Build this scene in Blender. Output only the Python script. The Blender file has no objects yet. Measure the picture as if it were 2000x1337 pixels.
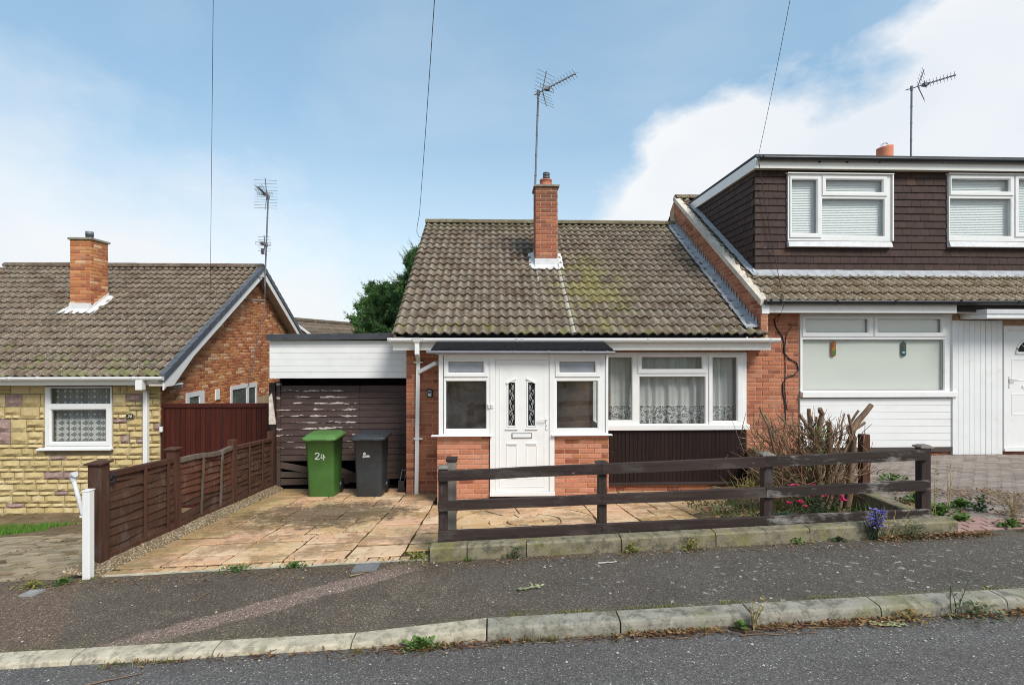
import bpy, math, random
from mathutils import Vector, Matrix, noise as mnoise
R = random.Random(11)
C = bpy.context.scene.collection
rad = math.radians
# ------------------------------------------------------------------ camera, sky, sun, exposure
TH = rad(2.0); H = 2.45
cam = bpy.data.cameras.new('camera'); cam.lens = 18; cam.sensor_width = 36
cam.clip_start = .05; cam.clip_end = 900
camo = bpy.data.objects.new('camera', cam); C.objects.link(camo)
camo.location = (0, 0, H); camo.rotation_euler = (rad(90), 0, -TH)
sc = bpy.context.scene; sc.camera = camo
sc.render.engine = 'CYCLES'
sc.cycles.use_denoising = True; sc.cycles.filter_width = 1.0
sc.cycles.max_bounces = 7; sc.cycles.diffuse_bounces = 3; sc.cycles.transparent_max_bounces = 12
vs = sc.view_settings; vs.view_transform = 'Standard'; vs.look = 'None'; vs.gamma = 1; vs.use_curve_mapping = False
vs.exposure = 1.43
SUN_EL, SUN_AZ = rad(46), rad(146)      # azimuth from +Y clockwise: behind the camera and a little to the right
sun = bpy.data.lights.new('sun', 'SUN'); sun.energy = 1.5; sun.angle = rad(22); sun.color = (1, .955, .88)
so = bpy.data.objects.new('sun', sun); C.objects.link(so)
sd = Vector((math.sin(SUN_AZ)*math.cos(SUN_EL), math.cos(SUN_AZ)*math.cos(SUN_EL), math.sin(SUN_EL)))
so.rotation_euler = sd.to_track_quat('Z', 'Y').to_euler(); so.location = sd*60
W = bpy.data.worlds.new('World'); sc.world = W; W.use_nodes = True
def build_world():
    nt = W.node_tree; nt.nodes.clear(); L = nt.links
    def N(t, **k):
        n = nt.nodes.new(t)
        for a, b in k.items(): setattr(n, a, b)
        return n
    def mth(op, a, b=None, cl=False):
        n = N('ShaderNodeMath', operation=op); n.use_clamp = cl
        for i, v in enumerate((a, b)):
            if v is None: continue
            if isinstance(v, (int, float)): n.inputs[i].default_value = v
            else: L.new(v, n.inputs[i])
        return n.outputs[0]
    sky = N('ShaderNodeTexSky', sky_type='NISHITA'); sky.sun_disc = False
    sky.sun_elevation = SUN_EL; sky.sun_rotation = SUN_AZ; sky.ozone_density = 1.6; sky.air_density = 1.0; sky.dust_density = .6
    tc = N('ShaderNodeTexCoord'); sp = N('ShaderNodeSeparateXYZ'); L.new(tc.outputs['Generated'], sp.inputs[0])
    x, y, z = sp.outputs
    az = mth('ARCTAN2', x, y)
    hyp = mth('SQRT', mth('ADD', mth('MULTIPLY', x, x), mth('MULTIPLY', y, y)))
    el = mth('DIVIDE', z, mth('MAXIMUM', hyp, .01))
    ramp = N('ShaderNodeValToRGB'); ramp.color_ramp.interpolation = 'B_SPLINE'
    t01 = mth('ADD', mth('DIVIDE', az, 2*math.pi), .5)
    L.new(t01, ramp.inputs[0])
    st = [(-2.9, .35), (-1.6, .4), (-.85, .31), (-.62, .33), (-.42, .30), (-.2, .17), (.0, .13), (.11, .20), (.24, .29), (.33, .46), (.43, .505), (.55, .43), (.63, .41), (.72, .5), (.85, .66), (1.2, .7), (1.8, .45), (2.6, .35)]
    e = ramp.color_ramp.elements
    while len(e) < len(st): e.new(.5)
    for q, (a, v) in zip(e, st): q.position = a/(2*math.pi)+.5; q.color = (v, v, v, 1)
    mp = N('ShaderNodeMapping'); L.new(tc.outputs['Generated'], mp.inputs[0]); mp.inputs['Scale'].default_value = (1, 1, 1.7)
    n1 = N('ShaderNodeTexNoise'); n1.inputs['Scale'].default_value = 5.2; n1.inputs['Detail'].default_value = 9; n1.inputs['Roughness'].default_value = .58
    L.new(mp.outputs[0], n1.inputs['Vector'])
    n2 = N('ShaderNodeTexNoise'); n2.inputs['Scale'].default_value = 2.3; n2.inputs['Detail'].default_value = 5; n2.inputs['Distortion'].default_value = .4
    L.new(mp.outputs[0], n2.inputs['Vector'])
    nz = mth('MULTIPLY', mth('SUBTRACT', n1.outputs['Fac'], .5), .34)
    d = mth('ADD', mth('SUBTRACT', ramp.outputs['Color'], el), nz)
    # right-hand bank is crisp, the left-hand one a soft haze
    soft = N('ShaderNodeMapRange'); L.new(az, soft.inputs[0])
    soft.inputs[1].default_value = -.1; soft.inputs[2].default_value = .3; soft.inputs[3].default_value = .3; soft.inputs[4].default_value = .085
    m = mth('DIVIDE', mth('ADD', d, mth('MULTIPLY', soft.outputs[0], .35)), soft.outputs[0], True)
    m = mth('SMOOTH_MIN', m, 1.0) if False else m
    # thin high veil everywhere
    veil = mth('MULTIPLY', mth('SUBTRACT', n2.outputs['Fac'], .42), .55, True)
    hz = mth('MULTIPLY', mth('SUBTRACT', .42, el), 1.35, True)
    m2 = mth('MAXIMUM', mth('MULTIPLY', m, .97), mth('MAXIMUM', veil, hz))
    cc = N('ShaderNodeValToRGB'); L.new(n2.outputs['Fac'], cc.inputs[0])
    cc.color_ramp.elements[0].position = .3; cc.color_ramp.elements[0].color = (.80, .845, .90, 1)
    cc.color_ramp.elements[1].position = .62; cc.color_ramp.elements[1].color = (.93, .945, .96, 1)
    cs = N('ShaderNodeVectorMath', operation='SCALE'); L.new(cc.outputs[0], cs.inputs[0]); cs.inputs['Scale'].default_value = 6.6
    sk = N('ShaderNodeVectorMath', operation='MULTIPLY'); L.new(sky.outputs[0], sk.inputs[0]); sk.inputs[1].default_value = (1.75, 1.72, 1.45)
    ev = N('ShaderNodeMix', data_type='RGBA'); ev.inputs[0].default_value = .62; L.new(sk.outputs[0], ev.inputs[6]); ev.inputs[7].default_value = (2.0, 3.3, 4.65, 1)
    mix = N('ShaderNodeMix', data_type='RGBA'); L.new(m2, mix.inputs[0]); L.new(ev.outputs[2], mix.inputs[6]); L.new(cs.outputs[0], mix.inputs[7])
    bg = N('ShaderNodeBackground'); L.new(mix.outputs[2], bg.inputs[0]); bg.inputs[1].default_value = .058
    out = N('ShaderNodeOutputWorld'); L.new(bg.outputs[0], out.inputs[0])
build_world()

# ------------------------------------------------------------------ measuring from the photograph (2000 px wide) at a known distance Y
def at(px, py, Y):
    cx = (px-1000)/1000; cz = (668.5-py)/1000
    dx = cx*math.cos(TH)+math.sin(TH); dy = -cx*math.sin(TH)+math.cos(TH)
    t = Y/dy
    return Vector((t*dx, Y, H+t*cz))
def ax(px, Y): return at(px, 0, Y).x
def az(py, Y, px=1000): return at(px, py, Y).z
def rect(p0, q0, p1, q1, Y):
    mid = (p0+p1)/2
    return (ax(p0, Y), ax(p1, Y), az(q1, Y, mid), az(q0, Y, mid))
def lerp(a, b, t): return a+(b-a)*t
def clamp(v, a=0, b=1): return max(a, min(b, v))

# ------------------------------------------------------------------ objects
ORG = {}
def tag(o, label=None, cat=None, group=None, kind=None):
    for k, v in (('label', label), ('category', cat), ('group', group), ('kind', kind)):
        if v: o[k] = v
    return o
def thing(name, label, cat, loc, group=None, kind=None):
    o = bpy.data.objects.new(name, None); C.objects.link(o); o.location = loc; o.empty_display_size = .2
    ORG[o.name] = Vector(loc)
    return tag(o, label, cat, group, kind)
def link(name, me, parent=None, loc=None, org=None):
    o = bpy.data.objects.new(name, me); C.objects.link(o)
    if parent is not None:
        o.parent = parent; ORG[o.name] = ORG[parent.name]
        if loc is not None: o.location = Vector(loc)-ORG[parent.name]
    else:
        ORG[o.name] = Vector(org if org is not None else (0, 0, 0))
        if loc is not None: o.location = loc
    return o
class MB:
    def __init__(s, T=None): s.v = []; s.f = []; s.sm = []; s.r = []; s.mi = []; s.T = T; s.cr = 0.0; s.cm = 0; s.cs = False
    def add(s, pts, faces, smooth=None):
        o = len(s.v)
        for p in pts:
            p = Vector(p); s.v.append(s.T @ p if s.T else p)
        for f in faces:
            s.f.append([i+o for i in f]); s.sm.append(s.cs if smooth is None else smooth); s.r.append(s.cr); s.mi.append(s.cm)
    def quad(s, a, b, c, d, smooth=None): s.add([a, b, c, d], [(0, 1, 2, 3)], smooth)
    def box(s, x0, x1, y0, y1, z0, z1):
        s.hexa([(x0, y0, z0), (x1, y0, z0), (x1, y1, z0), (x0, y1, z0), (x0, y0, z1), (x1, y0, z1), (x1, y1, z1), (x0, y1, z1)])
    def hexa(s, p): s.add(p, [(3, 2, 1, 0), (4, 5, 6, 7), (0, 1, 5, 4), (1, 2, 6, 5), (2, 3, 7, 6), (3, 0, 4, 7)])
    def loft(s, rings, cap=(True, True), smooth=True, close=True):
        n = len(rings[0]); pts = [p for r in rings for p in r]; fs = []
        for i in range(len(rings)-1):
            for j in range(n if close else n-1):
                k = (j+1) % n
                fs.append((i*n+j, i*n+k, (i+1)*n+k, (i+1)*n+j))
        s.add(pts, fs, smooth)
        if cap[0]: s.add(rings[0], [tuple(range(n-1, -1, -1))], False)
        if cap[1]: s.add(rings[-1], [tuple(range(n))], False)
    def tube(s, pts, r, n=6, cap=True, smooth=True):
        pts = [Vector(p) for p in pts]; rings = []
        rr = r if isinstance(r, (list, tuple)) else [r]*len(pts)
        for i, p in enumerate(pts):
            t = (pts[min(i+1, len(pts)-1)]-pts[max(i-1, 0)]).normalized()
            u = t.orthogonal() if abs(t.z) > .95 else t.cross(Vector((0, 0, 1)))
            u.normalize(); w = t.cross(u)
            rings.append([p+(u*math.cos(2*math.pi*k/n)+w*math.sin(2*math.pi*k/n))*rr[i] for k in range(n)])
        s.loft(rings, (cap, cap), smooth)
    def bar(s, a, b, w, h, up=(0, 0, 1)):
        a = Vector(a); b = Vector(b); t = (b-a).normalized(); u = t.cross(Vector(up)).normalized()*(w/2); v = u.cross(t).normalized()*(h/2)
        s.hexa([a-u-v, a+u-v, b+u-v, b-u-v, a-u+v, a+u+v, b+u+v, b-u+v])
    def nest(s, seq):
        # nested rectangles (x0,x1,z0,z1) at depths y, joined by mitred strips
        rings = [[(r[0], y, r[2]), (r[1], y, r[2]), (r[1], y, r[3]), (r[0], y, r[3])] for r, y in seq]
        s.loft(rings, (False, False), False)
    def grid(s, nu, nv, fn, smooth=True):
        pts = [fn(i/nu, j/nv) for j in range(nv+1) for i in range(nu+1)]
        fs = [(j*(nu+1)+i, j*(nu+1)+i+1, (j+1)*(nu+1)+i+1, (j+1)*(nu+1)+i) for j in range(nv) for i in range(nu)]
        s.add(pts, fs, smooth)
    def mesh(s, name, mats, off=None):
        me = bpy.data.meshes.new(name)
        off = off or Vector((0, 0, 0))
        me.from_pydata([(v-off)[:] for v in s.v], [], s.f)
        me.polygons.foreach_set('use_smooth', s.sm)
        if not isinstance(mats, (list, tuple)): mats = [mats]
        for m in mats: me.materials.append(m)
        if len(mats) > 1: me.polygons.foreach_set('material_index', s.mi)
        if any(s.r):
            a = me.attributes.new('rnd', 'FLOAT', 'FACE'); a.data.foreach_set('value', s.r)
        me.update()
        return me
    def build(s, name, mats, parent=None, bevel=0, base=None):
        if parent is not None:
            o = link(name, s.mesh(name, mats, ORG[parent.name]), parent)
        else:
            if base is None:
                mn = [min(v[i] for v in s.v) for i in range(3)]; mx = [max(v[i] for v in s.v) for i in range(3)]
                base = Vector(((mn[0]+mx[0])/2, (mn[1]+mx[1])/2, mn[2]))
            base = Vector(base)
            o = link(name, s.mesh(name, mats, base), None, base, base)
        if bevel:
            b = o.modifiers.new('Bevel', 'BEVEL'); b.width = bevel; b.segments = 2; b.limit_method = 'ANGLE'; b.angle_limit = rad(40)
        return o
def inset(r, d): return (r[0]+d, r[1]-d, r[2]+d, r[3]-d)
def holed(mb, r, y0, y1, holes):
    # a flat slab with rectangular holes: boxes butted end to end
    xs = sorted({r[0], r[1], *[clamp(h[i], r[0], r[1]) for h in holes for i in (0, 1)]})
    zs = sorted({r[2], r[3], *[clamp(h[i], r[2], r[3]) for h in holes for i in (2, 3)]})
    for k in range(len(zs)-1):
        run = None
        for i in range(len(xs)-1):
            cx = (xs[i]+xs[i+1])/2; cz = (zs[k]+zs[k+1])/2
            solid = not any(h[0] < cx < h[1] and h[2] < cz < h[3] for h in holes)
            if solid and run is None: run = xs[i]
            if (not solid) and run is not None: mb.box(run, xs[i], y0, y1, zs[k], zs[k+1]); run = None
        if run is not None: mb.box(run, xs[-1], y0, y1, zs[k], zs[k+1])

# ------------------------------------------------------------------ materials
class G:
    def __init__(s, name, rough=.75, spec=.3):
        m = bpy.data.materials.new(name); m.use_nodes = True; s.m = m; s.nt = m.node_tree; s.nt.nodes.clear()
        s.out = s.nt.nodes.new('ShaderNodeOutputMaterial'); s.p = s.nt.nodes.new('ShaderNodeBsdfPrincipled')
        s.nt.links.new(s.p.outputs[0], s.out.inputs[0])
        s.p.inputs['Roughness'].default_value = rough; s.p.inputs['Specular IOR Level'].default_value = spec
        s._p = None; s._r = None
    def put(s, sock, v):
        if hasattr(v, 'links'): s.nt.links.new(v, sock)
        elif isinstance(v, (tuple, list)): sock.default_value = (*v, 1) if len(v) == 3 and len(sock.default_value) == 4 else v
        else: sock.default_value = v
    def n(s, t, **k):
        q = s.nt.nodes.new(t)
        for a, b in k.items(): setattr(q, a, b)
        return q
    def pos(s):
        if s._p is None: s._p = s.n('ShaderNodeNewGeometry').outputs['Position']
        return s._p
    def obj(s): return s.n('ShaderNodeTexCoord').outputs['Object']
    def xyz(s, v=None):
        q = s.n('ShaderNodeSeparateXYZ'); s.put(q.inputs[0], v if v is not None else s.pos()); return q.outputs
    def rnd(s, k=1.0):
        if s._r is None:
            a = s.n('ShaderNodeObjectInfo').outputs['Random']
            b = s.n('ShaderNodeAttribute', attribute_name='rnd').outputs['Fac']
            s._r = s.m_('ADD', a, b)
        return s.m_('FRACT', s.m_('MULTIPLY', s._r, k))
    def m_(s, op, a, b=None, cl=False):
        q = s.n('ShaderNodeMath', operation=op); q.use_clamp = cl
        s.put(q.inputs[0], a)
        if b is not None: s.put(q.inputs[1], b)
        return q.outputs[0]
    def scl(s, k, v=None):
        q = s.n('ShaderNodeVectorMath', operation='MULTIPLY'); s.put(q.inputs[0], v if v is not None else s.pos()); q.inputs[1].default_value = k; return q.outputs[0]
    def noise(s, sc_, det=4, ro=.55, v=None, dist=0):
        q = s.n('ShaderNodeTexNoise'); q.inputs['Scale'].default_value = sc_; q.inputs['Detail'].default_value = det
        q.inputs['Roughness'].default_value = ro; q.inputs['Distortion'].default_value = dist
        s.put(q.inputs['Vector'], v if v is not None else s.pos()); return q.outputs['Fac']
    def vor(s, sc_, v=None, out='Distance', feat='F1', rnd=1):
        q = s.n('ShaderNodeTexVoronoi', feature=feat); q.inputs['Scale'].default_value = sc_; q.inputs['Randomness'].default_value = rnd
        s.put(q.inputs['Vector'], v if v is not None else s.pos()); return q.outputs[out]
    def ramp(s, f, st, interp='LINEAR'):
        q = s.n('ShaderNodeValToRGB'); q.color_ramp.interpolation = interp; e = q.color_ramp.elements
        while len(e) < len(st): e.new(.5)
        for el, (p, c) in zip(e, st):
            el.position = p; el.color = (*c, 1) if isinstance(c, (tuple, list)) else (c, c, c, 1)
        s.put(q.inputs[0], f); return q.outputs[0]
    def step(s, f, a, b):
        q = s.n('ShaderNodeMapRange', interpolation_type='SMOOTHSTEP'); s.put(q.inputs[0], f)
        q.inputs[1].default_value = a; q.inputs[2].default_value = b; return q.outputs[0]
    def mix(s, f, a, b, mode='MIX'):
        q = s.n('ShaderNodeMix', data_type='RGBA', blend_type=mode); s.put(q.inputs[0], f); s.put(q.inputs[6], a); s.put(q.inputs[7], b); return q.outputs[2]
    def col(s, c): s.put(s.p.inputs['Base Color'], c); return s
    def bump(s, h, st=.5, dist=.01):
        q = s.n('ShaderNodeBump'); q.inputs['Strength'].default_value = st; q.inputs['Distance'].default_value = dist
        s.put(q.inputs['Height'], h); s.nt.links.new(q.outputs[0], s.p.inputs['Normal']); return s
def plain(name, c, rough=.6, spec=.3, var=.12, sc_=3, bump=0, dirt=None, metal=0):
    g = G(name, rough, spec)
    k = g.noise(sc_, 5, .6)
    lo = tuple(v*(1-var) for v in c); hi = tuple(min(1, v*(1+var)) for v in c)
    b = g.ramp(k, [(.3, lo), (.7, hi)])
    if dirt: b = g.mix(g.m_('MULTIPLY', g.step(g.noise(sc_*2.2, 7, .68), .52, .78), dirt[1]), b, dirt[0])
    g.col(b)
    if bump: g.bump(g.noise(sc_*30, 4), bump, .004)
    g.p.inputs['Metallic'].default_value = metal
    return g.m
def brick_mat(name, pal, soot=0, worn=.25):
    g = G(name, .85, .2)
    n = len(pal)
    c = g.ramp(g.rnd(), [(i/n, p) for i, p in enumerate(pal)], 'CONSTANT')
    k = g.noise(9, 6, .65)
    c = g.mix(g.m_('MULTIPLY', g.step(k, .35, .75), .45), c, g.mix(.5, c, (.5, .26, .15)))
    c = g.mix(g.m_('MULTIPLY', g.step(g.noise(46, 4, .7), .5, .75), worn), c, (.16, .075, .05))
    c = g.mix(g.m_('MULTIPLY', g.step(g.noise(3.1, 5, .6), .56, .72), .22), c, (.55, .44, .36))
    if soot:
        z = g.xyz()[2]
        c = g.mix(g.m_('MULTIPLY', g.step(g.m_('ADD', z, g.noise(6, 4)), soot, soot+.9), .6), c, (.11, .06, .045))
    g.col(c); g.bump(g.noise(70, 5, .65), .35, .006)
    return g.m
B_MAIN = brick_mat('brick_orange', [(.38, .135, .075), (.34, .115, .064), (.42, .16, .088), (.30, .095, .055), (.38, .15, .085), (.22, .068, .042), (.40, .17, .10), (.35, .125, .068), (.42, .145, .08)])
B_PORCH = brick_mat('brick_porch', [(.46, .185, .115), (.49, .215, .135), (.41, .155, .09), (.48, .20, .128), (.25, .076, .042), (.50, .20, .12), (.43, .175, .085), (.50, .22, .145)])
B_LEFT = brick_mat('brick_mottled', [(.54, .21, .08), (.42, .14, .06), (.58, .26, .11), (.33, .10, .05), (.68, .42, .24), (.52, .19, .075), (.38, .12, .055), (.50, .205, .075), (.40, .13, .05), (.56, .27, .12), (.47, .18, .065)], worn=.55)
B_CHIM = brick_mat('brick_chimney', [(.36, .11, .06), (.30, .095, .06), (.40, .14, .075), (.24, .085, .055), (.33, .11, .065)], soot=5.35)
MORTAR = plain('mortar', (.47, .29, .20), .95, .1, .2, 8, .3)
MORTAR_D = plain('mortar_dark', (.42, .29, .19), .95, .1, .2, 8, .3)
def tile_mat(name, lichen, moss, warm=0):
    g = G(name, .92, .15)
    c = g.ramp(g.rnd(), [(0, (.078, .051, .036)), (.3, (.112, .074, .051)), (.55, (.092, .060, .043)), (.8, (.138, .096, .066)), (1, (.066, .047, .034))])
    if warm: c = g.mix(warm, c, (.20, .135, .06))
    c = g.mix(g.m_('MULTIPLY', g.step(g.noise(5, 6, .65), .45, .7), .5), c, (.168, .130, .098))
    c = g.mix(g.m_('MULTIPLY', g.step(g.noise(30, 5, .7), .5, .72), .6), c, (.035, .028, .022))
    # pale lichen discs and flecks
    f = g.m_('MULTIPLY', g.m_('LESS_THAN', g.vor(15, dist_vec(g)), .17), g.step(g.noise(2.2, 4, .6), .58-lichen*.3, .66-lichen*.3))
    c = g.mix(g.m_('MULTIPLY', f, .8), c, (.42, .41, .35))
    f2 = g.step(g.noise(40, 3, .85), .63-lichen*.06, .68-lichen*.05)
    c = g.mix(g.m_('MULTIPLY', f2, .75), c, (.46, .43, .34))
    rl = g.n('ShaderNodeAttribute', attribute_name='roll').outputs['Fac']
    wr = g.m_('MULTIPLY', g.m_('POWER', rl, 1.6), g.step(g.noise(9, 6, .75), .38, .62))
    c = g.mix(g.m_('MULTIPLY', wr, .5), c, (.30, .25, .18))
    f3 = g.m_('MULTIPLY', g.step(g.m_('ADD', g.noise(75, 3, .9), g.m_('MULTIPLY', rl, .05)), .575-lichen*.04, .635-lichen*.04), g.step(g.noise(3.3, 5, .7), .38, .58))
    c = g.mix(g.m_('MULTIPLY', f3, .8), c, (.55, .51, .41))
    oc = g.m_('LESS_THAN', g.vor(9, dist_vec(g, 3)), .075)
    c = g.mix(g.m_('MULTIPLY', oc, .7), c, (.40, .25, .06))
    if moss: c = moss(g, c)
    g.col(c); g.bump(g.noise(60, 6, .7), .6, .012)
    return g.m
def dist_vec(g, k=1):
    q = g.n('ShaderNodeVectorMath', operation='ADD')
    nn = g.n('ShaderNodeTexNoise'); nn.inputs['Scale'].default_value = 26; g.put(nn.inputs['Vector'], g.pos())
    m = g.n('ShaderNodeVectorMath', operation='SCALE'); g.put(m.inputs[0], nn.outputs['Color']); m.inputs['Scale'].default_value = .055*k
    g.put(q.inputs[0], g.pos()); g.put(q.inputs[1], m.outputs[0]); return q.outputs[0]
def moss_main(g, c):
    x, y, z = g.xyz()
    s = g.noise(4.5, 6, .7)
    # growth downslope of the chimney, to its right
    wx = g.m_('SUBTRACT', 1.0, g.m_('DIVIDE', g.m_('ABSOLUTE', g.m_('SUBTRACT', x, 1.85)), 1.35))
    wy = g.m_('SUBTRACT', 1.0, g.m_('DIVIDE', g.m_('ABSOLUTE', g.m_('SUBTRACT', y, 9.8)), 2.1))
    k = g.m_('MULTIPLY', g.m_('MAXIMUM', wx, 0), g.m_('MAXIMUM', wy, 0))
    s2 = g.noise(14, 6, .8)
    f = g.step(g.m_('ADD', g.m_('ADD', g.m_('MULTIPLY', k, .34), g.m_('MULTIPLY', s, .45)), g.m_('MULTIPLY', s2, .75)), .74, .80)
    f = g.m_('MULTIPLY', f, g.m_('MULTIPLY', g.step(g.noise(36, 4, .8), .46, .54), g.step(g.rnd(7.3), .05, .45)))
    c = g.mix(g.m_('MULTIPLY', f, .85), c, g.ramp(g.noise(22, 4), [(.35, (.12, .12, .03)), (.6, (.33, .31, .07))]))
    yf = g.step(g.m_('ADD', g.m_('MULTIPLY', k, .3), g.m_('MULTIPLY', g.noise(13, 5, .75), .95)), .80, .85)
    c = g.mix(g.m_('MULTIPLY', yf, .75), c, (.44, .29, .05))
    # thin green film towards the ridge and the verge, moss at the eaves
    rg = g.step(g.m_('ADD', g.m_('DIVIDE', g.m_('SUBTRACT', y, 11.3), 1.6), g.m_('MULTIPLY', s, 1.1)), .95, 1.6)
    c = g.mix(g.m_('MULTIPLY', rg, .45), c, (.15, .16, .06))
    ev = g.m_('MULTIPLY', g.m_('LESS_THAN', y, 8.62), g.step(g.noise(5.5, 5, .7), .52, .62))
    return g.mix(g.m_('MULTIPLY', ev, .6), c, (.17, .18, .04))
def moss_left(g, c):
    x, y, z = g.xyz()
    ev = g.step(g.m_('ADD', g.m_('MULTIPLY', g.m_('SUBTRACT', 11.2, y), .12), g.noise(4, 6, .7)), .66, .78)
    return g.mix(g.m_('MULTIPLY', ev, .6), c, (.17, .19, .06))
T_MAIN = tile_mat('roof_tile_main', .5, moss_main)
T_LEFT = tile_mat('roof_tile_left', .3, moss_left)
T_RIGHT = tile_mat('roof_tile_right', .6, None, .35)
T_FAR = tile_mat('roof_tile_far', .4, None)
T_CREAM = plain('cream_tile', (.42, .39, .32), .9, .1, .25, 14, .3, ((.12, .10, .07), .8))
VERGE_M = plain('verge_mortar', (.33, .24, .16), .95, .1, .25, 9, .4)
PVC = plain('white_plastic', (.73, .73, .72), .35, .45, .03, 2, 0, ((.50, .47, .41), .28))
PVC_D = plain('white_board', (.70, .705, .70), .45, .4, .05, 2, 0, ((.46, .44, .38), .32))
CREAMP = plain('cream_paint', (.80, .785, .74), .5, .35, .04, 3, 0, ((.45, .40, .32), .3))
SOFFIT = plain('soffit_paint', (.55, .49, .42), .7, .2, .08, 3)
LEAD = plain('lead', (.33, .345, .365), .7, .3, .25, 7, .3, ((.55, .56, .57), .6))
LEADW = plain('painted_lead', (.62, .62, .62), .8, .2, .1, 9, .3, ((.30, .28, .24), .6))
FELT = plain('black_felt', (.016, .016, .017), .95, .03, .35, 12, .5, ((.12, .12, .11), .35))
FELT_G = plain('grey_felt', (.062, .066, .075), .8, .3, .2, 6, .4)
BLACKP = plain('black_plastic', (.018, .019, .022), .35, .5, .15, 5)
GREYP = plain('grey_plastic', (.17, .17, .19), .4, .4, .1, 5)
VERGEU = plain('dark_grey_plastic', (.085, .095, .115), .5, .35, .15, 4, 0, ((.2, .2, .2), .3))
STEEL = plain('galvanised_steel', (.17, .18, .20), .5, .4, .2, 12, 0, None, .3)
WIRE = plain('grey_wire', (.10, .10, .11), .6, .3)
CABLE = plain('black_cable', (.025, .025, .03), .6, .3)
TERRA = plain('terracotta', (.42, .16, .10), .8, .2, .2, 9, .3, ((.18, .12, .10), .5))
TERRA2 = plain('orange_terracotta', (.60, .22, .13), .8, .2, .12, 6, .3)
CONC = None
def concrete(name, base, moss=.0, dark=.5):
    g = G(name, .9, .2)
    c = g.ramp(g.noise(6, 6, .65), [(.3, tuple(v*.72 for v in base)), (.7, tuple(min(1, v*1.15) for v in base))])
    c = g.mix(g.m_('MULTIPLY', g.step(g.noise(11, 7, .75), .46, .62), dark), c, (.07, .065, .05))
    c = g.mix(g.m_('MULTIPLY', g.m_('LESS_THAN', g.vor(34, dist_vec(g)), .13), .5), c, (.52, .50, .43))
    if moss: c = g.mix(g.m_('MULTIPLY', g.step(g.noise(3.2, 6, .7), .48, .66), moss), c, (.17, .16, .05))
    g.col(c); g.bump(g.noise(60, 6, .7), .6, .008); return g.m
KERB_M = concrete('kerb_concrete', (.29, .27, .22), .5, .68)
KERB_L = concrete('kerb_pale', (.50, .44, .33), .2, .5)
EDGE_M = concrete('edging_concrete', (.23, .20, .135), .7, .75)
CAP_M = concrete('chimney_cap', (.30, .27, .22), .3, .4)
def slab_mat():
    g = G('sandstone_slab', .88, .2)
    c = g.ramp(g.rnd(), [(0, (.52, .34, .17)), (.2, (.62, .41, .22)), (.38, (.60, .34, .195)), (.52, (.68, .50, .30)), (.7, (.64, .37, .23)), (.85, (.58, .39, .19)), (1, (.48, .29, .14))])
    c = g.mix(g.m_('MULTIPLY', g.step(g.noise(4, 7, .7), .42, .68), .55), c, (.68, .55, .38))
    x, y, z = g.xyz()
    dn = g.m_('ADD', g.m_('MULTIPLY', g.noise(2.2, 6, .7), .75), g.m_('MULTIPLY', g.noise(13, 6, .75), .4))
    c = g.mix(g.m_('MULTIPLY', g.step(dn, .54, .66), .58), c, (.17, .105, .045))
    c = g.mix(g.m_('MULTIPLY', g.step(g.noise(38, 5, .8), .59, .67), .5), c, (.13, .085, .045))
    # oil- and silt-stained patch before the bins
    e1 = g.m_('SUBTRACT', 1.0, g.m_('ADD', g.m_('POWER', g.m_('DIVIDE', g.m_('SUBTRACT', x, -2.35), 1.5), 2.0), g.m_('POWER', g.m_('DIVIDE', g.m_('SUBTRACT', y, 7.3), 1.0), 2.0)))
    f = g.step(g.m_('ADD', e1, g.m_('MULTIPLY', g.m_('SUBTRACT', g.noise(4.5, 8, .8), .5), 3.4)), .15, .75)
    c = g.mix(g.m_('MULTIPLY', f, .82), c, (.095, .066, .038))
    c = g.mix(g.m_('MULTIPLY', g.m_('MULTIPLY', f, g.m_('LESS_THAN', g.vor(22, dist_vec(g)), .2)), .6), c, (.42, .40, .34))
    # green-brown growth along the fence side
    f3 = g.m_('MULTIPLY', g.step(g.m_('ADD', g.m_('MULTIPLY', x, -1.0), g.m_('MULTIPLY', g.noise(3, 5), .9)), 3.55, 4.1), .55)
    c = g.mix(f3, c, (.19, .14, .05))
    g.col(c); g.bump(g.m_('ADD', g.noise(16, 6, .65), g.m_('MULTIPLY', g.noise(90, 3), .3)), .5, .014); return g.m
SLAB = slab_mat()
def soil_mat(name, c0, c1, c2, streak=0):
    g = G(name, .97, .1)
    v = g.scl((1, 3.5, 1)) if streak else g.pos()
    c = g.ramp(g.noise(3.2, 8, .72, v), [(.3, c0), (.5, c1), (.72, c2)])
    c = g.mix(g.m_('MULTIPLY', g.step(g.noise(60, 4, .7), .5, .7), .5), c, tuple(v*.45 for v in c0))
    g.col(c); g.bump(g.noise(45, 7, .75), .8, .02); return g.m
JOINT = soil_mat('joint_dirt', (.035, .027, .015), (.06, .045, .024), (.10, .085, .04))
SOIL = soil_mat('soil', (.10, .075, .042), (.20, .145, .085), (.32, .24, .15))
GRAVEL = None
def gravel_mat():
    g = G('pebbledash_gravel', .9, .2)
    cell = g.vor(48, None, 'Color')
    c = g.ramp(g.xyz(cell)[0], [(0, (.20, .13, .07)), (.3, (.36, .27, .17)), (.6, (.48, .38, .26)), (.85, (.28, .20, .12)), (1, (.55, .47, .35))])
    c = g.mix(g.m_('MULTIPLY', g.step(g.vor(48), .32, .55), .75), c, (.08, .06, .035))
    c = g.mix(g.m_('MULTIPLY', g.step(g.noise(3, 5, .7), .5, .7), .5), c, (.17, .14, .06))
    g.col(c); g.bump(g.vor(48), -.9, .02); return g.m
GRAVEL = gravel_mat()
GRASSG = soil_mat('field', (.05, .06, .02), (.08, .09, .03), (.11, .11, .045))
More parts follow.
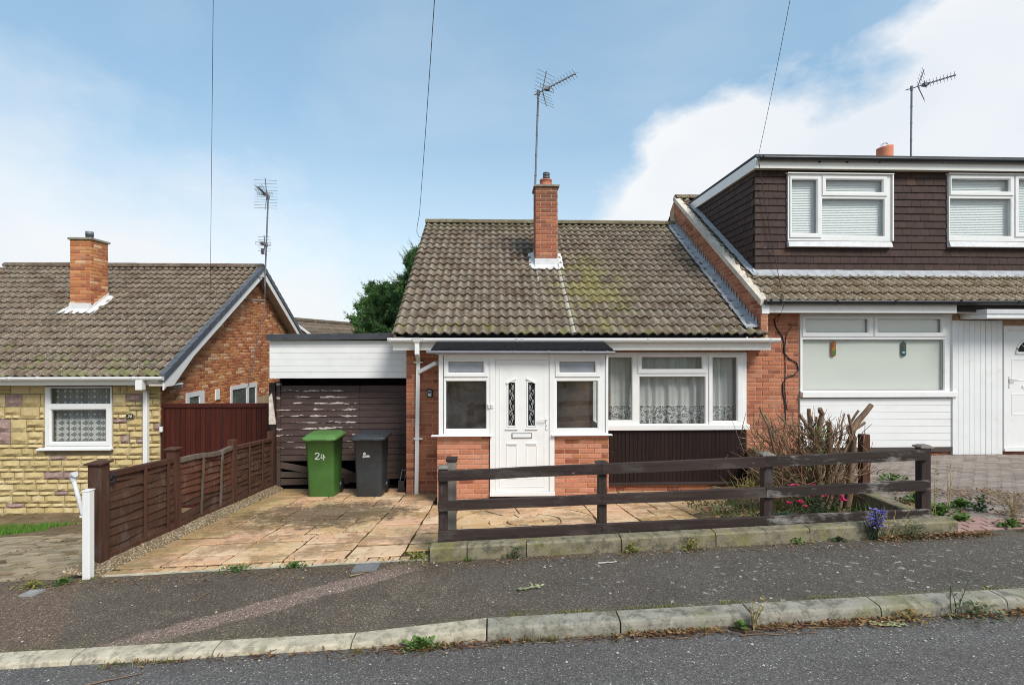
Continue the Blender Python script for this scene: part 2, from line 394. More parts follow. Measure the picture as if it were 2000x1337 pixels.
def asphalt(name, pave):
    g = G(name, .9, .25)
    x, y, z = g.xyz()
    if pave: base = g.mix(g.step(g.m_('ADD', x, g.m_('MULTIPLY', g.noise(1.1, 4), 3.0)), .6, 3.2), g.ramp(g.noise(1.6, 6, .65), [(.3, (.098, .075, .054)), (.55, (.145, .113, .083)), (.75, (.205, .165, .124))]), g.ramp(g.noise(1.4, 6, .65), [(.3, (.104, .088, .073)), (.7, (.146, .127, .108))]))
    else: base = g.mix(g.step(g.noise(1, 5, .6, g.scl((.35, 2.2, 1))), .35, .7), g.ramp(g.noise(1.1, 6, .6), [(.3, (.112, .103, .097)), (.7, (.146, .134, .125))]), (.155, .145, .138))
    if pave:
        # pink dressed repair band and the worn reddish apron before the left drive
        wob = g.m_('MULTIPLY', g.m_('SUBTRACT', g.noise(5, 5, .7), .5), .16)
        t = g.m_('SUBTRACT', g.m_('ADD', y, wob), g.m_('ADD', g.m_('MULTIPLY', x, .64), 5.33))
        band = g.m_('MULTIPLY', g.m_('SUBTRACT', 1.0, g.step(g.m_('ABSOLUTE', t), .12, .17)), g.step(g.m_('MULTIPLY', x, -1.0), .55, 1.0))
        base = g.mix(g.m_('MULTIPLY', band, .92), base, g.ramp(g.noise(120, 3), [(.35, (.22, .145, .115)), (.65, (.36, .26, .21))]))
        t2 = g.m_('SUBTRACT', g.m_('ADD', g.m_('MULTIPLY', x, -1.0), wob), g.m_('ADD', 3.05, g.m_('MULTIPLY', g.m_('SUBTRACT', y, 3.7), .62)))
        base = g.mix(g.m_('MULTIPLY', g.step(t2, .0, .06), .8), base, g.ramp(g.noise(30, 5), [(.3, (.13, .085, .055)), (.7, (.24, .165, .115))]))
        # soil washed along the garden edge, moss along the kerb
        se = g.step(g.m_('ADD', y, g.m_('MULTIPLY', g.noise(2.6, 6, .7), .8)), 5.12, 5.42)
        base = g.mix(g.m_('MULTIPLY', se, .65), base, (.13, .095, .055))
        ke = g.step(g.m_('ADD', g.m_('MULTIPLY', y, -1.0), g.m_('MULTIPLY', g.noise(3.5, 6, .7), .5)), -3.55, -3.38)
        base = g.mix(g.m_('MULTIPLY', ke, .45), base, (.16, .15, .07))
        # lichen discs, mostly towards the right
        lm = g.m_('MULTIPLY', g.m_('LESS_THAN', g.vor(9.5, dist_vec(g, 1.5)), g.m_('ADD', .08, g.m_('MULTIPLY', g.noise(1.2, 2), .2))), g.step(g.m_('ADD', g.m_('MULTIPLY', x, .12), g.noise(.9, 3)), .5, .62))
        base = g.mix(g.m_('MULTIPLY', lm, .75), base, (.42, .40, .35))
    k = g.vor(112, None, 'Color'); kx = g.xyz(k)[0]
    ag = g.ramp(kx, [(0, .5), (.45, .9), (.8, 1.25), (.955, 1.5), (.985, 2.5), (1, 3.2)] if pave else [(0, .6), (.45, .95), (.8, 1.2), (.96, 1.35), (.985, 2.6), (1, 3.4)])
    c = g.mix(1.0, base, ag, 'MULTIPLY')
    c = g.mix(g.m_('MULTIPLY', g.step(g.vor(112), .3, .6), .5), c, (.03, .027, .024))
    c = g.mix(g.m_('MULTIPLY', g.step(g.noise(24, 4, .75), .6, .75), .35), c, (.045, .04, .034))
    g.col(c); g.bump(g.m_('ADD', g.vor(150), g.noise(40, 4)), -.55, .008); return g.m
ROAD = asphalt('road_asphalt', False); PAVE = asphalt('pavement_asphalt', True)
def wood(name, c0, c1, axis=0, rough=.75, grey=0, pale=None):
    g = G(name, rough, .25)
    k = [26, 26, 26]; k[axis] = 1.6
    w = g.noise(1, 6, .65, g.scl(tuple(k)))
    c = g.ramp(w, [(.3, c0), (.7, c1)])
    c = g.mix(g.m_('MULTIPLY', g.rnd(3.3), .35), c, tuple(v*.55 for v in c0))
    if grey: c = g.mix(g.m_('MULTIPLY', g.step(g.noise(2.1, 6, .7, g.scl((1 if axis == 0 else 3, 3, 3 if axis == 0 else 1))), .50, .66), grey), c, (.30, .28, .26))
    if pale: c = g.mix(g.m_('MULTIPLY', g.step(g.noise(17, 5, .8, g.scl((.5, 1, 1))), .66, .7), pale), c, (.42, .36, .31))
    g.col(c); g.bump(w, .35, .006); return g.m
WEATH = wood('weathered_batten', (.085, .06, .045), (.18, .14, .11), 2, .9, .3)
RAIL = wood('dark_stained_wood', (.024, .0155, .0135), (.056, .038, .032), 0, .65, .12, .8)
RAIL_R = wood('weathered_dark_wood', (.022, .015, .013), (.05, .036, .031), 0, .7, .75, .5)
POSTW = wood('dark_stained_post', (.024, .0155, .0135), (.056, .038, .032), 2, .65, .15, .4)
POSTG = wood('weathered_grey_post', (.12, .105, .09), (.27, .24, .21), 2, .9)
FENCEW = wood('lap_slat_wood', (.050, .024, .015), (.105, .053, .033), 1, .85, .12)
FENCER = wood('lap_slat_red', (.075, .027, .015), (.14, .055, .032), 1, .85, .2)
FPOST = wood('brown_post_wood', (.058, .024, .015), (.105, .046, .029), 2, .8, .05)
GATEW = wood('red_gate_wood', (.040, .0075, .004), (.082, .016, .0085), 2, .6)
PANELW = wood('dark_panel_board', (.014, .008, .0075), (.026, .015, .0135), 2, .5, 0, .25)
BARK = wood('cut_branch_bark', (.12, .072, .046), (.30, .20, .13), 2, .95)
TWIG = wood('dry_twig', (.15, .085, .05), (.34, .22, .13), 2, .95)
TRUNK = wood('tree_bark', (.04, .03, .02), (.09, .07, .05), 2, .95)
def peel_mat():
    g = G('peeling_brown_paint', .6, .3)
    c = g.ramp(g.noise(3, 5, .6, g.scl((1, 1, 8))), [(.3, (.046, .028, .024)), (.7, (.080, .050, .043))])
    x, y, z = g.xyz()
    fr = g.m_('FRACT', g.m_('DIVIDE', g.m_('SUBTRACT', z, -.14), .1145))
    n = g.noise(1, 7, .72, g.scl((3.2, 3, 16)))
    edge = g.m_('SUBTRACT', 1.0, g.m_('MULTIPLY', g.m_('MINIMUM', fr, g.m_('SUBTRACT', 1.0, fr)), 3.2))
    zone = g.m_('MULTIPLY', g.step(g.m_('MULTIPLY', x, -1.0), 2.47, 2.5), g.step(z, .42, .6))
    zone2 = g.m_('MULTIPLY', g.m_('SUBTRACT', 1.0, g.step(g.m_('ABSOLUTE', g.m_('SUBTRACT', z, 1.19)), .3, .5)), .0)
    f = g.m_('MULTIPLY', g.step(g.m_('ADD', g.m_('MULTIPLY', edge, .12), n), .635, .66), g.m_('MAXIMUM', zone, g.m_('MULTIPLY', g.step(g.noise(1.3, 4), .6, .68), .35)))
    c = g.mix(g.m_('MULTIPLY', f, .92), c, g.ramp(g.noise(22, 4), [(.3, (.38, .33, .29)), (.65, (.62, .57, .52))]))
    low = g.m_('MULTIPLY', g.m_('SUBTRACT', 1.0, g.step(z, .25, .55)), .5)
    c = g.mix(low, c, (.085, .065, .05))
    g.col(c); g.bump(g.m_('ADD', g.m_('MULTIPLY', f, -.5), n), .4, .006); return g.m
PEEL = peel_mat()
def stone_mat(name, cs):
    g = G(name, .9, .2)
    c = g.ramp(g.rnd(), cs)
    c = g.mix(g.m_('MULTIPLY', g.step(g.noise(13, 6, .7), .45, .7), .45), c, g.mix(.55, c, (.75, .66, .42)))
    c = g.mix(g.m_('MULTIPLY', g.step(g.noise(30, 5, .7), .55, .75), .4), c, (.16, .12, .06))
    g.col(c); g.bump(g.noise(34, 7, .7), .8, .02); return g.m
STONE_Y = stone_mat('buff_stone', [(0, (.47, .355, .155)), (.25, (.55, .435, .225)), (.5, (.42, .325, .15)), (.75, (.52, .40, .20)), (1, (.60, .49, .28))])
STONE_M = stone_mat('mauve_stone', [(0, (.25, .165, .15)), (1, (.32, .215, .20))])
STONE_J = plain('stone_joint', (.22, .17, .11), .95, .1, .2, 9)
def hung_mat():
    g = G('hung_tile', .7, .25)
    c = g.ramp(g.rnd(), [(0, (.036, .020, .016)), (.5, (.052, .030, .024)), (.9, (.044, .024, .019)), (1, (.075, .040, .028))])
    c = g.mix(g.m_('MULTIPLY', g.step(g.noise(7, 6, .7), .5, .72), .35), c, (.085, .05, .04))
    x, y, z = g.xyz()
    st = g.m_('MULTIPLY', g.m_('LESS_THAN', g.vor(13, dist_vec(g, 1.4)), .13), g.step(g.m_('SUBTRACT', g.m_('MULTIPLY', g.noise(2.5, 3), 2.2), g.m_('MULTIPLY', x, .28)), -.25, .05))
    c = g.mix(g.m_('MULTIPLY', st, .7), c, (.30, .27, .23))
    g.col(c); g.bump(g.noise(50, 5), .25, .004); return g.m
HUNG = hung_mat()
def paver_mat(name, cs):
    g = G(name, .9, .2)
    c = g.ramp(g.rnd(), cs)
    c = g.mix(g.m_('MULTIPLY', g.step(g.noise(2.2, 6, .7), .5, .7), .45), c, (.12, .095, .075))
    c = g.mix(g.m_('MULTIPLY', g.step(g.noise(40, 4, .7), .5, .7), .3), c, (.34, .31, .28))
    g.col(c); g.bump(g.noise(60, 5), .4, .006); return g.m
PAVER = paver_mat('grey_paver', [(0, (.215, .175, .15)), (.5, (.285, .24, .205)), (1, (.18, .145, .125))])
PAVER_P = paver_mat('pink_paver', [(0, (.32, .19, .165)), (1, (.38, .25, .22))])
PAVER_D = paver_mat('dirty_paver', [(0, (.22, .165, .095)), (.35, (.32, .25, .155)), (.7, (.38, .30, .20)), (1, (.15, .125, .07))])
def glass_mat(name, tint=(.97, .98, .975), dusty=.0):
    g = G(name); nt = g.nt
    tr = g.n('ShaderNodeBsdfTransparent'); tr.inputs[0].default_value = (*tint, 1)
    gl = g.n('ShaderNodeBsdfGlossy'); gl.inputs['Roughness'].default_value = .015; gl.inputs[0].default_value = (1, 1, 1, 1)
    bp = g.n('ShaderNodeBump'); bp.inputs['Strength'].default_value = .012; bp.inputs['Distance'].default_value = .05
    g.put(bp.inputs['Height'], g.noise(2.2, 2)); nt.links.new(bp.outputs[0], gl.inputs['Normal'])
    lw = g.n('ShaderNodeLayerWeight'); lw.inputs[0].default_value = .5
    fr = g.m_('ADD', .05, g.m_('MULTIPLY', g.m_('POWER', lw.outputs['Facing'], 4.0), .8))
    mx = g.n('ShaderNodeMixShader'); nt.links.new(fr, mx.inputs[0]); nt.links.new(tr.outputs[0], mx.inputs[1]); nt.links.new(gl.outputs[0], mx.inputs[2])
    last = mx.outputs[0]
    if dusty:
        df = g.n('ShaderNodeBsdfDiffuse'); df.inputs[0].default_value = (.5, .5, .5, 1)
        m2 = g.n('ShaderNodeMixShader'); g.put(m2.inputs[0], g.m_('MULTIPLY', g.step(g.noise(3, 6, .7), .3, .75), dusty))
        nt.links.new(last, m2.inputs[1]); nt.links.new(df.outputs[0], m2.inputs[2]); last = m2.outputs[0]
    nt.links.new(last, g.out.inputs[0]); return g.m
GLASS = glass_mat('window_glass'); GLASS_D = glass_mat('dusty_glass', (.93, .95, .94), .05)
FROST = plain('frosted_glass', (.30, .32, .35), .45, .5, .12, 5)
DARKG = plain('dark_glass', (.012, .014, .015), .08, .5, .2, 3)
ROOM = plain('dim_room', (.10, .09, .08), .9, .1); ROOMB = plain('brown_plaster', (.12, .07, .045), .9, .1, .3, 6)
def lace(name, pat):
    # net curtain: woven threads let light through, motif denser
    g = G(name, .9, .1); nt = g.nt
    g.col((.88, .89, .87))
    tr = g.n('ShaderNodeBsdfTransparent'); tl = g.n('ShaderNodeBsdfTranslucent'); tl.inputs[0].default_value = (.75, .76, .74, 1)
    a = g.n('ShaderNodeMixShader'); a.inputs[0].default_value = .35; nt.links.new(g.p.outputs[0], a.inputs[1]); nt.links.new(tl.outputs[0], a.inputs[2])
    mx = g.n('ShaderNodeMixShader'); g.put(mx.inputs[0], pat(g)); nt.links.new(tr.outputs[0], mx.inputs[1]); nt.links.new(a.outputs[0], mx.inputs[2])
    nt.links.new(mx.outputs[0], g.out.inputs[0]); return g.m
def pat_main(g):
    x, y, z = g.xyz(g.obj())
    flo = g.m_('MAXIMUM', g.step(g.noise(21, 3, .6, g.scl((1, 0, 1), g.obj()), 1.6), .47, .52), g.m_('LESS_THAN', g.vor(30, g.scl((1, 0, 1), g.obj())), .22))
    border = g.m_('LESS_THAN', z, .40)
    edge = g.m_('LESS_THAN', g.m_('ABSOLUTE', g.m_('SUBTRACT', z, .40)), .006)
    up = g.m_('ADD', .58, g.m_('MULTIPLY', g.noise(1, 3, .6, g.scl((16, 0, .5), g.obj())), .42))
    lo = g.m_('ADD', .28, g.m_('MULTIPLY', flo, .62))
    return g.m_('MAXIMUM', g.m_('ADD', g.m_('MULTIPLY', border, lo), g.m_('MULTIPLY', g.m_('SUBTRACT', 1.0, border), up)), edge)
def pat_left(g):
    x, y, z = g.xyz(g.obj())
    fx = g.m_('ABSOLUTE', g.m_('SUBTRACT', g.m_('FRACT', g.m_('MULTIPLY', x, 9.0)), .5)); fz = g.m_('ABSOLUTE', g.m_('SUBTRACT', g.m_('FRACT', g.m_('MULTIPLY', z, 9.0)), .5))
    dot = g.m_('LESS_THAN', g.m_('ADD', g.m_('POWER', fx, 2.0), g.m_('POWER', fz, 2.0)), .035)
    dia = g.m_('LESS_THAN', g.m_('ABSOLUTE', g.m_('SUBTRACT', g.m_('ADD', fx, fz), .42)), .13)
    border = g.m_('LESS_THAN', z, .52)
    up = g.m_('ADD', g.m_('ADD', .22, g.m_('MULTIPLY', g.noise(1, 3, .6, g.scl((15, 0, .4), g.obj())), .42)), g.m_('MULTIPLY', dot, .6))
    lo = g.m_('ADD', .34, g.m_('MULTIPLY', g.m_('MAXIMUM', dia, dot), .6))
    return g.m_('ADD', g.m_('MULTIPLY', border, lo), g.m_('MULTIPLY', g.m_('SUBTRACT', 1.0, border), up), True)
LACE_A = lace('floral_net', pat_main); LACE_B = lace('spotted_net', pat_left)
BLIND = plain('venetian_slat', (.70, .74, .74), .5, .3, .02, 2); ROLLER = plain('roller_blind', (.64, .64, .60), .9, .1, .03, 1.2)
GREENB = plain('green_bin_plastic', (.055, .145, .032), .45, .4, .12, 4, .1, ((.16, .21, .10), .3))
GREENL = plain('green_lid_plastic', (.085, .19, .05), .45, .4, .1, 4, .1)
GREYB = plain('charcoal_bin_plastic', (.036, .040, .045), .5, .4, .15, 4, .1, ((.12, .12, .11), .3))
PAINTW = plain('white_lettering', (.82, .82, .80), .7, .2)
def leaf_mat(name, c0, c1, c2):
    g = G(name, .65, .25)
    c = g.ramp(g.rnd(), [(0, c0), (.5, c1), (1, c2)])
    c = g.mix(g.m_('MULTIPLY', g.step(g.noise(3, 4, .6), .45, .7), .4), c, c2)
    g.col(c)
    tl = g.n('ShaderNodeBsdfTranslucent'); g.put(tl.inputs[0], c)
    mx = g.n('ShaderNodeMixShader'); mx.inputs[0].default_value = .25
    g.nt.links.new(g.p.outputs[0], mx.inputs[1]); g.nt.links.new(tl.outputs[0], mx.inputs[2]); g.nt.links.new(mx.outputs[0], g.out.inputs[0])
    return g.m
CONIF = leaf_mat('conifer_foliage', (.045, .105, .036), (.085, .185, .056), (.15, .28, .085))
CONIFB = leaf_mat('bronzed_foliage', (.035, .04, .025), (.06, .055, .035), (.07, .075, .04))
LEAFG = leaf_mat('green_leaf', (.05, .11, .02), (.09, .17, .035), (.15, .24, .06))
LEAFD = leaf_mat('dark_leaf', (.03, .055, .025), (.045, .08, .035), (.07, .10, .05))
LEAFP = leaf_mat('pale_leaf', (.26, .31, .14), (.36, .40, .20), (.46, .48, .27))
STRAW = leaf_mat('dry_stem', (.25, .18, .08), (.36, .28, .13), (.46, .37, .19))
GRASSM = leaf_mat('grass_blade', (.07, .17, .02), (.10, .24, .03), (.15, .30, .045))
MOSSY = leaf_mat('yellow_green', (.14, .15, .03), (.20, .20, .045), (.26, .24, .07))
PINKF = leaf_mat('pink_petal', (.55, .02, .10), (.66, .04, .17), (.72, .09, .2))
PURPF = leaf_mat('violet_petal', (.13, .10, .36), (.20, .16, .50), (.30, .26, .60))
LITTER = leaf_mat('fallen_leaf', (.09, .04, .022), (.19, .085, .04), (.36, .25, .12))

# ------------------------------------------------------------------ ground heights
def zf(x): return .366+.0375*x                       # back edge of the pavement (Y = 5)
def zk(x): return .402+.037*x                        # channel at the foot of the kerb
def kt(x): return zk(x)+lerp(.034, .087, clamp((x+.97)/.92))
def zd(x, y): return lerp(zf(x), -.145, (y-5)/4)   # drive and patio
def zp(x, y): return lerp(kt(x)-.004, zf(x), clamp((y-3.66)/1.34))
def zl(x, y): return zf(x)-.03-.172*max(0, y-5)*(1+.01*(x+6))         # neighbour's frontage on the left
def zr(x, y): return lerp(zf(x), .47, clamp((y-5)/3.75))             # neighbour's paved drive on the right
def sheet(name, x0, x1, y0, y1, nx, ny, fz, m, amp=0, sc_=3, kind='structure', parent=None, skirt=0):
    mb = MB()
    def fn(u, v):
        x = lerp(x0, x1, u); y = lerp(y0, y1, v)
        return (x, y, fz(x, y)+(amp*mnoise.noise(Vector((x*sc_, y*sc_, 1.7))) if amp else 0))
    mb.grid(nx, ny, fn)
    o = mb.build(name, m, parent)
    if parent is None: o['kind'] = kind
    return o
mb = MB()
ys = [-160, -5, 3.4, 3.7, 5, 9, 10.5, 160]; xs = [-160, -30, -12, 0, 12, 30, 160]
def gz(x, y):
    b = .037*x
    if y <= 3.4: return b+.33
    if y <= 3.7: return b+.3
    if y <= 5: return b+.22
    if y <= 9: return b-.52
    return b-.75
pts = [(x, y, gz(x, y)) for y in ys for x in xs]
mb.add(pts, [(j*7+i, j*7+i+1, (j+1)*7+i+1, (j+1)*7+i) for j in range(7) for i in range(6)])
tag(mb.build('ground', GRASSG), 'rough open ground beneath the whole street', None, None, 'structure')
tag(sheet('road', -30, 30, -4.8, 3.53, 60, 10, lambda x, y: zk(x)+.012*(3.5-y), ROAD, .004), 'grey asphalt road along the bottom of the picture')
tag(sheet('pavement', -30, 30, 3.655, 5.0, 300, 16, zp, PAVE, .007, 2), 'dark worn asphalt pavement behind the kerb')
# kerb
kerb = thing('kerb', 'concrete kerb between road and pavement', None, (0, 3.55, zk(0)), None, 'structure')
def kerb_stone(x0, x1, m):
    mb = MB(); secs = []
    for x in (x0+.005, (x0+x1)/2, x1-.005):
        t = kt(x); b = zk(x)-.06; j = R.uniform(-.003, .003)
        prof = [(3.505+j, b), (3.515+j, t-.03), (3.522+j, t-.012), (3.538+j, t-.002), (3.56, t), (3.655, t+.002), (3.655, b)]
        secs.append([(x, y, z) for y, z in prof])
    mb.loft(secs, (True, True), False)
    return mb.build('kerb_stone', m, kerb)
kj = [-.05+.925*i for i in range(-14, 15)]
for a, b in zip(kj, kj[1:]): kerb_stone(a, b, KERB_L if b < -.0 and b < .05 else KERB_M)

# ------------------------------------------------------------------ pieces: bricks, stones, tiles
def flush(parent, items, m_by, name, limit=300):
    items.sort(key=lambda t: t[0])
    for pr, mesh, mat4, mi in items[:limit]:
        o = bpy.data.objects.new(name, mesh); C.objects.link(o); o.parent = parent
        o.matrix_local = Matrix.Translation(-ORG[parent.name]) @ mat4
        ORG[o.name] = ORG[parent.name]
    rest = items[limit:]
    if rest:
        mb = MB(); rolls = []
        for pr, mesh, mat4, mi in rest:
            mb.cr = R.uniform(.01, .99); mb.cm = m_by.index(mesh.materials[0])
            vs_ = [mat4 @ v.co for v in mesh.vertices]
            if 'roll' in mesh.attributes: rolls += [d.value for d in mesh.attributes['roll'].data]
            mb.add(vs_, [tuple(p.vertices) for p in mesh.polygons])
            k = len(mesh.polygons)
            mb.sm[-k:] = [p.use_smooth for p in mesh.polygons]
        o = mb.build(name+'_courses', m_by, parent); o['kind'] = 'stuff'
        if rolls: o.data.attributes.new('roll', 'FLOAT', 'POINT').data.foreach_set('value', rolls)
def brick_meshes(m, n=3, L=.215, hh=.065, d=.05):
    out = []
    for i in range(n):
        r = random.Random(i*7+3); j = lambda s: r.uniform(-s, s); c = .004
        mb = MB()
        f = [(c+j(.003), -.0+j(.002), c+j(.002)), (L-c+j(.003), j(.002), c+j(.002)), (L-c+j(.003), j(.002), hh-c+j(.002)), (c+j(.003), j(.002), hh-c+j(.002))]
        e = [(0, .006, 0), (L, .006, 0), (L, .006, hh), (0, .006, hh)]
        b = [(0, d, 0), (L, d, 0), (L, d, hh), (0, d, hh)]
        mb.add(f+e+b, [(0, 1, 2, 3)]+[q for k in range(4) for q in ((4+k, 4+(k+1) % 4, (k+1) % 4, k), (8+k, 8+(k+1) % 4, 4+(k+1) % 4, 4+k))])
        out.append(mb.mesh('brick', m))
    return out
def lay(items, meshes, o, rz, length, z0, z1, holes=(), course=.075, clip=None, off=0, pri=None, L=.225):
    # stretcher bond on a vertical face: o = world point of the face's left foot, rz = its turn about Z
    nz = int(round((z1-z0)/course)); rot = Matrix.Rotation(rz, 4, 'Z'); ex = Vector((math.cos(rz), math.sin(rz), 0))
    for k in range(nz):
        zb = z0+k*course
        segs = [(0, length)]
        if clip:
            c = clip(zb+course*.5)
            if c is None: continue
            segs = [c]
        for h in holes:
            if h[2] < zb+course*.5 < h[3]:
                ns = []
                for a, b in segs:
                    if h[1] <= a or h[0] >= b: ns.append((a, b)); continue
                    if h[0] > a: ns.append((a, h[0]))
                    if h[1] < b: ns.append((h[1], b))
                segs = ns
        for a, b in segs:
            if b-a < .03: continue
            sh = (off+(L/2 if k % 2 else 0)) % L
            cuts = [a]; u = math.floor((a-sh)/L)*L+sh+L
            while u < b-.012:
                if u-a > .012: cuts.append(u)
                u += L
            cuts.append(b)
            for c0, c1 in zip(cuts, cuts[1:]):
                ln = c1-c0-.013
                if ln < .012: continue
                me = R.choice(meshes)
                p = Vector(o)+ex*(c0+.005); p.z = zb+.005
                M4 = Matrix.Translation(p) @ rot @ Matrix.Diagonal((ln/.215, 1, (course-.0125)/.065, 1))
                items.append(((p-Vector((0, 0, H))).length*(.215/max(ln, .05))**.5 if pri is None else pri(p), me, M4, 0))
M_BR = brick_meshes(B_MAIN); M_BP = brick_meshes(B_PORCH); M_BL = brick_meshes(B_LEFT); M_BC = brick_meshes(B_CHIM)
def tile_mesh(m, w, g, seed, A=.046):
    r = random.Random(seed); mb = MB(); n = 12; Lg = g+.05; t = .037
    def pz(u):
        c = (1+math.cos(2*math.pi*(2*u-.5)))/2
        return A*c**1.25
    us = [i/n for i in range(n+1)]; wob = [r.uniform(-.0015, .0015) for _ in us]
    lo = [(u*w, r.uniform(-.002, .002), pz(u)+t+wob[i]) for i, u in enumerate(us)]
    hi = [(u*w, Lg, pz(u)*.9) for i, u in enumerate(us)]
    bt = [(x, y+.003, z-.026) for x, y, z in lo]
    N1 = n+1
    mb.add(lo+hi, [(i, i+1, N1+i+1, N1+i) for i in range(n)], True)
    mb.add(bt+lo, [(i, i+1, N1+i+1, N1+i) for i in range(n)], False)
    mb.add([lo[0], hi[0], (hi[0][0], hi[0][1], -.02), bt[0]], [(0, 1, 2, 3)], False)
    mb.add([lo[-1], bt[-1], (hi[-1][0], hi[-1][1], -.02), hi[-1]], [(0, 1, 2, 3)], False)
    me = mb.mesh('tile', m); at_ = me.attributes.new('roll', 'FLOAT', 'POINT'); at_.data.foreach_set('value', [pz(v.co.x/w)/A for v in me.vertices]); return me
def roof_tiles(parent, m, x0, x1, ye, ze, yr, zr_, rows, w, skip=None, limit=300, cream=None, row_max=None, vis=None):
    pitch = math.atan2(zr_-ze, yr-ye); S = math.hypot(zr_-ze, yr-ye); g = S/rows
    meshes = [tile_mesh(m, w, g, s) for s in range(4)]
    alt = [tile_mesh(cream[0], w, g, s) for s in range(2)] if cream else None
    items = []; n = int(math.ceil((x1-x0)/w-.01))
    for k in range(rows if row_max is None else row_max):
        for i in range(n):
            x = x0+i*w; s = k*g
            if skip and skip(x+w/2, s+g/2, ye+(s+g/2)*math.cos(pitch)): continue
            y = ye+s*math.cos(pitch); z = ze+s*math.sin(pitch)
            me = R.choice(meshes)
            if cream and cream[1](x+w/2, k): me = R.choice(alt)
            M4 = Matrix.Translation((x, y, z)) @ Matrix.Rotation(pitch+R.gauss(0, .008), 4, 'X') @ Matrix.Rotation(R.gauss(0, .004), 4, 'Y') @ Matrix.Translation((0, 0, R.uniform(-.003, .003)))
            if i == n-1 and x+w > x1+.005: M4 = M4 @ Matrix.Diagonal(((x1-x)/w, 1, 1, 1))
            seen = vis(x) if vis else True
            items.append(((0 if seen else 1e5)+y*y+.05*x*x, me, M4, 0))
    flush(parent, items, [m]+([cream[0]] if cream else []), 'tile', limit)
    return pitch, g
def ridge(parent, m, x0, x1, y, z, r=.12, L=.34):
    n = max(1, int(round((x1-x0)/L))); L = (x1-x0)/n
    for i in range(n):
        mb = MB(); a, b = x0+i*L, x0+(i+1)*L-.006; rr = r*R.uniform(.97, 1.03); secs = []
        for x in (a, b):
            secs.append([(x, y-rr*1.25*math.cos(q), z+rr*math.sin(q)*.95) for q in [math.pi*k/8 for k in range(9)]])
        mb.loft(secs, (True, True), True, False)
        mb.build('ridge_tile', m, parent)
def gable_deck(parent, name, x0, x1, ye, ze, yr, zr_, m, th=.05, back=True):
    mb = MB()
    yb = 2*yr-ye
    mb.hexa([(x0, ye, ze-th), (x1, ye, ze-th), (x1, yr, zr_-th), (x0, yr, zr_-th), (x0, ye, ze-.005), (x1, ye, ze-.005), (x1, yr, zr_-.005), (x0, yr, zr_-.005)])
    if back: mb.hexa([(x0, yr, zr_-th), (x1, yr, zr_-th), (x1, yb, ze-th), (x0, yb, ze-th), (x0, yr, zr_-.005), (x1, yr, zr_-.005), (x1, yb, ze-.005), (x0, yb, ze-.005)])
    return mb.build(name, m, parent)
def gutter(parent, x0, x1, y, ztop, m, r=.055, name='gutter', bands=()):
    # half-round channel with clips
    mb = MB(); n = 9; secs = []
    arc = [(math.cos(math.pi*k/(n-1)), -math.sin(math.pi*k/(n-1))) for k in range(n)]
    out = [(y-c*r, ztop+s*r*1.35) for c, s in arc]; inn = [(y-c*(r-.006), ztop-.001+s*(r*1.35-.006)) for c, s in reversed(arc)]
    for x in (x0, x1): secs.append([(x, a, b) for a, b in out+inn])
    mb.loft(secs, (True, True), True)
    for x in (x0, x1):
        mb.loft([[(x-.004, a, b) for a, b in out], [(x+.004, a, b) for a, b in out]], (True, True), False)
    for x in bands:
        o2 = [(y-c*(r+.006), ztop+.004+s*(r*1.35+.008)) for c, s in arc]
        mb.loft([[(x-.02, a, b) for a, b in o2], [(x+.02, a, b) for a, b in o2]], (True, True), False)
    return mb.build(name, m, parent)
def chimney(root, x0, x1, y0, y1, z0, z1, meshes, mortar, side, cap=.05, low=None):
    # stack with its bricks, drawn on the front and on the flank that shows
    mb = MB(); mb.box(x0+.008, x1-.008, y0+.008, y1-.008, z0, z1-.002)
    ch = mb.build('chimney', mortar, root)
    items = []
    zb = z1-math.ceil((z1-(low or z0))/.075)*.075
    lay(items, meshes, (x0, y0, 0), 0, x1-x0, zb, z1, off=.0)
    if side > 0: lay(items, meshes, (x1, y0+.0, 0), math.pi/2, y1-y0, zb, z1, off=.11)
    else: lay(items, meshes, (x0, y1, 0), -math.pi/2, y1-y0, zb, z1, off=.11)
    flush(ch, items, [meshes[0].materials[0]], 'brick', 300)
    mb = MB(); mb.box(x0-.03, x1+.03, y0-.03, y1+.03, z1, z1+cap)
    mb.build('cap', CAP_M, ch, .008)
    return ch

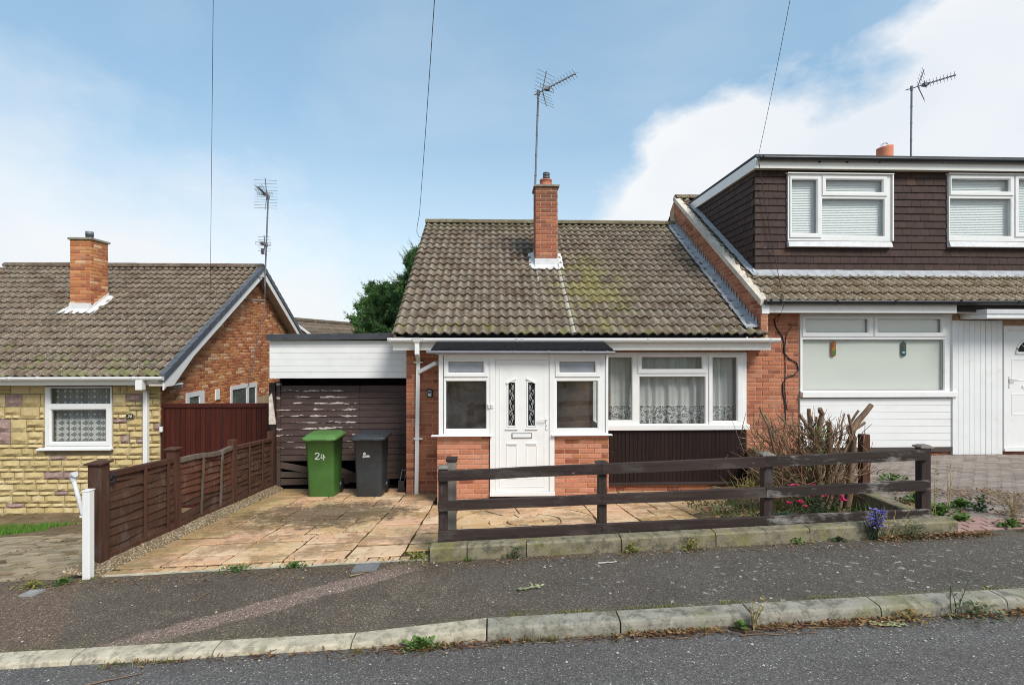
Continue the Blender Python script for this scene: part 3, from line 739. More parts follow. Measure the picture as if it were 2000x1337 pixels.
# ------------------------------------------------------------------ windows
def window(root, r, y, lights, m=PVC, name='window', glass=GLASS, sill=None, dep=.07):
    holes = []
    for g, kind, o in lights: holes.append(inset(o, .004) if kind.startswith('sash') else (g[0]-.012, g[1]+.012, g[2]-.012, g[3]+.012))
    mb = MB(); holed(mb, r, y, y+dep, holes)
    for (g, kind, o), h in zip(lights, holes):
        if not kind.startswith('sash'): mb.nest([(h, y), (g, y+.018), (g, y+.045)])
    w = mb.build(name, m, root)
    for g, kind, o in lights:
        kind2 = 'frost' if kind == 'sashf' else kind
        if kind.startswith('sash'):
            mb = MB(); mb.nest([(o, y+.004), (o, y-.012), (inset(o, .005), y-.018), ((g[0]-.02, g[1]+.02, g[2]-.02, g[3]+.02), y-.018), ((g[0]-.012, g[1]+.012, g[2]-.012, g[3]+.012), y-.012), (g, y+.002), (g, y+.045)])
            mb.build('sash', m, w)
        mb = MB(); mb.box(g[0]-.004, g[1]+.004, y+.03, y+.036, g[2]-.004, g[3]+.004)
        mb.build('pane', FROST if kind2 == 'frost' else glass, w)
        # dark gasket round the glass
        mb = MB(); mb.nest([(g, y+.0275), (inset(g, .005), y+.0275), (inset(g, .005), y+.0295)]); mb.build('gasket', BLACKP, w)
    if sill:
        mb = MB(); x0, x1, zb, zt, yo = sill
        mb.hexa([(x0, y-yo, zb), (x1, y-yo, zb), (x1, y+.02, zb), (x0, y+.02, zb), (x0, y-yo, zt-.008), (x1, y-yo, zt-.008), (x1, y+.02, zt), (x0, y+.02, zt)])
        mb.build('sill', m, w, .004)
    return w
def net(name, label, x0, x1, z0, z1, y, m, folds, amp, group=None):
    mb = MB(); n = max(30, int((x1-x0)*90)); ph = [R.uniform(0, 6) for _ in range(4)]
    def fn(u, v):
        x = lerp(x0, x1, u); t = u*(x1-x0)
        d = amp*(.55*math.sin(t*folds+ph[0]+.6*math.sin(t*7+ph[1]))+.35*math.sin(t*folds*1.83+ph[2])+.3*math.sin(t*folds*.41+ph[3]))
        return (x, y+d*(1-.25*v), lerp(z0, z1, v))
    mb.grid(n, 8, fn)
    return tag(mb.build(name, m), label, 'curtain', group)

# ================================================================== the bungalow in the middle
YW, YP = 8.8, 7.8
bung = thing('bungalow', 'low brick bungalow with white porch, mossy brown tiled roof and tall thin chimney', 'house', (1.4, YW, 0))
XL, XR, XPIER = ax(793, YW), ax(1457, YW), ax(1560, YW)
XPARTY = 4.52
WIN = rect(1182, 688, 1457, 840, YW)
mb = MB()
holed(mb, (XL+.004, XPIER-.01, -.5, 2.34), YW+.009, YW+.2, [(WIN[0]+.02, WIN[1]-.02, WIN[2]+.02, WIN[3]-.02)])
wall = mb.build('wall', MORTAR, bung)
mb = MB()
def gable_wall(mb, x0, x1, ye, ze, yr, zr, y0, y1, zb):
    k = (zr-ze)/(yr-ye)
    pr = [(y0, zb), (y1, zb), (y1, ze+k*(2*yr-y1-ye)-.08), (yr, zr-.08), (y0, ze+k*(y0-ye)-.08)]
    mb.loft([[(x0, y, z) for y, z in pr], [(x1, y, z) for y, z in pr]], (True, True), False)
gable_wall(mb, XL+.01, XL+.2, 8.4, 2.56, 12.6, 5.36, 9.0, 16.4, -.5)
gable_wall(mb, XPARTY-.2, XPARTY-.01, 8.4, 2.56, 12.6, 5.36, 9.0, 16.4, -.5)
mb.box(XL+.2, XPARTY-.2, 16.2, 16.4, -.5, 2.4)
mb.build('side_wall', MORTAR, bung)
mb = MB(); mb.box(XL+.2, XPARTY-.2, 9.0, 16.2, -.1, 0); mb.box(XL+.2, XPARTY-.2, 9.0, 16.2, 2.36, 2.4); mb.box(XL+.2, XPARTY-.2, 12.4, 12.5, 0, 2.36)
mb.build('room', ROOM, bung)
items = []
lay(items, M_BR, (XL, YW, 0), 0, -.86-XL, -.2, 2.35)
hz = [(0, 9, 0, 0)]
lay(items, M_BR, (XR+.003, YW, 0), 0, XPIER-XR-.003, -.125, 2.35, off=.06)
lay(items, M_BR, (1.78, YW, 0), 0, XR-1.78, -.275, .1, off=.1)
flush(wall, items, [B_MAIN], 'brick', 300)
# window with three lights
gl = lambda *a: rect(*a, YW)
win = window(bung, (WIN[0], WIN[1], az(829, YW, 1320), WIN[3]), YW-.02,
    [(gl(1187, 698, 1233.5, 820), 'fixed', None), (gl(1253, 697, 1370, 720), 'sash', gl(1245, 691, 1379, 728.5)), (gl(1249, 735.5, 1376, 827), 'fixed', None), (gl(1391, 698, 1438, 821), 'sash', gl(1383, 691, 1450, 831))],
    sill=(WIN[0]-.02, XR+.03, az(840, YW), az(829.5, YW), .06))
net('net_curtain', 'pleated white net curtain with leafy lace hem in the wide three-light window', WIN[0]+.03, WIN[1]-.03, WIN[2]+.02, WIN[3]-.03, YW+.17, lace('floral_net_wide', pat_main), 30, .048)
# dark boarding under the window
pz0, pz1 = az(944, YW), az(841.5, YW)
mb = MB(); mb.box(1.79, XR, YW-.012, YW+.008, pz0, pz1)
pan = mb.build('under_window_panel', PANELW, bung)
nb = 38; bw = (XR-1.79)/nb
mb = MB(); mb.add([(0, 0, 0), (bw-.005, 0, 0), (bw-.005, 0, pz1-pz0-.004), (0, 0, pz1-pz0-.004), (-.003, .012, 0), (bw-.002, .012, 0), (bw-.002, .012, pz1-pz0-.004), (-.003, .012, pz1-pz0-.004)], [(0, 1, 2, 3), (0, 3, 7, 4), (1, 5, 6, 2), (3, 2, 6, 7), (4, 5, 1, 0)])
bme = mb.mesh('board', PANELW)
for i in range(nb): link('board', bme, pan, (1.792+i*bw, YW-.025+R.uniform(-.0015, .0015), pz0))
mb = MB(); mb.hexa([(1.785, YW-.06, pz0-.03), (XR, YW-.06, pz0-.03), (XR, YW-.002, pz0-.03), (1.785, YW-.002, pz0-.03), (1.785, YW-.055, pz0-.012), (XR, YW-.055, pz0-.012), (XR, YW-.026, pz0+.012), (1.785, YW-.026, pz0+.012)])
mb.build('drip_ledge', PANELW, pan)
def air_brick(root, r, y, m, nx=5, nz=4):
    mb = MB(); w = (r[1]-r[0])/nx; h = (r[3]-r[2])/nz
    holed(mb, r, y-.012, y+.04, [(r[0]+(i+.2)*w, r[0]+(i+.8)*w, r[2]+(k+.25)*h, r[2]+(k+.75)*h) for i in range(nx) for k in range(nz)])
    return mb.build('air_brick', m, root)
air_brick(wall, rect(1219, 945.5, 1244, 960, YW), YW, TERRA)
# fascia, soffit, gutter, pipes
FY = 8.47
mb = MB(); mb.box(ax(767, FY), ax(1506, FY), FY, FY+.022, az(683.5, FY), az(666, FY)+.04)
mb.build('fascia', CREAMP, bung, .003)
mb = MB(); mb.box(ax(767, FY), ax(1506, FY), FY+.023, YW-.002, az(683.5, FY)+.004, az(683.5, FY)+.02)
mb.build('soffit', SOFFIT, bung)
gx0, gx1 = ax(758, 8.4), ax(1521, 8.4)
gutter(bung, gx0, gx1, 8.39, az(660, 8.39), PVC, .055, 'gutter', [ax(p, 8.39) for p in (762, 828, 1009, 1020, 1136, 1265, 1377, 1503)])
mb = MB()
xa, xb = ax(815, 8.4), ax(817, 8.74)
mb.loft([[(xa+sx*s, 8.39+sy*s, z) for sx, sy in ((-1, -1), (1, -1), (1, 1), (-1, 1))] for s, z in ((.075, az(661, 8.4)), (.06, az(666.5, 8.4)), (.036, az(671, 8.4)), (.036, az(691, 8.4)))], (True, True), False)
mb.bar((xa, 8.40, az(690, 8.4)), (xb, 8.755, az(704, 8.74)), .068, .068)
mb.bar((xb, 8.755, az(700, 8.74)), (ax(813.5, 8.74), 8.755, az(966, 8.74)), .066, .066, (0, 1, 0))
dp = mb.build('downpipe', PVC, bung, .004)
mb = MB(); mb.bar((xb, 8.755, az(727, 8.74)), (ax(853, 8.5), 8.5, az(708, 8.5)), .062, .062); mb.build('branch_pipe', PVC, bung, .004)
for q in (707, 855):
    mb = MB(); mb.box(xb-.075, xb+.075, 8.715, 8.798, az(q, 8.74)-.011, az(q, 8.74)+.011); mb.build('pipe_clip', PVC, dp)
# roof
roofm = gable_deck(bung, 'roof', XL-.1, XPARTY, 8.45, 2.56+.033, 12.6, 5.365, FELT)
CHX0, CHX1, CHY = ax(1045.5, 10.5), ax(1090, 10.5), 10.5
LXT = ax(1110, 9.3)
def cream_line(x, k):
    # repaired cream tiles running down from the chimney's right corner
    return (CHX1-.05 < x < CHX1+.26 and k < 9) or (CHX0+.0 < x < CHX0+.24 and 6 < k < 9)
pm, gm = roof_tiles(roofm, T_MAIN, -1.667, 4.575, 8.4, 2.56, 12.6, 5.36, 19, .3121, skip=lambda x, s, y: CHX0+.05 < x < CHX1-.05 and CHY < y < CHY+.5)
# cream strips (mortar-washed rolls) left as narrow tiles over the run below the chimney
kslope = (5.36-2.56)/4.2
for x0, w_, k0, k1 in ((CHX1-.035, .105, 0, 9), (CHX0-.0, .09, 7, 9)):
    mb = MB()
    for k in range(k0, k1):
        y0 = 8.4+k*gm*math.cos(pm); z0 = 2.56+k*gm*math.sin(pm); u = Vector((0, math.cos(pm), math.sin(pm))); nn = Vector((0, -math.sin(pm), math.cos(pm)))
        a = Vector((x0+R.uniform(-.008, .008), y0, z0)); e1 = nn*.066; e2 = nn*.042
        pts = []
        for q, hh in ((0, .02), (.25, .058), (.5, .066), (.75, .058), (1, .02)):
            pts.append((a+Vector((q*w_, 0, 0))+nn*hh+u*.004, a+Vector((q*w_, 0, 0))+u*gm*.985+nn*(hh-.027)))
        mb.add([p for pr in pts for p in pr], [(2*i, 2*i+2, 2*i+3, 2*i+1) for i in range(4)], True)
    mb.build('mortar_run', T_CREAM, roofm)
ridge(roofm, T_MAIN, -1.667, 4.50, 12.6, 5.355)
mb = MB(); mb.hexa([(-1.655, 8.45, 2.53), (XL+.02, 8.45, 2.53), (XL+.02, 12.6, 5.29), (-1.655, 12.6, 5.29), (-1.655, 8.45, 2.585), (XL+.02, 8.45, 2.585), (XL+.02, 12.6, 5.345), (-1.655, 12.6, 5.345)])
mb.build('verge', VERGE_M, roofm)
# chimney
ch = chimney(bung, CHX0, CHX1, CHY, CHY+.5, 3.7, az(364, CHY), M_BC, MORTAR_D, -1, .045, 4.05)
ct = az(364, CHY)+.045
def pot(ch, x, y, z, r, h, m, name='chimney_pot', n=16):
    mb = MB()
    mb.loft([[(x+r*k*math.cos(2*math.pi*i/n), y+r*k*math.sin(2*math.pi*i/n), z+h*t) for i in range(n)] for k, t in ((1.12, 0), (1.04, .12), (.98, .5), (.95, .82), (1.0, .84), (1.0, 1), (.82, 1), (.8, .6))], (True, True))
    return mb.build(name, m, ch)
pot(ch, ax(1066, CHY+.25), CHY+.25, ct, .13, .17, TERRA)
mb = MB(); px_ = ax(1067, CHY+.25)
for k in range(5):
    zc = ct+.17+k*.032
    mb.loft([[(px_+r*math.cos(2*math.pi*i/14), CHY+.25+r*math.sin(2*math.pi*i/14), zc+z) for i in range(14)] for r, z in ((.055, 0), (.074, .004), (.074, .02), (.055, .024), (.055, .032))], (False, True))
mb.build('flue_terminal', STEEL, ch)
def ragged(mb, poly, dz, seed):
    pass
def flash(ch, name, m, pts, th=.008):
    mb = MB(); n = len(pts)
    up = [Vector(p) for p in pts]; dn = [p-Vector((0, 0, th)) for p in up]
    mb.add(up, [tuple(range(n))]); mb.add(dn, [tuple(range(n-1, -1, -1))])
    for i in range(n): mb.quad(dn[i], dn[(i+1) % n], up[(i+1) % n], up[i])
    return mb.build(name, m, ch)
def roofz(y, ye, ze, k, up=.075): return ze+(y-ye)*k+up
def apron(ch, x0, x1, y, yd, ye, ze, k, m, hw, seed):
    # lead dressed over the tiles in front of and beside the stack
    r = random.Random(seed); zz = lambda yy: roofz(yy, ye, ze, k)
    lo = []; n = 11
    for i in range(n+1):
        x = lerp(x0-hw, x1+hw, i/n); lo.append((x, y-.13+r.uniform(-.02, .02), zz(y-.13)-.005+.012*math.sin(i*2.2)))
    flash(ch, 'apron_flashing', m, lo+[(x1+hw*.5, y-.003, zz(y)+.02), (x0-hw*.5, y-.003, zz(y)+.02)])
    mb = MB(); mb.box(x0-.012, x1+.012, y-.012, y-.001, zz(y)-.03, zz(y)+.14); mb.build('upstand', m, ch)
    for sx, xx in ((-1, x0), (1, x1)):
        mb = MB()
        for i in range(5):
            ya, yb = y-.1+i*(yd+.1)/5, y-.1+(i+1)*(yd+.1)/5+.01
            w = hw*r.uniform(.75, 1.1)
            p = [(xx, ya, zz(ya)+.012+i*.001), (xx+sx*w, ya+r.uniform(-.02, .02), zz(ya)-.004), (xx+sx*w*r.uniform(.9, 1.1), yb, zz(yb)-.004), (xx, yb, zz(yb)+.012)]
            mb.hexa([(a, b, c-.012) for a, b, c in p]+p)
            q = [(xx+sx*.003, ya, zz(ya)-.03), (xx+sx*.011, ya, zz(ya)-.03), (xx+sx*.011, yb, zz(yb)-.03), (xx+sx*.003, yb, zz(yb)-.03)]
            t = zz(yb)+.085
            mb.hexa(q+[(a, b, (zz(b)+.05 if b == ya else t)) for a, b, c in q])
        mb.build('side_flashing', m, ch)
apron(ch, CHX0, CHX1, CHY, .5, 8.4, 2.56, kslope, LEADW, .11, 4)

# porch: brick base, white frames, door, black lean-to roof
base = MB()
pl, pr_ = ax(853, YP), ax(1190, YP)
dl, dr = ax(957, YP), ax(1083, YP)
zs = az(848, YP); zb = -.06
for a, b, o, px0, px1 in ((pl, dl-.003, .0, pl+.006, pl+.1), (dr+.003, pr_, .05, pr_-.1, pr_-.006)):
    base = MB(); base.box(a+.006, b-.006, YP+.029, YP+.12, zb-.1, zs-.003); base.box(px0, px1, YP+.12, YW-.002, zb-.1, zs-.003)
    pb = base.build('porch_base', MORTAR, bung); items = []
    lay(items, M_BP, (a, YP+.02, 0), 0, b-a, zs-.003-.075*13, zs-.003, off=o)
    if o: lay(items, M_BP, (pr_, YP+.02, 0), math.pi/2, YW-YP-.02, zs-.003-.075*13, zs-.003, off=.1)
    else: lay(items, M_BP, (pl, YW, 0), -math.pi/2, YW-YP-.02, zs-.003-.075*13, zs-.003, off=.1)
    flush(pb, items, [B_PORCH], 'brick', 300)
gp = lambda *a: rect(*a, YP)
ztop = az(691, YP)
for (f0, f1, low, upg, ups, s0, s1) in ((857, 957, (871, 744.5, 949, 837), (876, 705.5, 944, 727), (867, 702, 953, 735.5), 842.5, 962), (1083, 1188, (1088, 744.5, 1167, 836), (1093, 705.5, 1162, 726.5), (1084.5, 702, 1172, 735.5), 1077, 1195)):
    w = window(bung, (ax(f0, YP), ax(f1, YP), zs, ztop), YP, [(gp(*low), 'fixed', None), (gp(*upg), 'sashf', gp(*ups))], name='porch_window', glass=GLASS_D, sill=(ax(s0, YP), ax(s1, YP), az(850, YP), zs+.0, .07))
    for p in (f0 if f0 < 900 else f1-15,):
        mb = MB(); mb.box(ax(p+8.5, YP), ax(p+10, YP), YP-.003, YP-.001, zs+.02, ztop-.02); mb.build('corner_seam', GREYP, w)
for x0, x1 in ((pl+.02, pl+.075), (pr_-.075, pr_-.02)):
    rr = (YP+.08, YW-.01, zs, ztop)
    mb = MB(Matrix(((0, 1, 0, 0), (1, 0, 0, 0), (0, 0, 1, 0), (0, 0, 0, 1))))
    holed(mb, rr, x0, x1, [(YP+.17, YW-.1, zs+.07, ztop-.08)]); f = mb.build('side_frame', PVC, bung)
    mb = MB(); mb.box((x0+x1)/2-.003, (x0+x1)/2+.003, YP+.165, YW-.095, zs+.065, ztop-.075); mb.build('pane', GLASS, f)
mb = MB(); mb.box(pl+.1, pr_-.1, YP+.12, YW-.03, -.1, az(966, YP)); mb.build('porch_floor', ROOM, bung)
mb = MB(); mb.box(pl+.1, pr_-.1, YW-.03, YW-.003, az(966, YP)+.001, ztop); mb.build('inner_wall', ROOMB, bung)
mb = MB(); mb.box(.1, .95, YW-.07, YW-.034, az(966, YP)+.01, 1.98); mb.build('inner_door', plain('inner_door_wood', (.10, .05, .03), .5, .3, .2, 8), bung)
# the door
fr = MB(); L0, L1 = ax(967.5, YP), ax(1072.5, YP); zt, zbm = az(703, YP), az(960, YP)
fr.box(dl, L0-.003, YP-.012, YP+.07, zbm, ztop); fr.box(L1+.003, dr, YP-.012, YP+.07, zbm, ztop); fr.box(L0-.003, L1+.003, YP-.012, YP+.07, zt+.003, ztop)
dfr = fr.build('door_frame', PVC, bung, .005)
mb = MB(); mb.box(dl-.003, dr+.003, YP-.035, YP+.07, az(967.5, YP), zbm-.001); mb.build('threshold', PVC, dfr, .004)
mb = MB()
gla = [gp(993, 747, 1005.5, 831), gp(1031.5, 747, 1044.5, 831)]
lf = (L0, L1, zbm+.003, zt)
holed(mb, lf, YP+.004, YP+.05, gla)
for q in (inset(lf, .062),):
    mb.nest([(q, YP+.0042), (inset(q, .006), YP-.001), (inset(q, .012), YP-.001), (inset(q, .02), YP+.0042)])
door = mb.build('front_door', PVC, bung)
for i, g in enumerate(gla):
    mb = MB(); mb.box(g[0], g[1], YP+.025, YP+.03, g[2], g[3]); mb.build('door_glass', DARKG, door)
    mb = MB(); mb.nest([((g[0]-.022, g[1]+.022, g[2]-.022, g[3]+.022), YP+.003), ((g[0]-.018, g[1]+.018, g[2]-.018, g[3]+.018), YP-.008), ((g[0]-.006, g[1]+.006, g[2]-.006, g[3]+.006), YP-.008), (g, YP+.02)])
    mb.build('glazing_surround', PVC, door)
    # pale leaded scrolls
    mb = MB(); cx = (g[0]+g[1])/2; w = (g[1]-g[0])*.40; hh = g[3]-g[2]
    stem = [(cx+w*.55*math.sin(t*9.5+i*math.pi), YP+.022, g[2]+.02+t*(hh-.04)) for t in [k/40 for k in range(41)]]
    mb.tube(stem, .0032, 4)
    for k in range(8):
        z0 = g[2]+.035+k*(hh-.07)/7.5; s = 1 if (k+i) % 2 else -1
        mb.tube([(cx+s*w*.15+s*w*.75*math.sin(t*3.0)*(1-t*.3), YP+.022, z0+.05*math.sin(t*5.2)-.01+.02*t) for t in [j/10*1.15 for j in range(11)]], .003, 4)
    mb.build('leading', plain('pale_leading', (.55, .56, .55), .4, .4), door)
    xm0, xm1 = (989, 1008) if i == 0 else (1028, 1047)
    ya, yb = (748, 738.5) if i == 0 else (738.5, 748)
    mb = MB(); mb.bar((ax(xm0, YP), YP-.006, az(ya, YP)), (ax(xm1, YP), YP-.006, az(yb, YP)), .02, .03); mb.build('moulding', PVC, door, .005)
    for q0, q1, qy in ((987, 1011.5, 837.5), (990, 1010, 866)) if i == 0 else ((1026, 1050.5, 837.5), (1028, 1048.5, 866)):
        mb = MB(); mb.box(ax(q0, YP), ax(q1, YP), YP-.016, YP+.005, az(qy+1.2, YP), az(qy-1.4, YP)); mb.build('moulding', PVC, door, .005)
    q = gp(989, 868, 1011, 935) if i == 0 else gp(1027, 868, 1050, 935)
    mb = MB(); mb.nest([(q, YP+.0042), (inset(q, .008), YP-.002), (inset(q, .016), YP-.002), (inset(q, .026), YP+.0042)]); mb.build('door_panel', PVC, door)
lb = gp(999.5, 845, 1039, 855)
mb = MB(); mb.nest([(lb, YP+.004), (lb, YP-.008), (inset(lb, .009), YP-.008), (inset(lb, .01), YP-.002)]); lbx = mb.build('letterbox', GREYP, door)
mb = MB(); q = inset(lb, .011); mb.box(q[0], q[1], YP-.007, YP+.003, q[2], q[3]); mb.build('flap', PVC, lbx, .003)
mb = MB(); q = gp(1065.8, 815, 1070, 839); mb.box(q[0], q[1], YP-.008, YP+.004, q[2], q[3])
mb.tube([(q[0]+.016, YP-.006, q[3]-.02), (q[0]+.016, YP-.05, q[3]-.02), (q[0]-.01, YP-.055, q[3]-.02), (q[0]-.11, YP-.05, q[3]-.016)], .009, 8)
hd = mb.build('handle', PVC, door, .002)
mb = MB(); mb.box(q[0]+.012, q[0]+.02, YP-.0095, YP-.0075, q[2]+.05, q[2]+.075); mb.build('keyhole', BLACKP, hd)
for q0, q1 in ((952.5, 957.3), (958.2, 963.8)):
    q = gp(q0, 787.5, q1, 796); mb = MB(); mb.box(q[0], q[1], YP-.03, YP-.012, q[2], q[3]); o = mb.build('door_bell', PVC, bung, .004)
    mb = MB(); c = ((q[0]+q[1])/2, (q[2]+q[3])/2); mb.tube([(c[0], YP-.029, c[1]), (c[0], YP-.034, c[1])], .007, 10); mb.build('bell_button', GREYP, o)
q = rect(834, 760, 845.5, 775.5, YW); mb = MB(); mb.box(q[0], q[1], YW-.05, YW+.002, q[2], q[3]); ks = mb.build('key_safe', BLACKP, bung, .012)
mb = MB(); mb.box(q[0]+.02, q[1]-.02, YW-.056, YW-.051, q[2]+.02, q[3]-.015); mb.build('cover', plain('silver_cover', (.5, .52, .54), .4, .5), ks, .004)
mb = MB(); mb.box(q[0]+.028, q[1]-.028, YW-.0585, YW-.0565, q[2]+.075, q[3]-.025); mb.build('dial_window', BLACKP, ks)
# lean-to roof and its gutter
rx0, rx1 = ax(842, 7.68), ax(1197, 7.68)
mb = MB()
mb.hexa([(rx0, 7.69, az(686, 7.69)), (rx1, 7.69, az(686, 7.69)), (rx1+.02, FY-.003, az(674, FY)), (rx0, FY-.003, az(674, FY)), (rx0, 7.69, az(681.5, 7.69)), (rx1, 7.69, az(681.5, 7.69)), (rx1+.02, FY-.003, az(665.5, FY)), (rx0, FY-.003, az(665.5, FY))])
for k in range(26):
    x = lerp(rx0, rx1, k/26); mb.hexa([(x, 7.66+R.uniform(-.008, .008), az(689.5, 7.68)+R.uniform(-.006, .004)), (x+(rx1-rx0)/26, 7.66, az(689.5, 7.68)+R.uniform(-.006, .004)), (x+(rx1-rx0)/26, 7.689, az(690, 7.68)), (x, 7.689, az(690, 7.68)), (x, 7.662, az(681.2, 7.68)), (x+(rx1-rx0)/26, 7.662, az(681.2, 7.68)), (x+(rx1-rx0)/26, 7.72, az(680.6, 7.72)), (x, 7.72, az(680.6, 7.72))])
prf = mb.build('porch_roof', FELT, bung)
mb = MB(); mb.box(rx0+.06, rx1-.06, 7.72, 7.797, az(691.5, YP)-.0, az(684, YP)); mb.box(rx0+.06, rx1-.06, 7.798, YW-.35, ztop+.002, ztop+.03); mb.build('porch_fascia', PVC, bung)
mb = MB(); mb.tube([(ax(833, 7.63), 7.625, az(687.4, 7.63)), (ax(1201, 7.63), 7.625, az(688.6, 7.63))], .024, 10); pg = mb.build('porch_gutter', GREYP, bung)
for p in (880, 940, 1005, 1072, 1140, 1186):
    mb = MB(); x = ax(p, 7.63); mb.tube([(x-.012, 7.625, az(688, 7.63)), (x+.012, 7.625, az(688, 7.63))], .029, 10); mb.build('bracket', GREYP, pg)

# ================================================================== garage with boarded door
YG = 9.4
gar = thing('garage', 'flat roofed garage with white boarded fascia above a peeling brown door', 'garage', (-2.7, YG, -.14))
g0, g1 = ax(527, 9.1), XL+.0
mb = MB(); mb.hexa([(g0-.02, 9.0, az(665, 9.05, 600)), (g1+.12, 9.0, az(662, 9.05, 700)), (g1+.12, 15, az(662, 9.05)), (g0-.02, 15, az(665, 9.05)), (g0-.02, 8.99, az(652.5, 9.05, 600)), (g1+.12, 8.99, az(649.5, 9.05, 700)), (g1+.12, 15, az(649.5, 9.05)), (g0-.02, 15, az(652.5, 9.05))])
mb.build('roof', FELT_G, gar, .006)
fz0, fz1 = az(738, 9.1, 650), az(664.5, 9.1, 650)
mb = MB(); mb.box(g0, g1+.05, 9.105, 9.14, fz0, fz1-.004); fas = mb.build('fascia', PVC_D, gar)
nb = 6; bh = (fz1-fz0)/nb
mb = MB(); mb.add([(0, 0, .0), (g1+.05-g0, 0, 0), (g1+.05-g0, 0, bh-.006), (0, 0, bh-.006), (0, .014, -.003), (g1+.05-g0, .014, -.003), (g1+.05-g0, .014, bh), (0, .014, bh)], [(0, 1, 2, 3), (3, 2, 6, 7), (4, 5, 1, 0), (0, 3, 7, 4), (1, 5, 6, 2)])
me = mb.mesh('board', PVC_D)
for i in range(nb): link('board', me, fas, (g0, 9.088, fz0+i*bh))
dz1 = az(752, YG, 650); d0, d1, dm = ax(548, YG), XL+.02, ax(703, YG)
dz0 = -.145
dh = (dz1-dz0)/16
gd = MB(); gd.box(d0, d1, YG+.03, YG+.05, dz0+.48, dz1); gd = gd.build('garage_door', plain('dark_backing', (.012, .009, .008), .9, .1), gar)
def plank(x0, x1, z, tilt=0, h=dh, dy=0):
    mb = MB(); x0 += R.uniform(-.004, .004)
    zb = [z+tilt*0, z+tilt]
    mb.hexa([(x0, YG-.012+dy, zb[0]), (x1, YG-.012+dy, zb[1]), (x1, YG+.026+dy, zb[1]), (x0, YG+.026+dy, zb[0]), (x0, YG+.002+dy, zb[0]+h-.004), (x1, YG+.002+dy, zb[1]+h-.004), (x1, YG+.026+dy, zb[1]+h-.004), (x0, YG+.026+dy, zb[0]+h-.004)])
    return mb.build('plank', PEEL, gd, .003)
for k in range(16):
    z = dz0+k*dh
    if k >= 4: plank(d0+.0, dm-.004, z); 
    if k >= 1: plank(dm+.004, d1, z, R.uniform(-.004, .004))
# broken planks at the foot of the door
plank(d0-.02, d0+.68, dz0+.33, -.14); plank(d0-.04, dm-.1, dz0+.16, -.03, .1); plank(d0+.0, dm-.2, dz0+.02, .01, .11)
plank(d0+.95, dm+.0, dz0+.27, -.17, .1); plank(d0+.8, dm, dz0+.08, -.03, .1)
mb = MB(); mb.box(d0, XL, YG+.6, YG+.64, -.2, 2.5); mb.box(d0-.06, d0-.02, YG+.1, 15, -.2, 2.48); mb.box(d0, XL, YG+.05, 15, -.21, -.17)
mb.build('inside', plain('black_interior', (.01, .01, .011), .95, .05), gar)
for p0, p1, yy, m, q in ((528, 540, YG-.06, FPOST, 747), (541, 548.5, YG-.03, PEEL, 745)):
    mb = MB(); mb.box(ax(p0, YG), ax(p1, YG)-.003, yy, yy+.1, -.16, az(q, YG, 540)); mb.build('door_post', POSTW if m is FPOST else m, gar, .004)
mb = MB(); mb.hexa([(ax(525, 9.2), 9.2, az(828, 9.2, 530)), (ax(538, 9.2), 9.2, az(828, 9.2, 530)), (ax(538, 9.2), 9.23, az(828, 9.2, 530)), (ax(525, 9.2), 9.23, az(828, 9.2, 530)), (ax(525, 9.2), 9.2, az(775, 9.2, 530)), (ax(530, 9.2), 9.2, az(768, 9.2, 530)), (ax(530, 9.2), 9.23, az(768, 9.2, 530)), (ax(525, 9.2), 9.23, az(775, 9.2, 530))])
mb.build('flaking_board', plain('flaking_white', (.55, .50, .42), .8, .2, .3, 14, 0, ((.06, .035, .03), .9)), gar)

# ================================================================== stone-clad bungalow on the left
YL = 9.95
LE, LZE, LR, LZR = 9.6, 1.80, 13.7, 4.415; LK = (LZR-LZE)/(LR-LE)
lefth = thing('stone_clad_bungalow', 'bungalow faced in buff stone with mottled brick gable and brown tiled roof', 'house', (-8.5, YL, -.75))
XLC = ax(313.5, YL); XLV = -6.05; XLF = -12.6
LW = rect(89, 755, 219, 876, YL)
mb = MB(); holed(mb, (XLF, XLC-.004, -1.1, 1.9), YL+.012, YL+.2, [(LW[0]+.02, LW[1]-.02, LW[2]+.02, LW[3]-.02)])
lwall = mb.build('stone_wall', STONE_J, lefth)
def stone_meshes(m, n=5):
    out = []
    for s in range(n):
        r = random.Random(s*5+1); mb = MB(); nx, nz = 5, 3
        gridp = [[(i/nx, -(.006+r.uniform(.0, .022) if 0 < i < nx and 0 < k < nz else .001), k/nz) for i in range(nx+1)] for k in range(nz+1)]
        pts = [(x+(r.uniform(-.03, .03) if 0 < x < 1 else 0), y-(.012 if (0 < x < 1 and k == 1) else 0), z+(r.uniform(-.05, .05) if 0 < z < 1 else 0)) for k, row in enumerate(gridp) for x, y, z in row]
        mb.add(pts, [(k*(nx+1)+i, k*(nx+1)+i+1, (k+1)*(nx+1)+i+1, (k+1)*(nx+1)+i) for k in range(nz) for i in range(nx)], False)
        mb.add([(0, -.001, 0), (1, -.001, 0), (1, .03, 0), (0, .03, 0), (0, -.001, 1), (1, -.001, 1), (1, .03, 1), (0, .03, 1)], [(3, 2, 1, 0), (4, 5, 6, 7), (1, 2, 6, 5), (3, 0, 4, 7)], False)
        out.append(mb.mesh('stone', m))
    return out
SY, SM = stone_meshes(STONE_Y), stone_meshes(STONE_M)
items = []
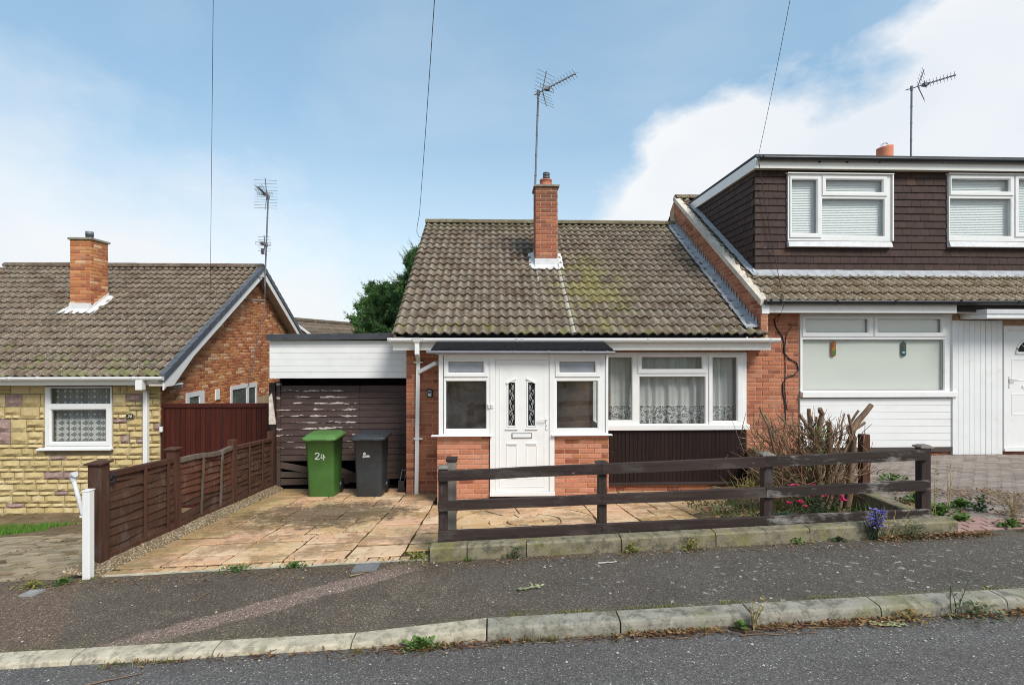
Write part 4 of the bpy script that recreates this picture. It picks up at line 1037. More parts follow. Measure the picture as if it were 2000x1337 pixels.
def stone(x0, x1, z0, z1):
    if x1-x0 < .03: return
    hw = (LW[0]-.01, LW[1]+.01, LW[2]-.02, LW[3]+.02)
    if x0 < hw[1] and x1 > hw[0] and z0 < hw[3] and z1 > hw[2]:
        if x0 < hw[0]-.04: stone(x0, hw[0], z0, z1)
        if x1 > hw[1]+.04: stone(hw[1], x1, z0, z1)
        return
    me = R.choice(SM) if R.random() < .1 else R.choice(SY)
    p = Vector((x0+.006, YL, z0+.006))
    items.append((abs(x0+6), me, Matrix.Translation(p) @ Matrix.Diagonal((x1-x0-.012, 1, z1-z0-.012, 1)), 0))
z = -.80
def course(z, h, wa, wb):
    x = XLC
    while x > -11.2:
        w = R.uniform(wa, wb); stone(max(x-w, -11.25), x, z, z+h); x -= w
while z < .45:
    course(z, .145, .17, .42); z += .145; course(z, .078, .2, .34); z += .078
while z < 1.78:
    x = XLC
    while x > -11.2:
        w = R.uniform(.26, .36); b = max(x-w, -11.25); t = R.random(); hh = min(.235, 1.85-z)
        if t < .4: stone(b, x, z, z+hh)
        elif t < .72:
            c = lerp(b, x, R.uniform(.4, .6)); stone(b, c, z, z+.15); stone(c, x, z, z+.15); stone(b, x, z+.15, z+hh)
        else:
            c = lerp(b, x, R.uniform(.4, .6)); stone(b, x, z+.085, z+hh); stone(b, c, z, z+.085); stone(c, x, z, z+.085)
        x -= w
    z += .235
flush(lwall, items, [STONE_Y, STONE_M], 'stone', 300)
g9 = lambda *a: rect(*a, YL)
window(lefth, (LW[0], LW[1], az(873, YL, 150), LW[3]), YL-.015, [(g9(98.5, 757.5, 215.5, 788), 'fixed', None), (g9(101.5, 800, 208, 861.5), 'sash', g9(92, 791, 217, 869.5))], sill=(ax(77.5, YL), ax(222.5, YL), az(877.6, YL, 150), az(873, YL, 150), .07))
net('net_curtain', 'spotted white lace net curtain in the window of the buff stone wall', LW[0]+.03, LW[1]-.03, LW[2]+.02, LW[3]-.03, YL+.16, LACE_B, 30, .036)
mb = MB(); mb.box(XLF, XLC-.3, YL+1.6, YL+1.7, -1, 1.9); mb.box(XLF, XLC-.3, YL+.2, YL+1.7, -1, -.95); mb.box(XLF, XLC-.3, YL+.2, YL+1.7, 1.8, 1.82); mb.build('room', ROOM, lefth)
# number plate
pc = at(254.4, 812, YL-.03); mb = MB(); n = 24
for a, b, m in ((.078, .055, 0), (.070, .047, 1)):
    mb.cm = m; yy = -.012 if m == 0 else -.016
    mb.loft([[(pc.x+a*math.cos(2*math.pi*i/n), pc.y+y_, pc.z+b*math.sin(2*math.pi*i/n)) for i in range(n)] for y_ in (.012, yy)], (True, True), False)
npl = mb.build('number_plate', [plain('brass_rim', (.35, .27, .10), .4, .5), BLACKP], lefth)
def lettering(txt, p, size, m, parent, rot=(math.pi/2, 0, 0), shear=0, ext=.002, name='lettering'):
    cu = bpy.data.curves.new('lettering', 'FONT'); cu.body = txt; cu.size = size; cu.extrude = ext; cu.shear = shear; cu.align_x = 'CENTER'; cu.align_y = 'CENTER'
    cu.materials.append(m)
    o = bpy.data.objects.new(name, cu); C.objects.link(o); o.parent = parent; o.location = Vector(p)-ORG[parent.name]; o.rotation_euler = rot; ORG[o.name] = ORG[parent.name]
    me = bpy.data.meshes.new_from_object(o); q = link(name, me, parent); q.location = o.location; q.rotation_euler = rot
    bpy.data.objects.remove(o); return q
lettering('26', (pc.x, pc.y-.019, pc.z), .082, plain('cream_lettering', (.75, .70, .55), .5, .3), npl, shear=.25)
# fascia, gutter, pipe
mb = MB(); mb.box(XLF, XLV-.02, LE+.075, LE+.1, az(752, LE+.08, 150), az(740, LE+.08, 150)+.05); mb.build('fascia', CREAMP, lefth, .003)
mb = MB(); mb.box(XLF, XLV-.02, LE+.101, YL-.002, az(752, LE+.08, 150)+.004, az(752, LE+.08, 150)+.02); mb.build('soffit', SOFFIT, lefth)
gutter(lefth, XLF, XLV-.0, LE-.005, az(735.5, LE, 150), PVC, .055, 'gutter', [ax(p, LE) for p in (20, 75, 164, 261, 275)])
mb = MB(); xo = ax(274.5, LE); xp = ax(286, YL-.05)
mb.box(xo-.06, xo+.06, LE-.06, LE+.05, az(761, LE, 275), az(742, LE, 275)); mb.bar((xo+.03, LE, az(757, LE, 275)), (xp, YL-.06, az(763, YL, 286)), .065, .065); mb.box(xp-.04, xp+.04, YL-.095, YL-.02, -.9, az(760, YL, 286))
mb.build('downpipe', PVC, lefth, .006)
# gable brickwork
mb = MB(); gable_wall(mb, XLC-.2, XLC-.008, LE, LZE, LR, LZR, YL+.013, 2*LR-YL, -1.1); mb.box(XLF, XLC-.2, 2*LR-YL-.2, 2*LR-YL, -1.1, 1.9)
lg = mb.build('gable_wall', MORTAR_D, lefth)
def cap_at(px, py): return None
sw = []
def side_rect(p0, p1, zt, zb):
    f = lambda p: XLC/((p-1000)/1000*math.cos(TH)+math.sin(TH))*(-(p-1000)/1000*math.sin(TH)+math.cos(TH))
    return f(p0), f(p1), zb, zt
s1 = side_rect(363, 398, 1.41, .4); s2 = side_rect(450, 501, 1.40, .75)
def lclip(z):
    e = (z+.06-(LZE-.08))/LK
    a = max(0, LE+e-YL); b = min(7.45, 2*(LR-YL)-a)
    return (a, b) if b > a+.05 else None
items = []
lay(items, M_BL, (XLC, YL, 0), math.pi/2, 7.45, 1.0, 4.33, holes=[(s[0]-YL, s[1]-YL, s[2], s[3]) for s in (s1, s2)], clip=lclip, off=.05)
flush(lg, items, [B_LEFT], 'brick', 300)
TX = Matrix(((0, -1, 0, XLC), (1, 0, 0, 0), (0, 0, 1, 0), (0, 0, 0, 1)))   # local x -> +Y, local -y -> +X
def side_window(s, lights):
    w = None
    mb = MB(TX); holes = [(a, b, c, d) for a, b, c, d in lights]
    holed(mb, s, -.018, .006, holes); w = mb.build('side_window', PVC, lefth)
    for h in holes:
        mb = MB(TX); mb.box(h[0], h[1], -.004, -.001, h[2], h[3]); mb.build('pane', GLASS, w)
        mb = MB(TX); mb.box(h[0], h[1], .001, .004, h[2], h[3]); mb.build('blind', plain('grey_net', (.16, .17, .17), .9, .1, .3, 20), w)
    return w
side_window(s1, [(s1[0]+.10, s1[1]-.18, s1[2]+.08, s1[3]-.10)])
mid = lerp(s2[0], s2[1], .62)
side_window(s2, [(s2[0]+.07, mid-.05, s2[2]+.06, s2[3]-.10), (mid+.06, s2[1]-.07, s2[2]+.06, s2[3]-.12)])
vr = side_rect(420, 428, 1.38, 1.14); mb = MB(TX); mb.box(vr[0], vr[1], -.02, .01, vr[2], vr[3]); mb.build('wall_vent', CREAMP, lefth, .006)
mb = MB(TX); mb.box(*side_rect(469, 475, 0, 0)[:2], -.006, .02, 2.03, 2.16); mb.build('air_brick', TERRA, lefth)
# roof
lroof = gable_deck(lefth, 'roof', XLF, XLV-.03, LE+.03, LZE+.03, LR, LZR+.005, FELT)
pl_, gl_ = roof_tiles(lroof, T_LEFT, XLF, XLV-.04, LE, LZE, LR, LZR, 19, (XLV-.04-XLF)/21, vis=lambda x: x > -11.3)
ridge(lroof, T_LEFT, XLF, XLV-.02, LR, LZR-.005, .12, .42)
# grey capped verge over a white bargeboard, both slopes
for s in (1, -1):
    for k in range(19):
        y0 = LE+k*gl_*math.cos(pl_); y1 = y0+gl_*1.12*math.cos(pl_); z0 = LZE+k*gl_*math.sin(pl_); z1 = z0+gl_*1.12*math.sin(pl_)
        if s < 0: y0, y1 = 2*LR-y0, 2*LR-y1
        mb = MB(); a, b = XLV-.1, XLV+.012; lo, h0, h1 = -.075, .085, .06
        P = [(a, y0, z0+lo), (b, y0, z0+lo), (b, y1, z1+lo), (a, y1, z1+lo), (a, y0, z0+h0), (b, y0, z0+h0), (b, y1, z1+h1), (a, y1, z1+h1)]
        if s < 0: P = [P[i] for i in (3, 2, 1, 0, 7, 6, 5, 4)]
        mb.hexa(P); mb.build('verge_cap', VERGEU, lroof, .008)
    yy = (LE+.02, LR) if s > 0 else (2*LR-LE-.02, LR)
    mb = MB(); zz = (LZE+.02*LK, LZR)
    P = [(XLV-.035, yy[0], zz[0]-.24), (XLV-.012, yy[0], zz[0]-.24), (XLV-.012, yy[1], zz[1]-.24), (XLV-.035, yy[1], zz[1]-.24), (XLV-.035, yy[0], zz[0]-.02), (XLV-.012, yy[0], zz[0]-.02), (XLV-.012, yy[1], zz[1]-.02), (XLV-.035, yy[1], zz[1]-.02)]
    if s < 0: P = [P[i] for i in (3, 2, 1, 0, 7, 6, 5, 4)]
    mb.hexa(P); mb.build('bargeboard', PVC, lefth)
    mb = MB(); P = [(XLC, yy[0], zz[0]-.16), (XLV-.036, yy[0], zz[0]-.16), (XLV-.036, yy[1], zz[1]-.16), (XLC, yy[1], zz[1]-.16), (XLC, yy[0], zz[0]-.14), (XLV-.036, yy[0], zz[0]-.14), (XLV-.036, yy[1], zz[1]-.14), (XLC, yy[1], zz[1]-.14)]
    if s < 0: P = [P[i] for i in (3, 2, 1, 0, 7, 6, 5, 4)]
    mb.hexa(P); mb.build('verge_soffit', SOFFIT, lefth)
zl_ = az(752, LE+.08, 150)-.03; mb = MB(); cz_ = lambda y: LZE+(y-LE)*LK
mb.loft([[(x, y, z) for y, z in ((LE+.04, zl_), (LE+.30, zl_), (LE+.95, cz_(LE+.95)-.235), (LE+.95, cz_(LE+.95)-.06), (LE+.04, cz_(LE+.04)-.06))] for x in (XLV-.034, XLV-.007)], (True, True), False); mb.build('box_end', PVC, lefth)
mb = MB(); mb.box(XLC+.002, XLV-.035, LE+.102, YL+.3, zl_+.002, zl_+.02); mb.build('verge_return', PVC, lefth)
lp = Vector((XLC+.06, YL+.32, 1.62)); mb = MB(); mb.box(lp.x-.07, lp.x-.04, lp.y-.05, lp.y+.05, lp.z-.05, lp.z+.05); mb.tube([(lp.x-.04, lp.y, lp.z), (lp.x+.06, lp.y, lp.z), (lp.x+.14, lp.y+.02, lp.z-.01)], [.03, .05, .055], 10); mb.build('security_light', plain('grey_lamp_housing', (.4, .4, .4), .5, .4), lefth)
# chimney
LCY = 11.65
lc = chimney(lefth, ax(136, LCY), ax(176.5, LCY), LCY, LCY+.53, 2.8, az(468, LCY, 150), M_BL, MORTAR_D, 1, .05, 3.1)
apron(lc, ax(136, LCY), ax(176.5, LCY), LCY, .53, LE, LZE, LK, LEADW, .16, 9)
x = ax(175, LCY+.3); z = az(468, LCY, 150)+.05
mb = MB(); mb.loft([[(x+r*math.cos(2*math.pi*i/14), LCY+.3+r*math.sin(2*math.pi*i/14), z+h) for i in range(14)] for r, h in ((.075, 0), (.075, .1), (.08, .1), (.08, .19), (.06, .19))], (True, True)); mb.build('flue_terminal', STEEL, lc)

# ================================================================== dormer house on the right
RE, RZE, RR, RZR = 8.4, 3.115, 12.6, 6.02; RK = (RZR-RZE)/(RR-RE)
rh = thing('dormer_house', 'house with dark tile-hung dormer, white cladding and black gutters joined to the bungalow', 'house', (8, YW, .45))
XRF = 12.9; XD = ax(1475, 9.2)
RW = rect(1562, 613, 1857, 775, YW)
ZRT = az(611, 8.5, 1700)
mb = MB(); DR = (ax(1955, YW), ax(1955, YW)+1.05, az(880, YW, 1960), az(640, YW, 1960))
holed(mb, (XPIER-.008, XRF, -.1, ZRT+.05), YW+.009, YW+.2, [(RW[0]+.02, RW[1]-.02, RW[2]+.02, RW[3]-.02)]); mb.box(XPARTY+.01, XPIER-.01, YW+.009, YW+.2, 2.345, ZRT+.05)
rwall = mb.build('wall', MORTAR, rh)
items = []
lay(items, M_BR, (XPARTY, YW, 0), 0, XPIER-XPARTY, 2.35, ZRT+.04, off=.06)
lay(items, M_BR, (XPIER, YW, 0), 0, XRF-.6-XPIER, .55-.075*3, .551, off=.1)
flush(rwall, items, [B_MAIN], 'brick', 300)
mb = MB(); mb.box(XPIER, XRF, YW+1.4, YW+1.5, 0, 3); mb.box(XPARTY+.2, XRF, YW+.2, YW+1.4, 2.97, 3.0); mb.box(XPIER, XRF, YW+.2, YW+1.4, .3, .32); mb.build('room', ROOM, rh)
gr_ = lambda *a: rect(*a, YW)
window(rh, (RW[0], RW[1], az(763.5, YW, 1700), RW[3]), YW-.02, [(gr_(1572.5, 623, 1693, 649), 'sash', gr_(1565, 617, 1703, 657)), (gr_(1713, 623, 1836, 649), 'sash', gr_(1705, 617, 1845, 657)), (gr_(1567.5, 663.5, 1842, 762), 'fixed', None)], sill=(ax(1562, YW), ax(1862, YW), az(774.5, YW, 1700), az(763.5, YW, 1700), .07))
mb = MB(); mb.grid(40, 2, lambda u, v: (lerp(RW[0]+.03, RW[1]-.03, u), YW+.05+.004*math.sin(u*9), lerp(RW[2]+.02, RW[3]-.02, v)))
tag(mb.build('roller_blind', ROLLER), 'plain pale roller blind drawn down behind the big window', 'blind')
for (p, q, cols, lab, shp) in (((1630.5, 681), (5, 15.5), [(.30, .05, .02), (.36, .2, .03), (.06, .2, .04)], 'small stained glass sun catcher with rounded ends in red, yellow and green', 0), ((1768, 682.5), (5.5, 16), [(.015, .07, .085), (.18, .085, .03), (.5, .56, .56)], 'small blue stained glass sun catcher with an arched amber panel', 1)):
    c = at(p[0], p[1], YW-.01); a, b = q[0]*.0087, q[1]*.0087; yy = YW+.030
    mb = MB(); n = 20
    def outl(k): return [(c.x+a*k*math.cos(t)*(1 if shp == 0 else 1), yy, c.z+(b-a)*(1 if math.sin(t) > 0 else -1)*k+a*k*math.sin(t)*(1 if not (shp == 1 and math.sin(t) < 0) else .0)) for t in [2*math.pi*(i+.5)/n for i in range(n)]]
    r0 = outl(1.0); mb.cm = 0; mb.loft([r0, [(x, y-.006, z) for x, y, z in r0]], (True, True), False)
    mb.cm = 3; mb.tube([(c.x, yy-.003, c.z+b), (c.x, yy+.0, az(664, YW, 1700))], .002, 4)
    def blob(cx, cz, rx, rz, m, n=14, y=-.0085):
        mb.cm = m; ring = [(c.x+cx*a+rx*a*math.cos(2*math.pi*i/n), yy-.006, c.z+cz*b+rz*b*math.sin(2*math.pi*i/n)) for i in range(n)]
        mb.loft([ring, [(x, yy+y, z) for x, _, z in ring]], (True, True), False)
    if shp == 0: blob(-.1, .45, .7, .36, 0); blob(.3, .1, .5, .28, 1, y=-.0095); blob(0, -.5, .75, .34, 2); blob(-.3, -.1, .4, .15, 1, y=-.01); blob(.35, .62, .3, .16, 1, y=-.01)
    else: blob(0, .35, .55, .42, 1); blob(0, .3, .28, .3, 0, y=-.0095); blob(0, -.35, .7, .1, 2); blob(0, -.72, .75, .14, 0, y=-.009)
    ms = [plain('sun_catcher_%d' % i, cc, .25, .5, .25, 40) for i, cc in enumerate(cols)]+[STEEL]
    tag(mb.build('sun_catcher', ms), lab, 'sun catcher')
# cladding below the window and beside the door
def boards_h(root, name, x0, x1, z0, z1, n, y, m):
    mb = MB(); mb.box(x0, x1, y+.016, y+.03, z0, z1); p = mb.build(name, m, root); bh = (z1-z0)/n
    mb = MB(); mb.add([(0, 0, 0), (x1-x0, 0, 0), (x1-x0, 0, bh-.008), (0, 0, bh-.008), (0, .014, -.002), (x1-x0, .014, -.002), (x1-x0, .014, bh-.001), (0, .014, bh-.001)], [(0, 1, 2, 3), (3, 2, 6, 7), (4, 5, 1, 0), (0, 3, 7, 4), (1, 5, 6, 2)])
    me = mb.mesh('board', m)
    for i in range(n): link('board', me, p, (x0, y, z0+i*bh))
    return p
boards_h(rh, 'white_cladding', XPIER+.01, ax(1857, YW), az(872.5, YW, 1700), az(777, YW, 1700), 7, YW-.03, PVC)
mb = MB(); mb.box(XPIER+.0, ax(1866, YW), YW-.05, YW, az(881.5, YW, 1700), az(873, YW, 1700)); mb.build('base_strip', plain('brown_base_strip', (.07, .055, .045), .7, .2), rh)
air_brick(rwall, rect(1816, 882.5, 1836, 896, YW), YW, TERRA)
vb0, vb1 = ax(1858, YW-.03), ax(1955, YW-.03); vz0, vz1 = az(885.5, YW, 1900), az(626, YW, 1900)
mb = MB(); mb.box(vb0, vb1, YW-.04, YW+.008, vz0, vz1); vc = mb.build('door_side_cladding', PVC_D, rh)
nb = 9; bw = (vb1-vb0)/nb
for i in range(nb):
    mb = MB(); x0 = vb0+i*bw+.004; x1 = vb0+(i+1)*bw-(.008 if i == 5 else .002); j = .002 if i > 5 else 0
    mb.add([(x0, YW-.056-j, vz0), (x1, YW-.056-j, vz0), (x1, YW-.056-j, vz1), (x0, YW-.056-j, vz1), (x0-.003, YW-.041, vz0), (x1+.003, YW-.041, vz0), (x1+.003, YW-.041, vz1), (x0-.003, YW-.041, vz1)], [(0, 1, 2, 3), (0, 3, 7, 4), (1, 5, 6, 2), (3, 2, 6, 7), (4, 5, 1, 0)])
    mb.build('board', PVC_D, vc)
# front door with fan light
df = MB(); a0 = ax(1955.5, YW); l0 = ax(1964, YW); l1 = l0+.80; dzt, dzb = az(645.5, YW, 1980), az(874, YW, 1980)
df.box(a0, l0-.003, YW-.05, YW+.02, dzb, az(636, YW, 1980)); df.box(l1+.003, l1+.07, YW-.05, YW+.02, dzb, az(636, YW, 1980)); df.box(l0-.003, l1+.003, YW-.05, YW+.02, dzt+.003, az(636, YW, 1980))
rdf = df.build('door_frame', PVC, rh, .005)
mb = MB(); mb.box(a0, l1+.07, YW-.07, YW+.02, az(879, YW, 1980), dzb-.001); mb.build('threshold', PVC, rdf)
mb = MB(); mb.box(l0, l1, YW-.03, YW+.01, dzb+.002, dzt); rd = mb.build('front_door', PVC, rh, .003)
cx = (l0+l1)/2-.02; cz = az(688.5, YW, 2000); cx = ax(1998, YW)+.0+.0; cx = (l0+l1)/2
for k in range(4):
    t0, t1 = math.pi*k/4+.035, math.pi*(k+1)/4-.035; mb = MB()
    P = [(cx+r*math.cos(t), cz+.012+r*math.sin(t)) for r, ts in ((.055, [t0, (t0+t1)/2, t1]), (.205, [t1, (t0+t1)/2, t0])) for t in ts]
    mb.loft([[(x, YW-.031, z) for x, z in P], [(x, YW-.034, z) for x, z in P]], (True, True), False); mb.build('fan_light', DARKG, rd)
mb = MB(); arc = [(cx+.235*math.cos(math.pi*i/16), YW-.036, cz+.235*math.sin(math.pi*i/16)) for i in range(17)]
mb.tube(arc, .02, 6); mb.box(cx-.25, cx+.25, YW-.05, YW-.031, cz-.02, cz+.0); mb.build('fan_surround', PVC, rd)
mb = MB(); mb.tube([(cx+.045*math.cos(t), YW-.06, cz-.13+.06*math.sin(t)) for t in [math.pi*2*i/16 for i in range(17)]], .009, 6); mb.box(cx-.02, cx+.02, YW-.05, YW-.031, cz-.09, cz-.05); mb.build('knocker', PVC, rd)
for q in ((l0+.075, cx-.06, cz-.5, cz-.1), (cx+.06, l1-.075, cz-.5, cz-.1), (l0+.075, cx-.06, cz-1.1, cz-.72), (cx+.06, l1-.075, cz-1.1, cz-.72)):
    mb = MB(); mb.nest([(q, YW-.0302), (inset(q, .008), YW-.036), (inset(q, .016), YW-.036), (inset(q, .028), YW-.0302)]); mb.build('door_panel', PVC, rd)
mb = MB(); mb.box(cx-.13, cx+.13, YW-.042, YW-.031, cz-.63, cz-.575); mb.build('letterbox', PVC, rd, .004)
hx = l0+.03; mb = MB(); mb.box(hx-.016, hx+.016, YW-.04, YW-.031, cz-.62, cz-.42); mb.tube([(hx, YW-.04, cz-.47), (hx, YW-.08, cz-.47), (hx+.12, YW-.08, cz-.47)], .01, 6); mb.build('handle', plain('pale_handle', (.6, .6, .6), .35, .5), rd)
# canopy over the door
cy0 = 8.28; cx0 = ax(1927.5, cy0)
mb = MB(); mb.box(cx0, XRF-.6, cy0, YW-.003, az(613, cy0, 1930), az(603.5, cy0, 1930)); can = mb.build('canopy', plain('canopy_metal', (.52, .53, .54), .6, .4, .1, 6, 0, ((.3, .29, .27), .5)), rh, .006)
mb = MB(); mb.box(cx0+.015, XRF-.62, cy0+.015, YW-.004, az(621, cy0, 1930), az(613, cy0, 1930)-.002); mb.build('canopy_soffit', PVC_D, can, .004)
# eaves
FY2 = 8.47
mb = MB(); mb.box(ax(1503, FY2), ax(1869, FY2), FY2, FY2+.02, ZRT, az(595, FY2, 1700)+.03); mb.build('fascia', CREAMP, rh, .003)
mb = MB(); mb.box(XPARTY+.0, XRF, FY2+.021, YW-.002, ZRT+.006, ZRT+.02); mb.build('soffit', SOFFIT, rh)
mb = MB(); mb.box(ax(1869, FY2)+.003, XRF, FY2+.0, FY2+.02, ZRT+.025, az(595, FY2, 1700)+.03); mb.build('bare_fascia', plain('dark_bare_fascia', (.03, .022, .017), .8, .2), rh)
q = rect(1488.5, 590, 1503, 612.5, 8.43); mb = MB(); mb.box(q[0], q[1], 8.43, 8.79, q[2], q[3]); mb.build('box_end', PVC, rh, .004)
gutter(rh, ax(1494, 8.4), XRF, 8.39, az(586.5, 8.39, 1700), BLACKP, .055, 'gutter', [ax(p, 8.39) for p in (1503, 1522, 1632, 1745, 1872, 1985)])
# roof below the dormer and beside its cheek
rroof = gable_deck(rh, 'roof', XPARTY, XRF, RE+.05, RZE+.033, RR, RZR, FELT)
def skipd(x, s, y): return x > XD+.1 and y > 9.32
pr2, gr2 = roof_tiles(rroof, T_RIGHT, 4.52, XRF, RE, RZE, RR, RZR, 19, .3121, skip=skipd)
ridge(rroof, T_RIGHT, 4.50, XD+1.0, RR, RZR-.01)
# white mortared verge
mb = MB()
for i in range(14):
    a, b = i/14, (i+1)/14; wv = R.uniform(.045, .075)
    f = lambda t: (lerp(RE+.02, RR, t), lerp(RZE, RZR, t))
    (ya, za), (yb, zb_) = f(a), f(b)
    mb.hexa([(4.455, ya, za-.05), (4.53+wv, ya, za+.03), (4.53+wv, yb, zb_+.03), (4.455, yb, zb_-.05), (4.46, ya, za+.055), (4.53+wv, ya, za+.075), (4.53+wv, yb, zb_+.075), (4.46, yb, zb_+.055)])
mb.build('verge_mortar', plain('pale_verge_mortar', (.56, .50, .42), .95, .1, .25, 5, .5, ((.16, .13, .08), .6)), rroof)
# party wall showing between the two roofs
mb = MB()
P0 = [(RE+.05, 2.45), (RR, 5.2), (RR+.3, 5.2), (RR+.3, RZR-.25), (RR, RZR-.04), (RE+.05, RZE-.02)]
mb.loft([[(x, y, z) for y, z in P0] for x in (4.478, 4.6)], (True, True), False)
pw = mb.build('party_wall', MORTAR_D, rh)
def pclip(z):
    # local u runs back to front: u = RR - y
    y_hi = RE+(z+.05-2.56)/kslope; y_lo = RE+(z+.04-RZE+.03)/RK
    y_lo = max(RE+.05, y_lo); y_hi = min(RR, y_hi)
    return (RR-y_hi, RR-y_lo) if y_hi > y_lo+.05 else None
items = []
lay(items, M_BR, (4.47, RR, 0), -math.pi/2, RR-RE, 2.5, 5.95, clip=pclip)
lay(items, M_BR, (4.476, RE+.044, 0), 0, .13, 2.575, 3.05)
flush(pw, items, [B_MAIN], 'brick', 300)
# lead flashing between the lower roof and the party wall
mb = MB(); nst = 38
for i in range(nst):
    t0, t1 = i/nst, (i+1)/nst
    y0, y1 = lerp(RE+.12, RR-.02, t0), lerp(RE+.12, RR-.02, t1)
    z0, z1 = roofz(y0, 8.4, 2.56, kslope, .055), roofz(y1, 8.4, 2.56, kslope, .055); ww = .20+R.uniform(-.012, .012)
    lap = .012 if i % 3 == 0 else .0
    mb.hexa([(4.47-ww, y0-lap, z0-.002), (4.475, y0-lap, z0+.02), (4.475, y1, z1+.02), (4.47-ww, y1, z1-.002), (4.47-ww, y0-lap, z0+.012+lap), (4.475, y0-lap, z0+.034+lap), (4.475, y1, z1+.034), (4.47-ww, y1, z1+.012)])
lead = mb.build('lead_flashing', LEAD, bung)
mb = MB()
for i in range(nst):
    y0, y1 = lerp(RE+.12, RR-.02, i/nst), lerp(RE+.12, RR-.02, (i+1)/nst)
    z0, z1 = roofz(y0, 8.4, 2.56, kslope, .08), roofz(y1, 8.4, 2.56, kslope, .08); h = .12+R.uniform(-.015, .015)
    mb.add([(4.462, y0, z0), (4.462, y1, z1), (4.459, y1, z1+.02), (4.456, y0+.035, z1+h-.02), (4.459, y0, z0+.03)], [(0, 1, 2, 3, 4), (4, 3, 2, 1, 0)])
mb.build('stepped_flashing', LEAD, lead)
# dormer
DZ0, DZ1 = az(527, 9.2, 1480), az(330, 9.2, 1480)
D1, D2 = rect(1537, 342, 1738, 471, 9.2), (ax(1850, 9.2), ax(1850, 9.2)+1.9, az(471, 9.2, 1850), az(342, 9.2, 1850))
mb = MB(); holed(mb, (XD+.02, XRF, DZ0-.3, DZ1+.1), 9.225, 9.3, [inset(D1, .02), inset(D2, .02)])
kz = lambda y: RZE+(y-RE)*RK
yb = RE+(DZ1-RZE)/RK
mb.loft([[(x, y, z) for y, z in ((9.225, DZ0-.1), (9.225, DZ1), (yb, DZ1))] for x in (XD+.02, XD+.08)], (True, True), False)
mb.box(XD+.1, XRF, 10.4, 10.45, 3.2, DZ1); mb.box(XD+.1, XRF, 9.3, 10.4, 3.5, 3.55)
dorm = mb.build('dormer', plain('dormer_backing', (.02, .014, .012), .9, .1), rh)
rows = 14; gd_ = (DZ1-DZ0)/rows; tw = .168
def hung_meshes():
    out = []
    for s in range(4):
        r = random.Random(s+50); j = lambda q: r.uniform(-q, q); mb = MB(); b = .0
        mb.add([(.002, -.026+j(.003), j(.002)), (tw-.002, -.026+j(.003), j(.002)), (tw-.002, -.006, gd_+.02), (.002, -.006, gd_+.02), (.002, -.008, j(.001)), (tw-.002, -.008, 0)], [(0, 1, 2, 3), (4, 5, 1, 0), (0, 3, 4), (1, 5, 2)])
        out.append(mb.mesh('hung_tile', HUNG))
    return out
HM = hung_meshes(); items = []
for k in range(rows):
    z = DZ0+k*gd_; x = XD-(.084 if k % 2 else 0)
    while x < XRF-.2:
        x0, x1 = x, x+tw; x += tw
        for d in (D1, D2):
            if x0 > d[0]-.06 and x1 < d[1]+.06 and z > d[2]-.13 and z < d[3]: break
        else:
            if x1 < XD+.02: continue
            sx = 1.0; xx = x0
            if x0 < XD: sx = (x1-XD)/tw; xx = XD
            for d in (D1, D2):
                if d[2]-.1 < z < d[3] and x0 < d[0]-.0 < x1: sx = (d[0]-x0)/tw
                if d[2]-.1 < z < d[3] and x0 < d[1] < x1: sx = (x1-d[1])/tw; xx = d[1]
            if sx < .1: continue
            items.append((x0, R.choice(HM), Matrix.Translation((xx, 9.222, z)) @ Matrix.Diagonal((sx, 1, 1, 1)), 0))
    # cheek, facing the bungalow
    y = 9.2+(.0 if k % 2 else .084); yend = RE+(z+.05-RZE)/RK
    while y < yend+.1:
        y1 = min(y+tw, yend+.14)
        items.append((XD+3+y, R.choice(HM), Matrix.Translation((XD+.017, y1, z)) @ Matrix.Rotation(-math.pi/2, 4, 'Z') @ Matrix.Diagonal(((y1-y)/tw, 1, 1, 1)), 0)); y += tw
flush(dorm, items, [HUNG], 'hung_tile', 300)
mb = MB()
for k in range(rows):
    z = DZ0+k*gd_; j = R.uniform(-.004, .004); tilt = .02 if k == 9 else 0
    mb.hexa([(XD-.008+j, 9.19+j, z+tilt), (XD+.1, 9.193, z), (XD+.1, 9.222, z), (XD+.017, 9.30, z), (XD+.010, 9.21, z+gd_), (XD+.1, 9.215, z+gd_), (XD+.1, 9.222, z+gd_), (XD+.017, 9.30, z+gd_)])
mb.build('corner_tile', HUNG, dorm)
gd9 = lambda *a: rect(*a, 9.2)
bl = 'white venetian blind closed behind the '
